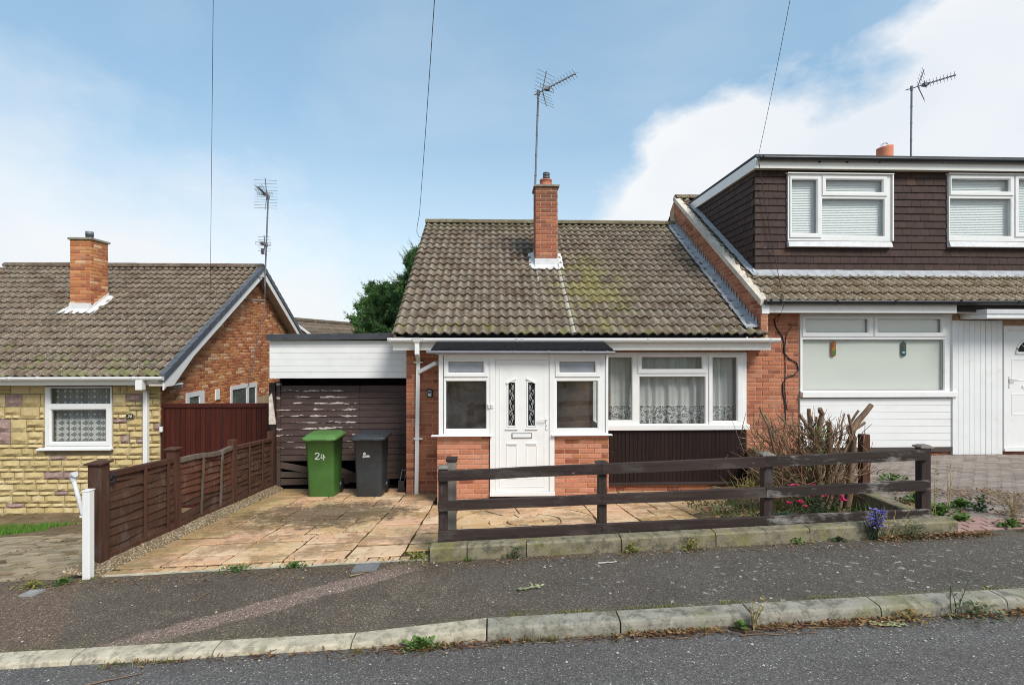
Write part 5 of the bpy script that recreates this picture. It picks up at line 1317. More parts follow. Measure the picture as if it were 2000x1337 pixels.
for d, lights, lab in ((D1, [(gd9(1544.5, 353, 1592.5, 456), 'sash', gd9(1540, 345.5, 1601, 465)), (gd9(1611, 353, 1720.5, 376), 'sash', gd9(1603, 345.5, 1729, 384)), (gd9(1604.5, 390, 1724, 461), 'fixed', None)], bl+'dormer window next to the tiled corner'),
                  (D2, [(gd9(1855.5, 352, 1967, 375), 'sash', gd9(1851.5, 345, 1975, 383)), (gd9(1851.5+2, 389.5, 1970.5, 461), 'fixed', None), (gd9(1986, 352, 2040, 455), 'sash', gd9(1978, 345, 2048, 464))], bl+'dormer window cut by the picture edge')):
    window(rh, (d[0], d[1], d[2], d[3]), 9.165, lights, name='dormer_window')
    mb = MB(); mb.hexa([(d[0], 9.12, d[2]-.115), (d[1], 9.12, d[2]-.115), (d[1], 9.2, d[2]-.115), (d[0], 9.2, d[2]-.115), (d[0], 9.155, d[2]-.012), (d[1], 9.155, d[2]-.012), (d[1], 9.22, d[2]-.004), (d[0], 9.22, d[2]-.004)]); mb.build('window_flashing', LEADW, dorm)
    mb = MB()
    n = int((d[3]-d[2])/.031)
    for k in range(n):
        z0 = d[2]+.02+k*.031
        mb.hexa([(d[0]+.03, 9.262, z0), (d[1]-.03, 9.262, z0), (d[1]-.03, 9.265, z0), (d[0]+.03, 9.265, z0), (d[0]+.03, 9.275, z0+.033), (d[1]-.03, 9.275, z0+.033), (d[1]-.03, 9.278, z0+.033), (d[0]+.03, 9.278, z0+.033)])
    tag(mb.build('venetian_blind', BLIND), lab, 'blind')
    mb = MB(); mb.hexa([(d[0]-.025, 9.12, d[3]+.002), (d[1]+.025, 9.12, d[3]+.002), (d[1]+.025, 9.2, d[3]+.002), (d[0]-.025, 9.2, d[3]+.002), (d[0]-.025, 9.125, d[3]+.02), (d[1]+.025, 9.125, d[3]+.02), (d[1]+.025, 9.22, d[3]+.03), (d[0]-.025, 9.22, d[3]+.03)]); mb.box(d[1]-.0, d[1]+.022, 9.13, 9.2, d[2], d[3]); mb.build('window_trim', CREAMP, dorm)
# flat roof of the dormer
zt = az(303, 9.1, 1480); zf_ = az(329, 9.1, 1480)
mb = MB(); mb.box(XD-.06, XRF, 9.06, RR+.3, zt-.05, zt+.005); fr_ = mb.build('flat_roof', FELT_G, dorm)
mb = MB(); mb.box(XD-.035, XRF, 9.075, 9.095, zf_, zt-.055); mb.build('fascia', CREAMP, dorm, .003)
yb2 = RE+(zf_-RZE)/RK+.1
mb = MB(); mb.box(XD-.06, XD-.038, 9.075, yb2+.3, zf_, zt-.03); mb.build('bargeboard', PVC, dorm, .003)
mb = MB(); mb.box(XD-.038, XD+.02, 9.096, yb2+.2, zf_+.005, zf_+.02); mb.box(XD-.034, XRF, 9.096, 9.2, zf_+.003, zf_+.02); mb.build('soffit', SOFFIT, dorm)
gutter(dorm, XD-.02, XRF, 9.02, az(305.5, 9.02, 1480), BLACKP, .05, 'gutter', [XD+.03])
for p in (1606, 1660, 1724, 1847, 1972):
    mb = MB(); x = ax(p, 9.05); mb.bar((x-.05, 9.07, az(318, 9.07, p)), (x+.01, 9.03, az(311, 9.03, p)), .03, .02); mb.build('gutter_bracket', BLACKP, dorm)
# lead round the dormer's foot
mb = MB(); n = 40
for i in range(n):
    x0, x1 = lerp(XD-.05, XRF-.3, i/n), lerp(XD-.05, XRF-.3, (i+1)/n)
    y = 9.08+R.uniform(-.015, .012); mb.hexa([(x0, y, kz(y)+.06), (x1, y, kz(y)+.06), (x1, 9.2, DZ0-.005), (x0, 9.2, DZ0-.005), (x0, y, kz(y)+.075), (x1, y, kz(y)+.075), (x1, 9.21, DZ0+.02), (x0, 9.21, DZ0+.02)])
for i in range(16):
    y0, y1 = lerp(9.1, yb+.1, i/16), lerp(9.1, yb+.1, (i+1)/16); w = .1+R.uniform(-.012, .012)
    mb.hexa([(XD-w, y0, kz(y0)+.06), (XD+.02, y0, kz(y0)+.07), (XD+.02, y1, kz(y1)+.07), (XD-w, y1, kz(y1)+.06), (XD-w, y0, kz(y0)+.075), (XD+.02, y0, kz(y0)+.11), (XD+.02, y1, kz(y1)+.11), (XD-w, y1, kz(y1)+.075)])
mb.build('lead_apron', LEAD, dorm)
# chimney stack behind the dormer with one pot above the roof line
mb = MB(); pcx = ax(1728, 11.6); mb.box(pcx-.3, pcx+.9, 11.4, 11.9, 5.2, 6.1); rc = mb.build('chimney', B_CHIM, rh)
pz = az(299, 11.6, 1728)-.1
mb = MB(); n = 18; mb.loft([[(pcx+r*math.cos(2*math.pi*i/n), 11.6+r*math.sin(2*math.pi*i/n), pz+h+ (.03*math.cos(2*math.pi*i/n) if h > .2 else 0)) for i in range(n)] for r, h in ((.15, -.2), (.165, .02), (.165, .2), (.168, .235), (.14, .235), (.13, .1))], (True, True)); pt = mb.build('chimney_pot', TERRA2, rc)
mb = MB()
for t in (0, math.pi/2): mb.tube([(pcx+.12*math.cos(a)*math.cos(t), 11.6+.12*math.cos(a)*math.sin(t), pz+.2+.13*math.sin(a)) for a in [math.pi*i/12 for i in range(13)]], .005, 5)
mb.build('bird_guard', STEEL, pt)

# ================================================================== drive, patio, beds
bedm = sheet('drive_bed', -3.82, XL, 5.01, 9.42, 16, 24, lambda x, y: zd(x, y)-.014, JOINT, .004, 5)
drive = thing('driveway', 'sandstone slab driveway and patio sloping down to the house', None, (-1, 5, zd(-1, 5)), None, 'structure')
bedm.parent = drive; bedm.location -= Vector(drive.location)
for nm, a, b, c, d in (('patio_bed', XL+.001, 3.9, 5.05, 8.79),):
    o = sheet(nm, a, b, c, d, 22, 16, lambda x, y: zd(x, y)-.014, JOINT, .004, 5); o.parent = drive; o.location -= Vector(drive.location)
def slab(pts, h=.014, name='slab', jit=.008, m=SLAB, parent=None, fz=zd, c=.007):
    # irregular riven stone from an outline, thickness down into the bed
    ring = []
    n = len(pts)
    for i in range(n):
        a, b = Vector(pts[i]), Vector(pts[(i+1) % n]); k = 1 if (b-a).length < .2 else 2
        for j in range(k): ring.append(a.lerp(b, j/k)+(Vector((R.uniform(-jit, jit), R.uniform(-jit, jit))) if k > 1 or jit < .005 else Vector((0, 0))))
    ce = sum(ring, Vector((0, 0)))/len(ring); tl = (R.uniform(-.006, .006), R.uniform(-.006, .006)); dz = R.uniform(-.005, .006)
    zz = lambda p: fz(p.x, p.y)+dz+tl[0]*(p.x-ce.x)+tl[1]*(p.y-ce.y)
    top = [Vector((*(p+(ce-p).normalized()*c), zz(p))) for p in ring]; rim = [Vector((*p, zz(p)-.005)) for p in ring]; low = [Vector((*p, zz(p)-h-.02)) for p in ring]
    mb = MB(); n = len(ring); mb.add(top+rim+low, [tuple(range(n))]+[q for i in range(n) for q in ((n+i, n+(i+1) % n, (i+1) % n, i), (2*n+i, 2*n+(i+1) % n, n+(i+1) % n, n+i))])
    return mb.build(name, m, parent or drive)
def rslab(x0, x1, y0, y1, g=.010, **k):
    q = g*2.1
    return slab([(x0+g, y0+q), (x1-g, y0+q), (x1-g, y1-q), (x0+g, y1-q)], **k)
def split(x0, x1, y0, y1, mx=.72):
    w, h = x1-x0, y1-y0
    if (w <= mx and h <= mx and (w*h < .30 or R.random() < .35)) or (w < .36 and h < .36):
        if w > .12 and h > .12: rslab(x0, x1, y0, y1)
        return
    if w > h*1.15 or (w > mx and h <= mx): c = x0+clamp(round(w*R.uniform(.38, .62)/.15)*.15, .25, w-.25); split(x0, c, y0, y1); split(c, x1, y0, y1)
    else: c = y0+clamp(round(h*R.uniform(.38, .62)/.15)*.15, .25, h-.25); split(x0, x1, y0, c); split(x0, x1, c, y1)
n = 30
for i in range(n):
    a, b = lerp(-3.78, -.62, i/n), lerp(-3.78, -.62, (i+1)/n)
    rslab(a, b, 5.03, 5.185, .008, name='edge_block', jit=.002)
mb = MB(); m_ = 24
for i in range(m_):
    a, b = lerp(-3.72, -.62, i/m_), lerp(-3.72, -.62, (i+1)/m_); mb.hexa([(a, 4.985, zf(a)-.05), (b, 4.985, zf(b)-.05), (b, 5.025, zf(b)-.05), (a, 5.025, zf(a)-.05), (a, 4.987, zf(a)+.006), (b, 4.987, zf(b)+.006), (b, 5.025, zf(b)+.006), (a, 5.025, zf(a)+.006)])
mb.build('edging_strip', KERB_L, drive)
cols = [-3.78, -3.18, -2.58, -1.98, -1.52]
split(-3.78, XL, 5.20, 9.36)
split(XL+.0, -.93, 5.20, 8.76)
CX, CY, CR = .39, 6.50, .92
split(-.93, CX-CR, 5.34, 7.78); split(CX-CR, CX+CR, 5.34, CY-CR); split(CX-CR, CX+CR, CY+CR, 7.78); split(CX+CR, 1.80, 5.34, 7.78)
split(1.80, 2.55, 5.34, 8.76); split(2.55, 3.35, 6.5, 8.76); split(3.35, 3.75, 7.3, 8.76)
def arc(r, a, b, k): return [(CX+r*math.cos(lerp(a, b, i/k)), CY+r*math.sin(lerp(a, b, i/k))) for i in range(k+1)]
def wedge(r0, r1, n_, off):
    for i in range(n_):
        g0, g1 = .008/max(r0, .1), .008/r1; a, b = off+2*math.pi*i/n_, off+2*math.pi*(i+1)/n_
        o = arc(r1-.007, a+g1, b-g1, max(3, 24//n_)); inn = arc(r0+.007, b-g0, a+g0, max(2, 16//n_)) if r0 > 0 else []
        slab(o+inn, name='circle_slab', jit=.001)
slab(arc(.225, .35, .35+math.pi, 10), name='circle_slab', jit=.001); slab(arc(.225, .37+math.pi, .33+2*math.pi, 10), name='circle_slab', jit=.001)
wedge(.235, .46, 8, .3); wedge(.46, .90, 12, .1)
for sx, sy, a0 in ((1, 1, 0), (-1, 1, math.pi/2), (-1, -1, math.pi), (1, -1, 1.5*math.pi)):
    slab([(CX+sx*(CR-.01), CY+sy*(CR-.01))]+[p for p in (arc(.915, a0+.13, a0+math.pi/2-.13, 8)[::-1] if True else [])], name='corner_slab', jit=.001)
# gravelly haunch under the lap fence
mb = MB()
def hn(u, v):
    y = lerp(5.0, 9.36, v); x = lerp(-4.12, -3.78, u)
    e = .085*(1-clamp((u-.25)/.75)**1.5)*clamp((y-4.98)/.12+.25)
    return (x+.02*mnoise.noise(Vector((0, y*3, u))), y, zd(x, y)+e+.014*mnoise.noise(Vector((x*14, y*14, 0)))-(.03 if u == 1 else 0))
mb.grid(10, 70, hn)
mb.cs = False
o = mb.build('gravel_haunch', GRAVEL, None, 0); tag(o, 'strip of rough gravelly concrete along the foot of the lap fence', None, None, 'structure')
tag(sheet('gravel_strip', -.55, 2.45, 5.06, 5.35, 40, 5, lambda x, y: zd(x, y)+.02, GRAVEL, .02, 12), 'pebble strip behind the garden edging')
tag(sheet('flower_bed', 2.4, 4.43, 5.06, 8.75, 40, 60, lambda x, y: zd(x, y)+.03+.03*clamp((x-2.6)/.5) if (x > 2.52 if y < 6.5 else (x > 3.33 if y < 7.3 else x > 3.74)) else zd(x, y)-.06, SOIL, .035, 6), 'bare soil flower bed under the cut shrub')
tag(sheet('left_drive', -13, -3.72, 5.0, 9.94, 60, 40, lambda x, y: zl(x, y)+(.045 if y > 9.5 else 0), SOIL, .035, 2.2), 'mossy earth-covered frontage of the stone bungalow')
mb = MB()
y = 5.04
row = 0
while y < 7.6:
    x = -4.16-(.1 if row % 2 else 0)
    while x > -7.2:
        if mnoise.noise(Vector((x*.8, y*.8, 3))) < .36 and R.random() < .93:
            mb.cr = R.random(); a, b = x-.196, x; c, d = y, y+.094; dz = .016+.02*mnoise.noise(Vector((x*1.3, y*1.3, 8)))+R.uniform(-.004, .004)
            P = [(a, c), (b, c), (b, d), (a, d)]
            mb.add([(p, q, zl(p, q)-.02) for p, q in P]+[(p, q, zl(p, q)+dz) for p, q in P], [(4, 5, 6, 7), (0, 1, 5, 4), (1, 2, 6, 5), (2, 3, 7, 6), (3, 0, 4, 7)])
        x -= .203
    y += .101; row += 1
tag(mb.build('sunken_pavers', PAVER_D), 'worn paving blocks half buried in earth before the stone bungalow', None, None, 'stuff')
mb = MB()
for k in range(9000):
    x, y = R.uniform(-10.5, -6.3), R.uniform(7.2, 8.8)
    if x > -7.15+.45*mnoise.noise(Vector((y*3, 0, 0)))+(y-8.1)*.3: continue
    h = R.uniform(.04, .10); a = R.uniform(0, 6.3); z = zl(x, y)-.01; w = .008; mb.cr = R.random()
    dx, dy = math.cos(a)*w, math.sin(a)*w; l = R.uniform(-.03, .03)
    mb.add([(x-dx, y-dy, z), (x+dx, y+dy, z), (x+l, y+l*.5, z+h)], [(0, 1, 2)])
tag(mb.build('grass', GRASSM), 'small bright patch of short grass before the buff stone wall', None, None, 'stuff')
# right-hand block paved drive
rdrive = thing('block_drive', 'weedy grey block paved drive of the dormer house', None, (6, 6, zr(6, 6)), None, 'structure')
o = sheet('drive_bed', 4.50, 13, 5.0, 8.8, 40, 20, lambda x, y: zr(x, y)-.012, JOINT, .006, 4); o.parent = rdrive; o.location -= Vector(rdrive.location)
pvm = {}
for m in (PAVER, PAVER_P):
    for s in range(3):
        r = random.Random(s); mb = MB(); c = .005; j = lambda: r.uniform(-.002, .002)
        P = [(0, 0), (.188, 0), (.188, .082), (0, .082)]; Q = [(c, c), (.188-c, c), (.188-c, .082-c), (c, .082-c)]
        mb.add([(x+j(), y+j(), -.05) for x, y in P]+[(x, y, -.004) for x, y in P]+[(x, y, j()) for x, y in Q], [(8, 9, 10, 11)]+[q for i in range(4) for q in ((i, (i+1) % 4, 4+(i+1) % 4, 4+i), (4+i, 4+(i+1) % 4, 8+(i+1) % 4, 8+i))])
        pvm[m.name, s] = mb.mesh('paver', m)
items = []
row = 0; y = 5.02
while y < 8.66:
    x = 4.60+(.1 if row % 2 else 0)-.2
    while x < 9.8:
        if x > 4.56:
            curve = 5.05+.35*max(0, 6.2-x)**1.3 if x < 6.2 else 5.0
            pink = y < 5.22+.12*max(0, 6.0-x)
            m = PAVER_P if pink else PAVER
            z = zr(x, y)+.012*mnoise.noise(Vector((x*.9, y*.9, 2)))
            M4 = Matrix.Translation((x, y, z)) @ Matrix.Rotation(math.atan((zr(x, y+.5)-zr(x, y))/.5), 4, 'X') @ Matrix.Rotation(-math.atan(.03), 4, 'Y') @ Matrix.Rotation(R.gauss(0, .01), 4, 'Z')
            items.append((y*y+.6*max(0, x-(y*1.0))**2*8, pvm[m.name, R.randrange(3)], M4, 0))
        x += .2
    y += .1; row += 1
flush(rdrive, items, [PAVER, PAVER_P], 'paver', 300)
# concrete edging round the garden
edg = thing('garden_edging', 'low mossy concrete edging blocks below the dark rail fence', 'edging', (2, 5, zf(2)))
ej = [-.62, -.26, .31, 1.236, 2.17, 3.11, 4.62]
def edge_block(a, b, name='edging_block'):
    mb = MB(); secs = []
    for x in (a+.005, (a+b)/2, b-.005):
        t = zf(x)+.135; j = R.uniform(-.003, .003)
        secs.append([(x, yy, z) for yy, z in ((4.935+j, zf(x)-.08), (4.94+j, t-.015), (4.955, t), (5.06, t+.004), (5.075, t-.01), (5.075, zf(x)-.08))])
    mb.loft(secs, (True, True), False); return mb.build(name, EDGE_M, edg)
for a, b in zip(ej, ej[1:]): edge_block(a, b)
for a, b in ((5.08, 6.0), (6.005, 6.92), (6.925, 7.84), (7.845, 8.75)):
    mb = MB(); secs = []
    for y in (a, b):
        t = lerp(.665, .62, (y-5)/3.7); secs.append([(x, y, z) for x, z in ((4.41, .2), (4.415, t-.01), (4.43, t), (4.55, t), (4.565, t-.012), (4.565, .2))])
    mb.loft(secs, (True, True), False); mb.build('edging_block', EDGE_M, edg)

# ================================================================== fences, gate, posts
YR_ = 5.12
rf = thing('rail_fence', 'dark brown three-rail fence on square posts along the garden edge', 'fence', (1.7, 5.17, zf(1.7)+.13))
rl = [((920, 940), (877, 897.5)), ((979.5, 998.5), (938, 957.5)), ((1037, 1058), (994, 1014))]
xs_ = [ax(855, YR_), ax(1176, YR_), ax(1497, YR_), ax(1818, YR_)]
for (l, r_) in rl:
    zl0, zl1, zr0, zr1 = az(l[1], YR_, 855), az(l[0], YR_, 855), az(r_[1], YR_, 1818), az(r_[0], YR_, 1818)
    zz = lambda x, a, b: lerp(a, b, (x-xs_[0])/(xs_[3]-xs_[0]))
    for i in range(3):
        a, b = xs_[i]+(.002 if i else 0), xs_[i+1]-.002
        if i == 2: b += R.uniform(-.01, .02)
        mb = MB(); dy = R.uniform(-.004, .004); n_ = 6; secs = []
        for k in range(n_+1):
            x = lerp(a, b, k/n_); w = R.uniform(-.0025, .0025); z0 = zz(x, zl0, zr0)+w; z1 = zz(x, zl1, zr1)+w
            secs.append([(x, YR_+dy, z0), (x, YR_+dy, z1-.004), (x, YR_+dy+.005, z1), (x, YR_+dy+.032, z1), (x, YR_+dy+.034, z0)])
        mb.loft(secs, (True, True), False); mb.build('rail', RAIL_R if i == 2 else RAIL, rf)
for p0, p1, top, m, cap in ((857, 874, 914, POSTW, 1), (1167.5, 1183.5, 905, POSTW, 2), (1488.5, 1506, 888, POSTG if False else POSTW, 3), (1794, 1812, 873, POSTW, 3)):
    x0, x1 = ax(p0, 5.2), ax(p1, 5.2); mid_ = (p0+p1)/2
    mb = MB(); mb.box(x0, x1, 5.16, 5.245, zf(x0)+.05, az(top, 5.2, mid_)); p = mb.build('post', m, rf, .004)
    mb = MB(); z = az(top, 5.2, mid_); s = .02 if cap > 1 else .012
    mb.loft([[(x0-s, 5.16-s, z), (x1+s, 5.16-s, z+R.uniform(-.004, .006)), (x1+s, 5.245+s, z), (x0-s, 5.245+s, z)], [(x0-s, 5.16-s, z+.014), (x1+s, 5.16-s, z+.012), (x1+s, 5.245+s, z+.016), (x0-s, 5.245+s, z+.014)], [(x0+.01, 5.175, z+.03), (x1-.01, 5.175, z+.03), (x1-.01, 5.23, z+.03), (x0+.01, 5.23, z+.03)]], (True, True), False)
    mb.build('post_cap', POSTG if cap == 3 or cap == 1 else POSTW, p, .003)
mb = MB(); x0, x1 = ax(873.5, 5.36), ax(891, 5.36); mb.box(x0, x1, 5.33, 5.42, zd(x0, 5.4)-.05, az(900, 5.36, 880)); p = mb.build('post', POSTG, rf, .005); p['label'] = 'split grey weathered post with a dark cap'
mb = MB(); z = az(900, 5.36, 880); mb.box(x0-.012, x1+.012, 5.318, 5.432, z, z+.035); mb.build('post_cap', POSTW, p, .006)
# lap panel fence on the left
FX = -3.98
lap = thing('lap_fence', 'low weathered brown lap panel fence running back beside the slab drive', 'fence', (FX, 7.3, zd(FX, 7.3)))
fb = lambda y: zd(-3.95, y)+.07
FP = [(5.3, .125, 1.02, 0, 1), (6.55, .1, 1.03, .06, 1), (7.92, .1, 1.0, -.01, 0), (9.28, .1, 1.02, 0, 0)]
for y, w, h, lean, cap in FP:
    z0 = fb(y)-.05; mb = MB(); yl = y-lean
    mb.hexa([(FX-w/2, y-w/2, z0), (FX+w/2, y-w/2, z0), (FX+w/2, y+w/2, z0), (FX-w/2, y+w/2, z0), (FX-w/2, yl-w/2, z0+h), (FX+w/2, yl-w/2, z0+h), (FX+w/2, yl+w/2, z0+h), (FX-w/2, yl+w/2, z0+h)])
    p = mb.build('post', FPOST if y > 5.4 else wood('first_post_wood', (.045, .022, .015), (.095, .042, .027), 2, .8, .1), lap, .004)
    if cap: mb = MB(); mb.box(FX-w/2-.025, FX+w/2+.025, yl-w/2-.025, yl+w/2+.025, z0+h, z0+h+.018); mb.build('post_cap', FPOST, p, .005)
for q in range(3):
    (ya, wa, ha, la, _), (yb_, wb, hb, lb_, _) = FP[q], FP[q+1]
    y0, y1 = ya+wa/2+.004, yb_-wb/2-.004; ns = 9; z_lo = lambda y: fb(y)+.02; hh = .80 if q else .82; sh = hh/ns
    bulge = lambda y, k: (.075*math.sin(math.pi*clamp((y-y0)/(y1-y0)))*(k/ns-.2) if q == 1 else .0)
    m = FENCER if q == 1 else FENCEW
    for k in range(ns):
        mb = MB(); secs = []; wv = R.uniform(0, 6); rip = (q == 1 and k in (1, 2))
        for i in range(9):
            y = lerp(y0, y1, i/8); zb_ = z_lo(y)+k*sh+.010*math.sin(y*7+wv)+R.uniform(-.004, .004); x = FX+bulge(y, k)+.006*math.sin(y*9+wv*2)
            if rip: zb_ += (-.05 if k == 1 else .035)*clamp(1-(y-y0)/(y1-y0)*1.25)
            zt_ = z_lo(y)+(k+1)*sh+.03+(R.uniform(-.003, .003))
            if rip and k == 1: zt_ -= .085*clamp(1-(y-y0)/(y1-y0)*1.1)+.01
            secs.append([(x+.024, y, zb_), (x+.006, y, zt_), (x-.004, y, zt_), (x+.012, y, zb_)])
        mb.loft(secs, (True, True), False); mb.build('slat', FENCEW if (q == 1 and k < 3) else m, lap)
    for t in ((.34, .72) if q else (.5, .86)):
        y = lerp(y0, y1, t); b0 = bulge(y, 0); b1 = bulge(y, ns); mb = MB(); ls = .03 if q == 1 else 0
        mb.bar((FX+.04+b0, y+ls, z_lo(y)), (FX+.04+b1, y-ls, z_lo(y)+hh+.01), .034, .022, (1, 0, 0)); mb.build('batten', WEATH if q == 1 else FPOST, lap, .003)
    for zz_, nm in ((hh+.0, 'top_rail'), (-.01, 'bottom_rail')):
        mb = MB(); secs = []
        for i in range(7):
            y = lerp(y0, y1, i/6); b = bulge(y, ns if zz_ > .1 else 0); z = z_lo(y)+zz_+(.012*math.sin(i*1.3) if q == 1 else 0); xx = FX+b
            secs.append([(xx+.015, y, z-.025), (xx+.045, y, z-.025), (xx+.045, y, z+.028), (xx-.012, y, z+.034), (xx-.012, y, z-.02)])
        mb.loft(secs, (True, True), False); mb.build(nm, WEATH if (q == 1 and zz_ > .1) else FPOST, lap)
mb = MB()
for r in (.03, .04): mb.tube([(FX+.05+.01*math.sin(a*3), 5.42+r*math.cos(a), fb(5.4)+.80+r*math.sin(a)) for a in [2*math.pi*i/16 for i in range(17)]], .008, 5)
mb.build('cable_coil', CABLE, lap)
# side gate of the left bungalow
YGT = 9.93; gx0_, gx1_ = ax(316, YGT), ax(525, YGT); gt = az(787.5, YGT, 420)
gate = thing('side_gate', 'tall red brown double gate of upright boards between bungalow and garage', 'gate', ((gx0_+gx1_)/2, YGT, -.8))
nb = 20; bw = (gx1_-gx0_-.1)/nb
mb = MB(); mb.hexa([(.003, 0, 0), (bw-.004, 0, 0), (bw-.004, .02, 0), (.003, .02, 0), (.003, 0, gt-.06+.75), (bw-.004, 0, gt-.06+.75), (bw-.004, .02, gt-.06+.75), (.003, .02, gt-.06+.75)]); gm_ = mb.mesh('board', GATEW)
for i in range(nb): link('board', gm_, gate, (gx0_+.05+i*bw, YGT+.012+R.uniform(0, .003), -.75))
mb = MB(); mb.box(gx0_, gx1_, YGT-.012, YGT+.045, gt-.075, gt); mb.build('top_rail', GATEW, gate, .004)
for x in (gx0_, gx1_-.05): mb = MB(); mb.box(x, x+.05, YGT-.008, YGT+.04, -.8, gt-.077); mb.build('stile', GATEW, gate, .004)
mb = MB(); mb.box((gx0_+gx1_)/2+.12, (gx0_+gx1_)/2+.128, YGT+.002, YGT+.03, -.75, gt-.08); mb.build('meeting_gap', BLACKP, gate)
q = rect(312.3, 833, 316, 843, YGT-.04); mb = MB(); mb.box(q[0], q[1]+.01, YGT-.06, YGT-.013, q[2], q[3]); mb.build('latch', PVC, gate, .004)
# lone brown post in the bed, white post with folded arm on the left
mb = MB(); sp_ = at(1688, 848, 6.2); mb.hexa([(sp_.x-.05, 6.16, .3), (sp_.x+.05, 6.16, .3), (sp_.x+.05, 6.25, .3), (sp_.x-.05, 6.25, .3), (sp_.x-.048, 6.16, sp_.z), (sp_.x+.045, 6.16, sp_.z+.008), (sp_.x+.045, 6.25, sp_.z), (sp_.x-.048, 6.25, sp_.z)])
tag(mb.build('fence_post', FPOST, None, .004), 'lone reddish brown square post behind the cut shrub', 'post')
wp = at(172, 1130, 4.97); zt_ = az(958, 4.97, 172)
bar_ = thing('barrier_post', 'white square post with a thin folded arm at the drive entrance', 'post', (wp.x, 4.97, zf(wp.x)-.03))
mb = MB(); mb.box(wp.x-.034, wp.x+.034, 4.94, 5.005, zf(wp.x)-.06, zt_); mb.build('post', PVC, bar_, .006)
mb = MB(); mb.box(wp.x-.038, wp.x+.038, 4.935, 5.01, zt_+.001, zt_+.012); mb.build('post_cap', PVC, bar_, .003)
a_, b_ = at(162, 1003, 4.97), at(143, 934, 4.97)
mb = MB(); mb.tube([a_, b_], .019, 10); mb.tube([b_+Vector((.002, 0, -.02)), b_+Vector((-.004, 0, .015)), b_+Vector((.006, -.01, .04)), b_+Vector((.035, -.02, .045))], [.024, .026, .027, .027], 10); mb.build('arm', plain('worn_white_tube', (.62, .62, .62), .4, .45, .15, 14), bar_)
mb = MB(); mb.box(a_.x-.02, wp.x-.03, 4.955, 4.985, a_.z-.03, a_.z-.012); mb.tube([(a_.x+.005, 4.97, a_.z-.03), (a_.x+.005, 4.97, a_.z+.03)], .012, 8); mb.build('bracket', PVC, bar_)

# ================================================================== bins and odds
def rrect(cx, cy, w, d, r, z, n=4, dy=0):
    out = []
    for qx, qy, a0 in ((1, -1, -90), (1, 1, 0), (-1, 1, 90), (-1, -1, 180)):
        for i in range(n+1):
            a = rad(a0+90*i/n); out.append((cx+qx*(w/2-r)+r*math.cos(a), cy+dy+qy*(d/2-r)+r*math.sin(a), z))
    return out
def wheelie(label, x, yf, zb, mb_, ml, h=1.03, rot=0, strokes=None, w=.51):
    b = thing('wheelie_bin', label, 'wheelie bin', (x, yf+.32, zb), None)
    d = .57; cy = yf+d/2
    m = MB(); m.loft([rrect(x, cy+.02, w*.80, d*.74, .05, zb+.012), rrect(x, cy+.02, w*.83, d*.78, .055, zb+.04), rrect(x, cy+.01, w*.86, d*.84, .055, zb+.42), rrect(x, cy, w*.93, d*.94, .05, zb+h-.115), rrect(x, cy, w*.98, d*.98, .05, zb+h-.11), rrect(x, cy, w*.98, d*.98, .05, zb+h-.075)], (True, True)); body = m.build('body', mb_, b)
    m = MB(); m.loft([rrect(x, cy-.01, w*1.06, d*1.06, .05, zb+h-.085), rrect(x, cy-.01, w*1.10, d*1.10, .06, zb+h-.08), rrect(x, cy-.01, w*1.11, d*1.10, .06, zb+h-.045), rrect(x, cy-.01, w*1.05, d*1.04, .06, zb+h-.03), rrect(x, cy-.0, w*.99, d*.96, .06, zb+h-.028), rrect(x, cy+.01, w*.94, d*.88, .07, zb+h-.002), rrect(x, cy+.01, w*.90, d*.84, .08, zb+h)], (True, True)); lid = m.build('lid', ml, b)
    m = MB()
    for s in (-1, 1): m.box(x+s*w*.33-.05, x+s*w*.33+.05, yf-.05, yf+.0, zb+h-.083, zb+h-.055)
    m.build('lid_grip', ml, lid, .008)
    m = MB(); m.tube([(x-w*.38, yf+d+.06, zb+h-.08), (x+w*.38, yf+d+.06, zb+h-.08)], .016, 8); 
    for s in (-1, 1): m.tube([(x+s*w*.36, yf+d-.02, zb+h-.09), (x+s*w*.36, yf+d+.06, zb+h-.08)], .014, 6)
    m.build('handle', mb_, b)
    for s in (-1, 1):
        m = MB(); m.loft([[(x+s*w*.42+t, yf+d-.06+rr*math.cos(a), zb+.1+rr*math.sin(a)) for a in [2*math.pi*i/18 for i in range(18)]] for t, rr in ((-.025, .085), (-.022, .1), (.022, .1), (.025, .085))], (True, True)); m.build('wheel', BLACKP, b)
    if strokes:
        m = MB(); cyf = lambda z: yf+d/2-(d*lerp(.84, .94, (z-zb-.42)/.5))/2+.007
        for st in strokes:
            pts = [Vector((x+px, 0, zb+pz)) for px, pz in st]
            for p, q in zip(pts, pts[1:]):
                t = (q-p).normalized(); nn = Vector((-t.z, 0, t.x))*.009; p = p-t*.004; q = q+t*.004
                P = [p-nn, q-nn, q+nn, p+nn]
                m.add([(v.x, cyf(v.z)-.004, v.z) for v in P], [(0, 1, 2, 3), (3, 2, 1, 0)])
        m.build('painted_number', PAINTW, b)
    return b
gbx = (ax(596, 8.55)+ax(656, 8.55))/2
s2_ = [(-.075, .735), (-.06, .755), (-.035, .76), (-.012, .745), (-.015, .72), (-.045, .685), (-.075, .658), (-.045, .652), (-.005, .658)]
s4_ = [[(.035, .735), (.022, .695), (.022, .672), (.045, .676), (.085, .69)], [(.062, .725), (.064, .69), (.058, .642)]]
wheelie('green wheelie bin with a white painted 24 on its front', gbx, 8.48, zd(gbx, 8.75)+.0, GREENB, GREENL, 1.05, 0, [s2_]+s4_)
bbx = (ax(689, 8.5)+ax(749, 8.5))/2
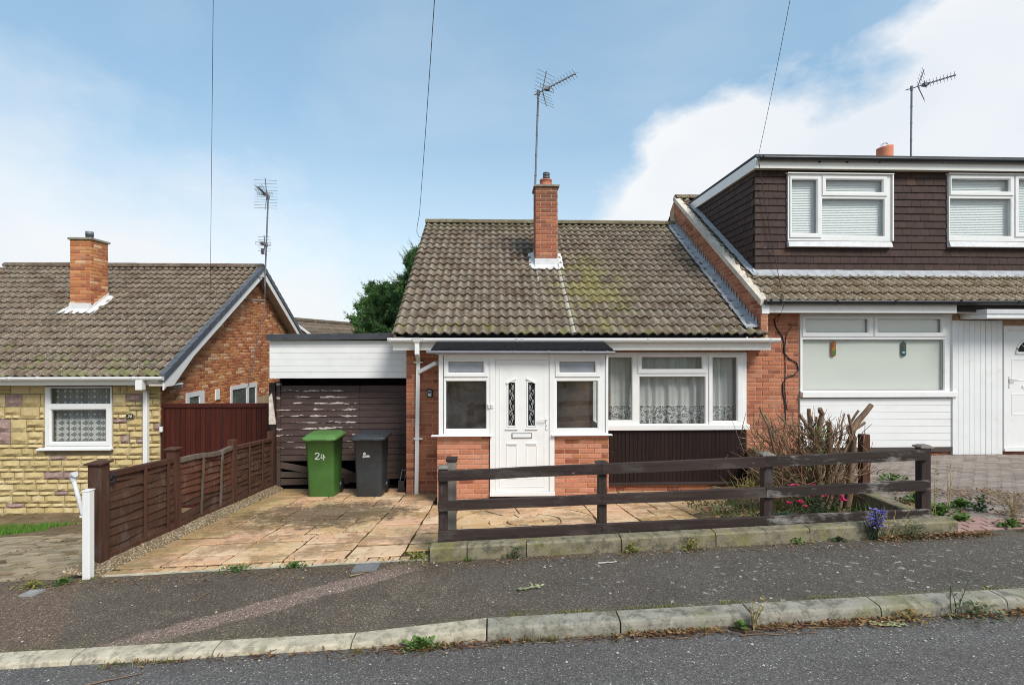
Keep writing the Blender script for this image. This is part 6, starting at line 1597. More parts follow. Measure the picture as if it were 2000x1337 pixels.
wheelie('charcoal wheelie bin with a small white painted mark near the brick corner', bbx, 8.46, zd(bbx, 8.75)+.0, GREYB, GREYB, 1.05, 0,
        [[(-.075, .745), (-.055, .758), (-.04, .742), (-.06, .722), (-.08, .70), (-.062, .685), (-.042, .70), (-.058, .722), (-.075, .745)], [(-.085, .683), (-.02, .69)], [(-.015, .715), (-.022, .695), (-.008, .69), (.0, .712)], [(.012, .714), (.01, .69), (.028, .696)]])
tr = thing('folding_trolley', 'small folded luggage trolley with black wheels leaning by the brick corner', 'trolley', (ax(785, 8.95), 8.95, zd(-1.7, 8.95)))
tx = ax(784, 8.95); tz = zd(-1.7, 8.95)
mb = MB()
for o_ in (-.03, .05): mb.tube([(tx+o_-.02, 8.93, tz+.06), (tx+o_+.03, 9.02, tz+.36)], .007, 6)
mb.tube([(tx+.0, 9.02, tz+.36), (tx+.08, 9.02, tz+.36)], .009, 6); mb.build('frame', STEEL, tr)
mb = MB(); mb.box(tx-.05, tx+.06, 8.9, 8.93, tz+.03, tz+.2); mb.build('base_plate', BLACKP, tr, .006)
for o_ in (-.045, .055): mb = MB(); mb.tube([(tx+o_-.012, 8.95, tz+.045), (tx+o_+.012, 8.95, tz+.045)], .045, 14); mb.build('wheel', BLACKP, tr)
def cover(label, p, q, Y0, Y1, m):
    x0, x1 = ax(p, Y0), ax(q, Y0); z = zp((x0+x1)/2, Y0); t = (zp(x0, Y1)-zp(x0, Y0)); s = .0375*(x1-x0)
    mb = MB(); mb.hexa([(x0, Y0, z-.02-s/2), (x1, Y0, z-.02+s/2), (x1, Y1, z-.02+t+s/2), (x0, Y1, z-.02+t-s/2), (x0, Y0, z+.012-s/2), (x1, Y0, z+.012+s/2), (x1, Y1, z+.012+t+s/2), (x0, Y1, z+.012+t-s/2)])
    c = thing('stopcock_cover', label, 'cover', ((x0+x1)/2, Y0, z)); o = mb.build('frame', m, c)
    mb = MB(); n = 20; cx, cy = (x0+x1)/2, (Y0+Y1)/2
    mb.loft([[(cx+(x1-x0)*.4*math.cos(a), cy+(Y1-Y0)*.36*math.sin(a), z+.016+t/2+s*.4*math.cos(a)) for a in [2*math.pi*i/n for i in range(n)]], [(cx+(x1-x0)*.37*math.cos(a), cy+(Y1-Y0)*.33*math.sin(a), z+.018+t/2+s*.37*math.cos(a)) for a in [2*math.pi*i/n for i in range(n)]]], (False, True), False); mb.build('lid', m, c)
cover('square grey metal stopcock cover in the pavement below the slab drive', 686, 735, 4.78, 4.96, plain('worn_iron_cover', (.17, .165, .165), .6, .4, .2, 20, .3))
cover('pale grey cover in the worn pavement at the left edge', 35, 66, 4.62, 4.74, plain('pale_iron_cover', (.26, .26, .25), .7, .3, .2, 20, .3))

# ================================================================== aerials and cables
def aerial(label, foot, top, bd, bl, lower=False, el=.22, rods=5, tilt=0):
    a = thing('tv_aerial', label, 'aerial', foot); foot = Vector(foot); top = Vector(top)
    mb = MB(); mb.tube([foot, top], .021, 8)
    for t in (.15, .35, .55, .75, .95): p = foot.lerp(top, t); mb.tube([p-Vector((0, 0, .012)), p+Vector((0, 0, .012))], .026, 8)
    mb.build('mast', STEEL, a)
    def array(o, bd, bl, el, rods, big):
        bd = Vector(bd).normalized(); sd_ = bd.cross(Vector((0, 0, 1))).normalized()
        mb = MB(); mb.tube([o-bd*.12, o+bd*bl], .011, 6); mb.tube([o-Vector((0, 0, .05)), o+Vector((0, 0, .05))], .035, 6); mb.build('boom', STEEL, a)
        mb = MB(); r0 = o+bd*.12
        for s in (1, -1):
            tip = r0+bd*.12*el/.22+Vector((0, 0, s*.36*el/.22)); mb.tube([r0, tip], .011, 5)
            for k in range(rods):
                p = r0.lerp(tip, (k+.5)/rods); mb.tube([p-sd_*el*1.15, p+sd_*el*1.15], .0042, 4)
        mb.build('reflector', STEEL, a)
        mb = MB(); nd = 9 if big else 5
        for k in range(nd):
            p = o+bd*lerp(.36, 1.0, k/(nd-1))*bl; e = el*.62
            for t in (.9, -.9):
                d = sd_*math.cos(t)*e+Vector((0, 0, math.sin(t)*e))*.55; mb.tube([p-d, p+d], .0042, 4)
            mb.box(p.x-.02, p.x+.02, p.y-.02, p.y+.02, p.z-.016, p.z+.016)
        mb.build('director', STEEL, a)
        p = o+bd*.26; mb = MB(); mb.tube([p+sd_*.19+Vector((0, 0, .03)), p-sd_*.19+Vector((0, 0, .03)), p-sd_*.19-Vector((0, 0, .03)), p+sd_*.19-Vector((0, 0, .03)), p+sd_*.19+Vector((0, 0, .03))], .006, 5); mb.box(p.x-.05, p.x+.05, p.y-.05, p.y+.05, p.z-.04, p.z+.03); mb.build('dipole', GREYP, a)
    array(top-Vector((0, 0, .06)), bd, bl, el, rods, True)
    if lower: array(foot.lerp(top, .45), (-bd[0]*.5+.2, bd[1], 0), bl*.5, el*.55, 3, False)
    return a
aerial('tall television aerial strapped to the thin brick chimney, its arm pointing up right', at(1045, 372, 10.75), at(1051.5, 176, 10.75), (.63, -.77, 0), 1.02, el=.22)
aerial('television aerial standing behind the flat dormer roof', at(1779, 330, 12.2), at(1780.5, 168, 12.2), (.44, -.47, .02), .80, el=.22)
la = aerial('double television aerial on the gable peak of the left bungalow', at(517, 560, 13.5), at(524, 380, 13.5), (.12, -1, .02), .8, True, el=.24)
mb = MB(); p = at(516.5, 491, 13.5); mb.box(p.x-.07, p.x-.01, p.y-.05, p.y+.03, p.z-.07, p.z+.07); mb.build('amplifier_box', GREYP, la)
mb = MB(); p = at(519, 541, 13.5); mb.tube([(p.x, p.y, p.z), (XLC, p.y-.2, p.z-.05)], .018, 6); p = at(519, 594, 13.5); mb.tube([(p.x, p.y, p.z+.1), (XLC, p.y-.3, p.z+.1)], .018, 6); mb.tube([at(518, 545, 13.5), at(517, 600, 13.4), (XLC+.02, 13.35, 1.3)], .009, 5); mb.build('wall_bracket', STEEL, la)
def cable(name, label, pts, r, m=CABLE):
    mb = MB(); mb.tube(pts, r, 5); return tag(mb.build(name, m), label, 'cable')
def sag(a, b, s, n=16): return [Vector(a).lerp(Vector(b), i/n)-Vector((0, 0, s*4*(i/n)*(1-i/n))) for i in range(n+1)]
cable('overhead_cable', 'overhead wire running down to the left bungalow roof', sag(at(418, -160, 5.5), at(410, 612, 11.0), .1), .0035, WIRE)
cable('overhead_cable', 'overhead wire with a loose curl at the left end of the mossy ridge', sag(at(859, -160, 6), at(819, 420, 12.2), .12)+[at(815, 440, 12.4), at(814, 452, 12.5), at(818, 462, 12.55), at(826, 463, 12.6)], .006, WIRE)
cable('overhead_cable', 'overhead wire meeting the top corner of the dormer', sag(at(1566, -120, 6), at(1482, 301, 9.0), .06), .004, WIRE)
cable('wall_cable', 'thin cable hanging down the tiled face of the dormer', [at(1482, 316, 9.04), at(1487, 345, 9.13), at(1494, 395, 9.14), at(1505, 460, 9.14), at(1515, 510, 9.13), at(1520, 535, 9.0), at(1526, 570, 8.62), at(1531, 582, 8.36), at(1530, 600, 8.34), at(1523, 616, 8.45), at(1518, 628, 8.77)], .006)
wz = lambda l: [at(px, py, YW-.012) for px, py in l]
cable('wall_cable', 'black cable snaking down the brick pier between two windows', wz([(1524, 612), (1512, 624), (1516, 640), (1527, 655), (1532, 672), (1531, 688), (1541, 700), (1556, 708), (1560, 722), (1551, 732), (1536, 737), (1529, 748), (1529, 765), (1534, 790), (1534, 830)]), .011)
cable('wall_cable', 'second thinner black cable running straight down the brick pier', wz([(1546, 638), (1536, 652), (1533, 680), (1534, 720), (1533, 760), (1537, 800)]), .007)

# ================================================================== tree and house beyond
def conifer(label, x, y, zt, r0, n, seed):
    t = thing('conifer', label, 'tree', (x, y, -.6)); r = random.Random(seed)
    mb = MB(); mb.tube([(x, y, -.8), (x+.05, y, 2), (x, y, zt-.6)], [.2, .14, .03], 8); mb.build('trunk', TRUNK, t)
    mb = MB()
    for i in range(n):
        z0 = lerp(.2, zt-.25, r.random()**.85); L = (.24+(zt-z0)*.52)*r.uniform(.55, 1.12); a = r.uniform(0, 2*math.pi)
        if L > 1.9: L = 1.9
        d = Vector((math.cos(a), math.sin(a), r.uniform(.35, .85))).normalized()
        base_ = Vector((x, y, z0))
        for k in range(int(36+L*34)):
            s = .28+.72*math.sqrt(r.random()); p = base_+d*L*s+Vector((0, 0, -.12*L*s*s))
            w = .10*(1.12-s)+.02
            p += Vector((r.gauss(0, w), r.gauss(0, w), r.gauss(0, w*.8)))
            dd = (d+Vector((r.gauss(0, .32), r.gauss(0, .32), r.gauss(.2, .28)))).normalized(); sd_ = dd.cross(Vector((r.gauss(0, 1), r.gauss(0, 1), r.gauss(0, 1)))).normalized()
            l = r.uniform(.09, .24); w2 = l*.11; mb.cr = clamp(.15+.6*r.random()+.2*(s-.6), .01, .99); mb.cm = 1 if (s > .93 and r.random() < .35) else 0
            mb.add([p-dd*l*.3, p+sd_*w2, p+dd*l, p-sd_*w2], [(0, 1, 2, 3)])
            # two side fronds
            for q in (1, -1):
                e = (dd*.6+sd_*q).normalized(); b0 = p+dd*l*.15; mb.add([b0, b0+e*l*.35+dd*l*.16, b0+e*l*.7, b0+e*l*.3-dd*l*.05], [(0, 1, 2, 3)])
        # feathery leader at the branch tip
        q = base_+d*L*1.0-Vector((0, 0, .12*L)); e = (d+Vector((0, 0, .45))).normalized(); nl = r.uniform(.25, .6); mb.cm = 1 if r.random() < .3 else 0
        for k in range(26):
            tt = k/26; p = q+e*nl*tt; mb.cr = r.uniform(.3, .95); f = (e+Vector((r.gauss(0, .55), r.gauss(0, .55), r.gauss(.1, .4)))).normalized(); sd_ = f.cross(Vector((r.gauss(0, 1), r.gauss(0, 1), .3))).normalized(); l = r.uniform(.06, .17)*(1.1-tt)
            mb.add([p, p+f*l*.5+sd_*l*.10, p+f*l, p+f*l*.5-sd_*l*.10], [(0, 1, 2, 3)])
    mb.build('crown', [CONIF, CONIFB], t); return t
conifer('dense dark green conifer rising behind the left end of the mossy roof', ax(832, 16), 16, az(486, 16), .3, 380, 3)
conifer('smaller conifer in front of the distant roof, beside the dense one', ax(748, 17), 17, az(552, 17), .2, 220, 8)
far = thing('distant_bungalow', 'distant tiled bungalow roof with white bargeboard behind the flat garage', 'house', (ax(575, 24), 24, 0))
A, Bv = at(575, 625, 24), at(720, 637, 32); u = (Bv-A); u.z = 0; Lr = u.length; u.normalize(); v = Vector((u.y, -u.x, 0)); zr0 = A.z
def FT(s, t, z): return A+u*s+v*t+Vector((0, 0, z))
W2, DR_ = 3.6, 2.5
mb = MB(); mb.add([FT(.3, -W2+.2, -4), FT(.3, W2-.2, -4), FT(.3, W2-.2, -DR_+.1), FT(.3, 0, -.1), FT(.3, -W2+.2, -DR_+.1)], [(0, 1, 2, 3, 4)]); mb.add([FT(.3, W2-.2, -4), FT(Lr, W2-.2, -4), FT(Lr, W2-.2, -DR_), FT(.3, W2-.2, -DR_)], [(0, 1, 2, 3)]); mb.build('wall', B_LEFT, far)
mb = MB()
for k in range(14):
    t0, t1 = k/14, (k+1)/14+.01; mb.cr = R.uniform(.1, .9)
    for sgn in (1, -1):
        mb.hexa([FT(0, sgn*W2*t1, -DR_*t1-.05), FT(Lr, sgn*W2*t1, -DR_*t1-.05), FT(Lr, sgn*W2*t0, -DR_*t0-.05), FT(0, sgn*W2*t0, -DR_*t0-.05), FT(0, sgn*W2*t1, -DR_*t1+.04), FT(Lr, sgn*W2*t1, -DR_*t1+.04), FT(Lr, sgn*W2*t0, -DR_*t0), FT(0, sgn*W2*t0, -DR_*t0)])
mb.build('roof', T_FAR, far)
mb = MB(); mb.tube([FT(-.02, 0, .0), FT(Lr, 0, .0)], .13, 8); mb.build('ridge', T_FAR, far)
for sgn in (1, -1):
    mb = MB(); mb.bar(FT(-.03, 0, -.1), FT(-.03, sgn*W2, -DR_-.1), .03, .10, tuple(v)); mb.build('bargeboard', PVC, far)

# ================================================================== plants
def blade(mb, p, d, l, w, bend=.3, n=3, r=R):
    d = Vector(d).normalized(); s = d.cross(Vector((0, 0, 1)));  s = s.normalized() if s.length > .05 else Vector((1, 0, 0))
    hor = Vector((d.x, d.y, 0)); pts = []
    for i in range(n+1):
        t = i/n; c = Vector(p)+d*l*t+hor*bend*l*t*t-Vector((0, 0, bend*l*t*t*.5)); ww = w*(1-t)**.7
        pts += [c-s*ww, c+s*ww]
    mb.add(pts, [(2*i, 2*i+1, 2*i+3, 2*i+2) for i in range(n)])
def leaf(mb, p, d, l, w, up=None):
    d = Vector(d).normalized(); up = up or Vector((R.gauss(0, .4), R.gauss(0, .4), 1)); s = d.cross(up).normalized(); p = Vector(p); n_ = s.cross(d)
    mb.add([p, p+d*l*.35+s*w+n_*w*.2, p+d*l*.75+s*w*.7+n_*w*.1, p+d*l, p+d*l*.75-s*w*.7+n_*w*.1, p+d*l*.35-s*w+n_*w*.2, p+d*l*.4], [(0, 1, 6), (1, 2, 6), (2, 3, 6), (3, 4, 6), (4, 5, 6), (5, 0, 6)])
def rdir(up=.6): a = R.uniform(0, 6.283); return Vector((math.cos(a), math.sin(a), R.uniform(.1, up)*2))
def weed(name, label, cat, p, rad_, h, n, m, kind='leaf', size=.03, stems=0, flowers=None, group=None):
    p = Vector(p); t = thing(name, label, cat, p, group)
    mb = MB()
    for k in range(n):
        mb.cr = R.random(); a = R.uniform(0, 6.283); q = rad_*abs(R.gauss(0, .55)); b = p+Vector((q*math.cos(a)*1.35, q*math.sin(a)*.6, 0))
        if kind == 'blade': blade(mb, b-Vector((0, 0, .01)), (R.gauss(0, .35), R.gauss(0, .35), 1), h*R.uniform(.5, 1), size*R.uniform(.5, 1))
        else:
            z = h*R.random()*(1-.5*(q/max(rad_, .001))**2); leaf(mb, b+Vector((0, 0, z)), rdir(.5), size*R.uniform(.35, 1.15), size*.30*R.uniform(.5, 1.2))
    mb.build('leaves' if kind == 'leaf' else 'blades', m, t)['kind'] = 'stuff'
    if stems:
        mb = MB()
        for k in range(stems):
            mb.cr = R.random(); b = p+Vector((R.gauss(0, rad_*.3), R.gauss(0, rad_*.2), 0)); tip = p+Vector((R.gauss(0, rad_*.6), R.gauss(0, rad_*.5), h*R.uniform(.6, 1.1))); mb.tube([b, b.lerp(tip, .5)+Vector((R.gauss(0, .01), R.gauss(0, .01), .02)), tip], .0025, 4, False)
        mb.build('stems', STRAW if m is STRAW else LEAFD, t)
    if flowers:
        fm, fn_, fs, fz = flowers; mb = MB()
        for k in range(fn_):
            mb.cr = R.random(); a = R.uniform(0, 6.283); q = rad_*.85*math.sqrt(R.random()); c = p+Vector((q*math.cos(a), q*math.sin(a)*.7-.02, h*R.uniform(*fz)))
            for j in range(5): leaf(mb, c, rdir(.5), fs, fs*.4)
        mb.build('petals', fm, t)['kind'] = 'stuff'
    return t
def tall(name, label, p, h, n, m, lm, group=None, cat='weed', lean=.06):
    p = Vector(p); t = thing(name, label, cat, p, group); mb = MB(); ml = MB()
    for k in range(n):
        mb.cr = R.random(); tip = p+Vector((R.gauss(0, lean), R.gauss(0, lean*.6), h*R.uniform(.65, 1))); mid_ = p.lerp(tip, .5)+Vector((R.gauss(0, .015), 0, 0)); mb.tube([p+Vector((R.gauss(0, .01), R.gauss(0, .01), -.01)), mid_, tip], [.0035, .0028, .0015], 4, False)
        for j in range(14):
            s = R.uniform(.25, 1); q = (p.lerp(mid_, s*2) if s < .5 else mid_.lerp(tip, s*2-1)); ml.cr = R.random(); leaf(ml, q, rdir(.7), R.uniform(.015, .04), .006)
    mb.build('stems', m, t); ml.build('leaves', lm, t); return t
# the hard-pruned shrub
SX, SY_ = ax(1602, 6.05), 6.05; sz = zd(SX, SY_)+.06
shr = thing('pruned_shrub', 'hard-pruned shrub of sawn grey stems and dense dry twigs in the bed', 'shrub', (SX, SY_, sz))
ST = [([(1640, 950), (1668, 885), (1665, 838), (1702, 790)], .034), ([(1642, 950), (1660, 880), (1655, 835), (1677, 801)], .016), ([(1668, 860), (1671, 838), (1689, 825)], .018), ([(1640, 950), (1665, 850), (1657, 809)], .018), ([(1625, 940), (1640, 870), (1650, 807)], .011),
      ([(1600, 950), (1592, 860), (1584, 830), (1580, 798)], .028), ([(1605, 950), (1596, 850), (1606, 812), (1601, 797)], .032), ([(1603, 950), (1590, 835), (1595, 814)], .014), ([(1612, 950), (1601, 862), (1575, 830), (1562, 808)], .017), ([(1610, 950), (1600, 861), (1561, 841)], .019),
      ([(1620, 950), (1622, 860), (1619, 823)], .033), ([(1560, 960), (1515, 883), (1498, 830), (1484, 794)], .014), ([(1570, 960), (1524, 885), (1494, 809)], .014), ([(1580, 960), (1567, 832), (1537, 828), (1517, 807)], .010), ([(1590, 955), (1535, 870), (1545, 820), (1552, 800)], .008),
      ([(1630, 955), (1645, 900), (1672, 905)], .014), ([(1600, 960), (1560, 910), (1505, 880)], .012), ([(1635, 955), (1700, 900)], .009)]
for pts, r in ST:
    dpt = R.uniform(-.22, .2); mb = MB(); P = [at(px, py, SY_+dpt*(.2+.8*i/len(pts))) for i, (px, py) in enumerate(pts)]; P[0] = Vector((SX+R.gauss(0, .12)+(P[0].x-SX)*.4, SY_+R.gauss(0, .06), sz-.04))
    Q = []
    for a, b in zip(P, P[1:]):
        for k in range(3): Q.append(a.lerp(b, k/3)+Vector((R.gauss(0, .007), R.gauss(0, .007), 0)))
    Q.append(P[-1]); mb.tube(Q, [r*lerp(1.25, .85, i/(len(Q)-1))*R.uniform(.92, 1.08) for i in range(len(Q))], 7); mb.build('stem', BARK, shr)
mb = MB()
for k in range(950):
    px = R.gauss(1572, 50); py = R.uniform(842, 975); p = at(px, py, SY_+.1+R.gauss(0, .16)); mb.cr = R.random()
    c = Vector((SX, SY_, sz+.1)); d = ((p-c).normalized()*.7+Vector((R.gauss(0, .6), R.gauss(0, .5), R.gauss(.35, .5)))).normalized(); l = R.uniform(.12, .42)
    e = p+d*l
    if e.z > 1.62 or e.z < sz-.02: continue
    mb.tube([p, p.lerp(e, .5)+Vector((R.gauss(0, .02), R.gauss(0, .02), R.gauss(0, .02))), e], [.006, .0048, .0024], 3, False)
mb.build('twigs', TWIG, shr)['kind'] = 'stuff'
mb = MB()
for k in range(420):
    px = R.choice((R.gauss(1607, 9), R.gauss(1560, 45))); py = R.uniform(835, 965) if px > 1590 else R.uniform(905, 985); mb.cr = R.random(); leaf(mb, at(px, py, SY_+R.gauss(-.05, .14)), rdir(.8), R.uniform(.02, .045), .010)
mb.build('leaves', LEAFG, shr)['kind'] = 'stuff'
mb = MB()
for k in range(320):
    px = R.gauss(1575, 50); py = R.uniform(880, 985); mb.cr = R.random(); leaf(mb, at(px, py, SY_+R.gauss(0, .2)), rdir(.8), R.uniform(.02, .05), .010)
mb.build('dead_leaves', LITTER, shr)['kind'] = 'stuff'
def bp(px, Y): x = ax(px, Y); return Vector((x, Y, zd(x, Y)+.05))
weed('pink_flower_plant', 'green clump with pink flowers behind the middle rail under the shrub', 'flower', bp(1592, 5.5), .34, .27, 420, LEAFD, 'leaf', .05, 20, (PINKF, 12, .045, (.7, 1.3)))
weed('pink_flower_plant', 'taller pink flowers standing against the shrub twigs above the middle rail', 'flower', bp(1568, 5.85), .16, .36, 120, LEAFG, 'leaf', .035, 12, (PINKF, 9, .045, (.8, 1.1)))
weed('bed_plant', 'bluish green leafy clump beside the third fence post', 'plant', bp(1533, 5.42), .17, .16, 170, leaf_mat('blue_green_leaf', (.05, .10, .06), (.09, .15, .09), (.14, .2, .12)), 'leaf', .045)
weed('bed_plant', 'small dark plant in the bed left of the third post', 'plant', bp(1487, 5.5), .08, .26, 90, LEAFD, 'leaf', .035, 10, (PURPF, 4, .014, (.8, 1.1)))
weed('spiky_plant', 'pale spiky plant growing at the corner of the dark boarding', 'plant', bp(1462, 7.6), .16, .42, 110, MOSSY, 'blade', .011)
weed('dry_plant', 'dry straw-coloured stalks left of the cut shrub', 'plant', bp(1530, 6.2), .3, .5, 150, STRAW, 'blade', .005)
mb = MB()
for k in range(1500):
    x, y = R.uniform(2.55, 4.36), R.uniform(5.1, 7.2); mb.cr = R.random(); leaf(mb, (x, y, zd(x, y)+.07+R.uniform(0, .03)), rdir(.25), R.uniform(.025, .06), .013)
tag(mb.build('leaf_litter', LITTER), 'brown fallen leaves lying over the flower bed', None, None, 'stuff')
mb = MB()
for k in range(500):
    x, y = R.uniform(2.6, 4.36), R.uniform(5.1, 6.8); mb.cr = R.random(); blade(mb, (x, y, zd(x, y)+.05), (R.gauss(0, .5), R.gauss(0, .4), 1), R.uniform(.08, .26), .006)
for k in range(900):
    x, y = R.uniform(-.55, 4.3), R.uniform(5.06, 5.15); mb.cr = R.random()
    if mnoise.noise(Vector((x*2.3, 0, 4))) < -.05: continue
    blade(mb, (x, y, zf(x)+.10 if y < 5.09 else zf(x)+.03), (R.gauss(0, .4), R.gauss(-.1, .3), 1), R.uniform(.02, .07), .004)
for k in range(260):
    x, y = R.uniform(-.7, .3), R.uniform(5.28, 5.5); mb.cr = R.random(); blade(mb, (x, y, zd(x, y)), (R.gauss(0, .3), R.gauss(0, .3), 1), R.uniform(.03, .10), .004)
tag(mb.build('weed_grass', LEAFG), 'thin grass and weeds sprouting behind the garden edging', None, None, 'stuff')
# moss line on the edging and pebbles behind it
mb = MB()
for k in range(420):
    x, y = R.uniform(-.5, 2.5), R.uniform(5.1, 5.32); s = R.uniform(.012, .026); mb.cr = R.random(); z = zd(x, y)+.035
    a = [(s*R.uniform(.7, 1.2)*math.cos(t), s*R.uniform(.7, 1.2)*math.sin(t)) for t in (0, 1.57, 3.14, 4.71)]
    mb.add([(x, y, z+s*.7)]+[(x+p, y+q, z) for p, q in a]+[(x, y, z-s*.4)], [(0, 1, 2), (0, 2, 3), (0, 3, 4), (0, 4, 1), (5, 2, 1), (5, 3, 2), (5, 4, 3), (5, 1, 4)])
tag(mb.build('pebbles', leaf_mat('pebble_stone', (.22, .14, .08), (.38, .28, .18), (.5, .42, .33))), 'loose brown pebbles in the strip behind the edging', None, None, 'stuff')
# plants along the pavement edge
fe = lambda px, Y=4.9: Vector((ax(px, Y), Y, zf(ax(px, Y))))
weed('violet_flower_clump', 'clump of violet bell flowers growing from the foot of the edging', 'flower', fe(1708, 4.9), .10, .30, 90, LEAFD, 'leaf', .03, 26, (PURPF, 70, .024, (.45, 1.05)))
weed('low_dark_mound', 'low dark green mound plant below the right end of the fence', 'plant', fe(1782, 4.88), .22, .14, 420, LEAFD, 'leaf', .022)
for i, (px, lab, r, h, n, m, k) in enumerate(((862, 'flat green weed mat by the left end of the edging', .0, .0, 0, LEAFG, 'leaf'), (915, 'short grass tuft at the first edging joint', .05, .10, 60, LEAFG, 'blade'), (1008, 'leafy green weed at the second edging joint', .09, .15, 70, LEAFD, 'leaf'), (1234, 'pale fern-like weed at the edging below the middle post', .09, .09, 80, MOSSY, 'leaf'), (1352, 'yellowing weed patch at the edging right of the middle post', .12, .11, 110, MOSSY, 'leaf'), (815, 'mossy green tuft where drive, edging and pavement meet', .16, .05, 200, MOSSY, 'leaf'), (1560, 'low trailing weed on the edging between the last two posts', .12, .06, 60, LEAFG, 'leaf'), (1640, 'small dark green weed hanging over the edging top', .07, .05, 60, LEAFD, 'leaf'))):
    if n: weed('weed', lab, 'weed', fe(px, 4.9) if px != 815 else Vector((ax(815, 5.02), 5.02, zf(ax(815, 5.02)))), r, h, n, m, k, .035 if k == 'leaf' else .004)
for z_, px in ((.14, 1560), (.14, 1640)): pass
tall('tall_dry_weed', 'tall dry straw weed in front of the white cladding right of the fence', Vector((ax(1852, 5.6), 5.6, zr(5, 5.6))), .80, 3, STRAW, STRAW)
tall('tall_dry_weed', 'thin yellow-green stalk beside the last fence post', Vector((ax(1822, 5.35), 5.35, zr(4.8, 5.35))), .72, 2, STRAW, MOSSY)
tall('tall_dry_weed', 'bushy dry seed heads on the block drive by the right picture edge', Vector((ax(1980, 5.35), 5.35, zr(5.4, 5.35))), .33, 9, STRAW, STRAW, lean=.12)
for i, (px, Y, lab, r, h, m, s) in enumerate(((1745, 7.0, 'low green weed mat on the block drive behind the lone post', .28, .07, LEAFG, .06), (1790, 5.95, 'broad-leaved weed behind the last fence post', .16, .10, LEAFG, .07), (1834, 5.5, 'bright green weed just right of the last fence post', .12, .10, LEAFG, .07), (1875, 5.7, 'pale green weed in the middle of the debris on the block drive', .14, .09, LEAFG, .07), (1878, 5.3, 'star-shaped green weed on the pink border blocks', .07, .05, LEAFG, .06), (1915, 5.55, 'dark upright weed in the block drive joints', .12, .17, LEAFD, .05), (1975, 5.05, 'bright green tuft at the pavement edge by the right picture edge', .1, .08, LEAFG, .05))):
    x = ax(px, Y); weed('weed', lab, 'weed', (x, Y, zr(x, Y)), r, h, 120, m, 'leaf', s)
mb = MB()
for k in range(4600):
    t = R.random()
    if t < .5: x = R.uniform(4.6, 6.6); y = R.uniform(5.05, 6.4); ok = mnoise.noise(Vector((x*1.6, y*2.2, 5))) > -.02; z = zr(x, y)+.012
    else: x = R.uniform(3.4, 7.5); y = 4.93-abs(R.gauss(0, .05)); ok = mnoise.noise(Vector((x*1.3, 0, 9))) > -.1; z = zf(x)+.01
    if ok: mb.cr = R.random(); leaf(mb, (x, y, z+R.uniform(0, .02)), rdir(.15), R.uniform(.02, .055), .009)
tag(mb.build('plant_debris', LITTER), 'brown dead leaves and twigs over the right drive and pavement edge', None, None, 'stuff')
# channel of the road: litter, grass and named weeds
mb = MB()
for k in range(3600):
    x = R.uniform(-3.6, 3.9); dens = clamp(.35+.8*mnoise.noise(Vector((x*1.1, 1, 2)))+.12*x)
    if R.random() > dens: continue
    y = 3.5-abs(R.gauss(0, .035)); mb.cr = R.random()
    if R.random() < .6: leaf(mb, (x, y, zk(x)+.008+R.uniform(0, .015)), rdir(.12), R.uniform(.015, .05), .007)
    else: d = Vector((R.gauss(0, 1), R.gauss(0, .3), .05)).normalized(); p = Vector((x, y, zk(x)+.01)); mb.tube([p, p+d*R.uniform(.04, .13)], .002, 3, False)
for k in range(700):
    x = R.uniform(-4, 5); y = 4.9-abs(R.gauss(0, .12))
    if x < -.62: y -= .0
    mb.cr = R.random(); leaf(mb, (x, y, zp(x, y)+.008), rdir(.12), R.uniform(.012, .035), .007)
tag(mb.build('leaf_litter', LITTER), 'rusty dead leaves and twigs gathered along the kerb channel', None, None, 'stuff')
mb = MB()
for k in range(1500):
    x = R.uniform(-2.6, 3.9)
    if mnoise.noise(Vector((x*1.9, 3, 6))) < .02: continue
    y = 3.505-abs(R.gauss(0, .02)); mb.cr = R.random(); blade(mb, (x, y, zk(x)), (R.gauss(0, .5), R.gauss(-.3, .3), 1), R.uniform(.015, .07), .0035)
for k in range(900):
    x = R.uniform(.1, 3.9); y = 3.665+abs(R.gauss(0, .03)); mb.cr = R.random()
    if mnoise.noise(Vector((x*2.2, 8, 6))) < .0: continue
    blade(mb, (x, y, zp(x, y)), (R.gauss(0, .5), R.gauss(0, .4), 1), R.uniform(.008, .025), .004)
tag(mb.build('kerb_grass', MOSSY), 'thin grass growing from the foot of the road kerb', None, None, 'stuff')
ck = lambda px, Y=3.47: Vector((ax(px, Y), Y, zk(ax(px, Y))))
weed('leafy_weed', 'round leafy green weed at the kerb foot below the drive corner', 'weed', ck(822), .10, .07, 130, LEAFG, 'leaf', .045)
weed('weed', 'small grassy weed at the kerb foot left of the round leafy one', 'weed', ck(698), .05, .06, 50, MOSSY, 'blade', .004)
weed('weed', 'pale seedling weeds at the kerb foot below the long pale twig', 'weed', ck(1205), .13, .06, 60, MOSSY, 'blade', .004)
weed('weed', 'bright green upright weed at the kerb foot beside the orange stalks', 'weed', ck(1449), .04, .07, 40, LEAFG, 'leaf', .04)
tall('tall_dry_weed', 'orange dry stalks growing from a kerb joint', ck(1474), .23, 5, STRAW, STRAW, lean=.04)
tall('tall_dry_weed', 'grey-green feathery weed with a tall drooping tip at the kerb', ck(1868), .27, 3, LEAFD, leaf_mat('grey_green_leaf', (.14, .16, .11), (.2, .22, .15), (.26, .27, .19)), lean=.05)
weed('weed', 'grey-green sprawling weed along the kerb foot near the right edge', 'weed', ck(1905), .17, .10, 160, leaf_mat('dusty_green_leaf', (.10, .13, .07), (.17, .2, .1), (.24, .26, .15)), 'leaf', .035)
weed('weed', 'russet low weed at the kerb foot between two kerb joints', 'weed', ck(1775), .14, .07, 110, leaf_mat('russet_leaf', (.16, .12, .03), (.24, .16, .05), (.3, .22, .08)), 'leaf', .03)
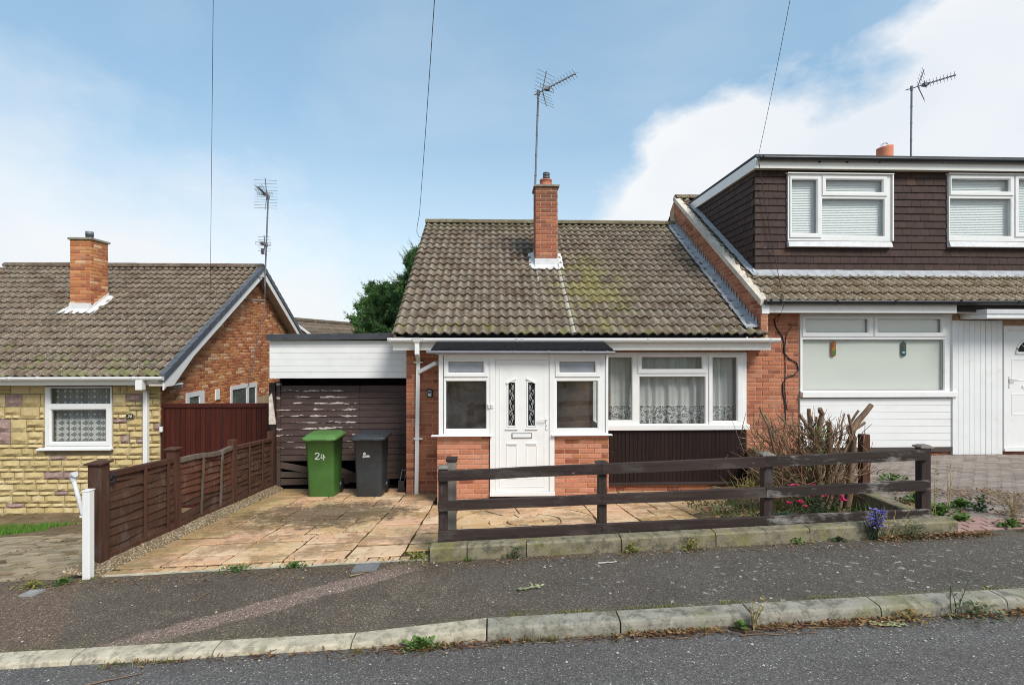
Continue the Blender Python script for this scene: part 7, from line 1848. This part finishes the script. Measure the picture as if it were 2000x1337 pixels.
mb = MB(); p = ck(1700, 3.44); q = ck(1768, 3.42); mb.tube([p+Vector((0, 0, .01)), q+Vector((0, 0, .012))], .003, 4)
for k in range(26):
    mb.cr = R.random(); s = k/26; leaf(mb, p.lerp(q, s)+Vector((0, 0, .012)), Vector((.8, R.choice((-1, 1))*.8, R.uniform(0, .3))), R.uniform(.03, .055), .012)
tag(mb.build('fallen_sprig', LEAFP), 'fallen pale green leafy sprig lying in the kerb channel', 'sprig')
for lab, a, b, Ys, m, r in (('long thin dark twig lying on the road by the kerb', 1445, 1595, (3.40, 3.39), BARK, .004), ('curved dark twig on the road at the lower left', 170, 278, (3.28, 3.36), BARK, .005), ('pale yellow sprig lying on the pavement below the door', 1010, 1056, (4.12, 4.16), LEAFP, .006), ('pale twig on the pavement below the square cover', 683, 712, (4.66, 4.72), STRAW, .006), ('white bark sliver on the pavement below the middle post', 1168, 1205, (4.62, 4.64), plain('bleached_bark', (.5, .46, .4), .9, .2), .006), ('short pale twig on the dark pavement left of centre', 384, 412, (4.35, 4.5), STRAW, .003)):
    fz = (lambda x, y: zk(x)+.012*(3.5-y)) if Ys[0] < 3.5 else zp
    P = []
    for i in range(7):
        Y = lerp(Ys[0], Ys[1], i/6)+R.gauss(0, .006); x = lerp(ax(a, Ys[0]), ax(b, Ys[1]), i/6); P.append((x, Y, fz(x, Y)+.007+r))
    mb = MB(); mb.tube(P, [r*lerp(1.2, .6, i/6) for i in range(7)], 5)
    if 'sprig' in lab:
        for p in P: mb.cr = R.random(); leaf(mb, p, rdir(.1), .05, .008); leaf(mb, p, rdir(.1), .04, .008)
    tag(mb.build('twig' if 'twig' in lab else ('sprig' if 'sprig' in lab else 'bark_sliver'), m), lab, 'twig')
mb = MB()
for k in range(130):
    x, y = (R.uniform(-3.6, 4), R.uniform(3.7, 4.9)) if k < 90 else (R.uniform(-3.2, 3.6), R.uniform(3.0, 3.45)); s = R.uniform(.004, .011); z = (zp(x, y) if y > 3.6 else zk(x)+.012*(3.5-y))+.006; mb.cr = R.random()
    mb.add([(x, y, z+s)]+[(x+s*R.uniform(.8, 1.6)*math.cos(t), y+s*R.uniform(.8, 1.4)*math.sin(t), z) for t in (0, 1.57, 3.14, 4.71)], [(0, 1, 2), (0, 2, 3), (0, 3, 4), (0, 4, 1)])
tag(mb.build('loose_stones', leaf_mat('chip_stone', (.3, .22, .15), (.42, .36, .3), (.55, .52, .48))), 'scattered small stone chips on pavement and road', None, None, 'stuff')
for i, (px, Y, lab) in enumerate(((176, 4.95, 'grass tuft round the foot of the white post'), (372/2+0, 4.9, ''), (460, 4.97, 'low green weed at the drive edge strip, left of centre'), (575, 4.97, 'small green weed at the drive edge strip right of the low one'), (120, 4.86, 'leafy weed in the worn ground left of the white post'), (60, 4.8, 'yellow-green weed tuft near the pale left cover'))):
    if lab:
        x = ax(px, Y); weed('weed', lab, 'weed', (x, Y, zp(x, min(Y, 5))), .11, .045, 110, MOSSY if i in (0, 5) else LEAFG, 'blade' if i == 0 else 'leaf', .005 if i == 0 else .035)
tall('dry_stalks', 'dry bent stalks leaning over the low rail by the violet flowers', fe(1740, 4.9), .34, 6, STRAW, STRAW, lean=.22)
mb = MB()
for k in range(900):
    x, y = R.uniform(-9, -4.2), R.uniform(5.0, 9.7)
    if mnoise.noise(Vector((x*1.5, y*1.5, 0))) < .0: continue
    mb.cr = R.random(); leaf(mb, (x, y, zl(x, y)+.02), rdir(.2), R.uniform(.02, .05), .010)
for k in range(700):
    x = R.uniform(-3.7, -.7) ; y = R.uniform(5.2, 9.2)
    if mnoise.noise(Vector((x*1.2, y*1.2, 7))) < .1: continue
    mb.cr = R.random(); leaf(mb, (x, y, zd(x, y)+.006), rdir(.1), R.uniform(.01, .03), .007)
tag(mb.build('scattered_leaves', LITTER), 'scattered dead leaf bits on both left drives', None, None, 'stuff')
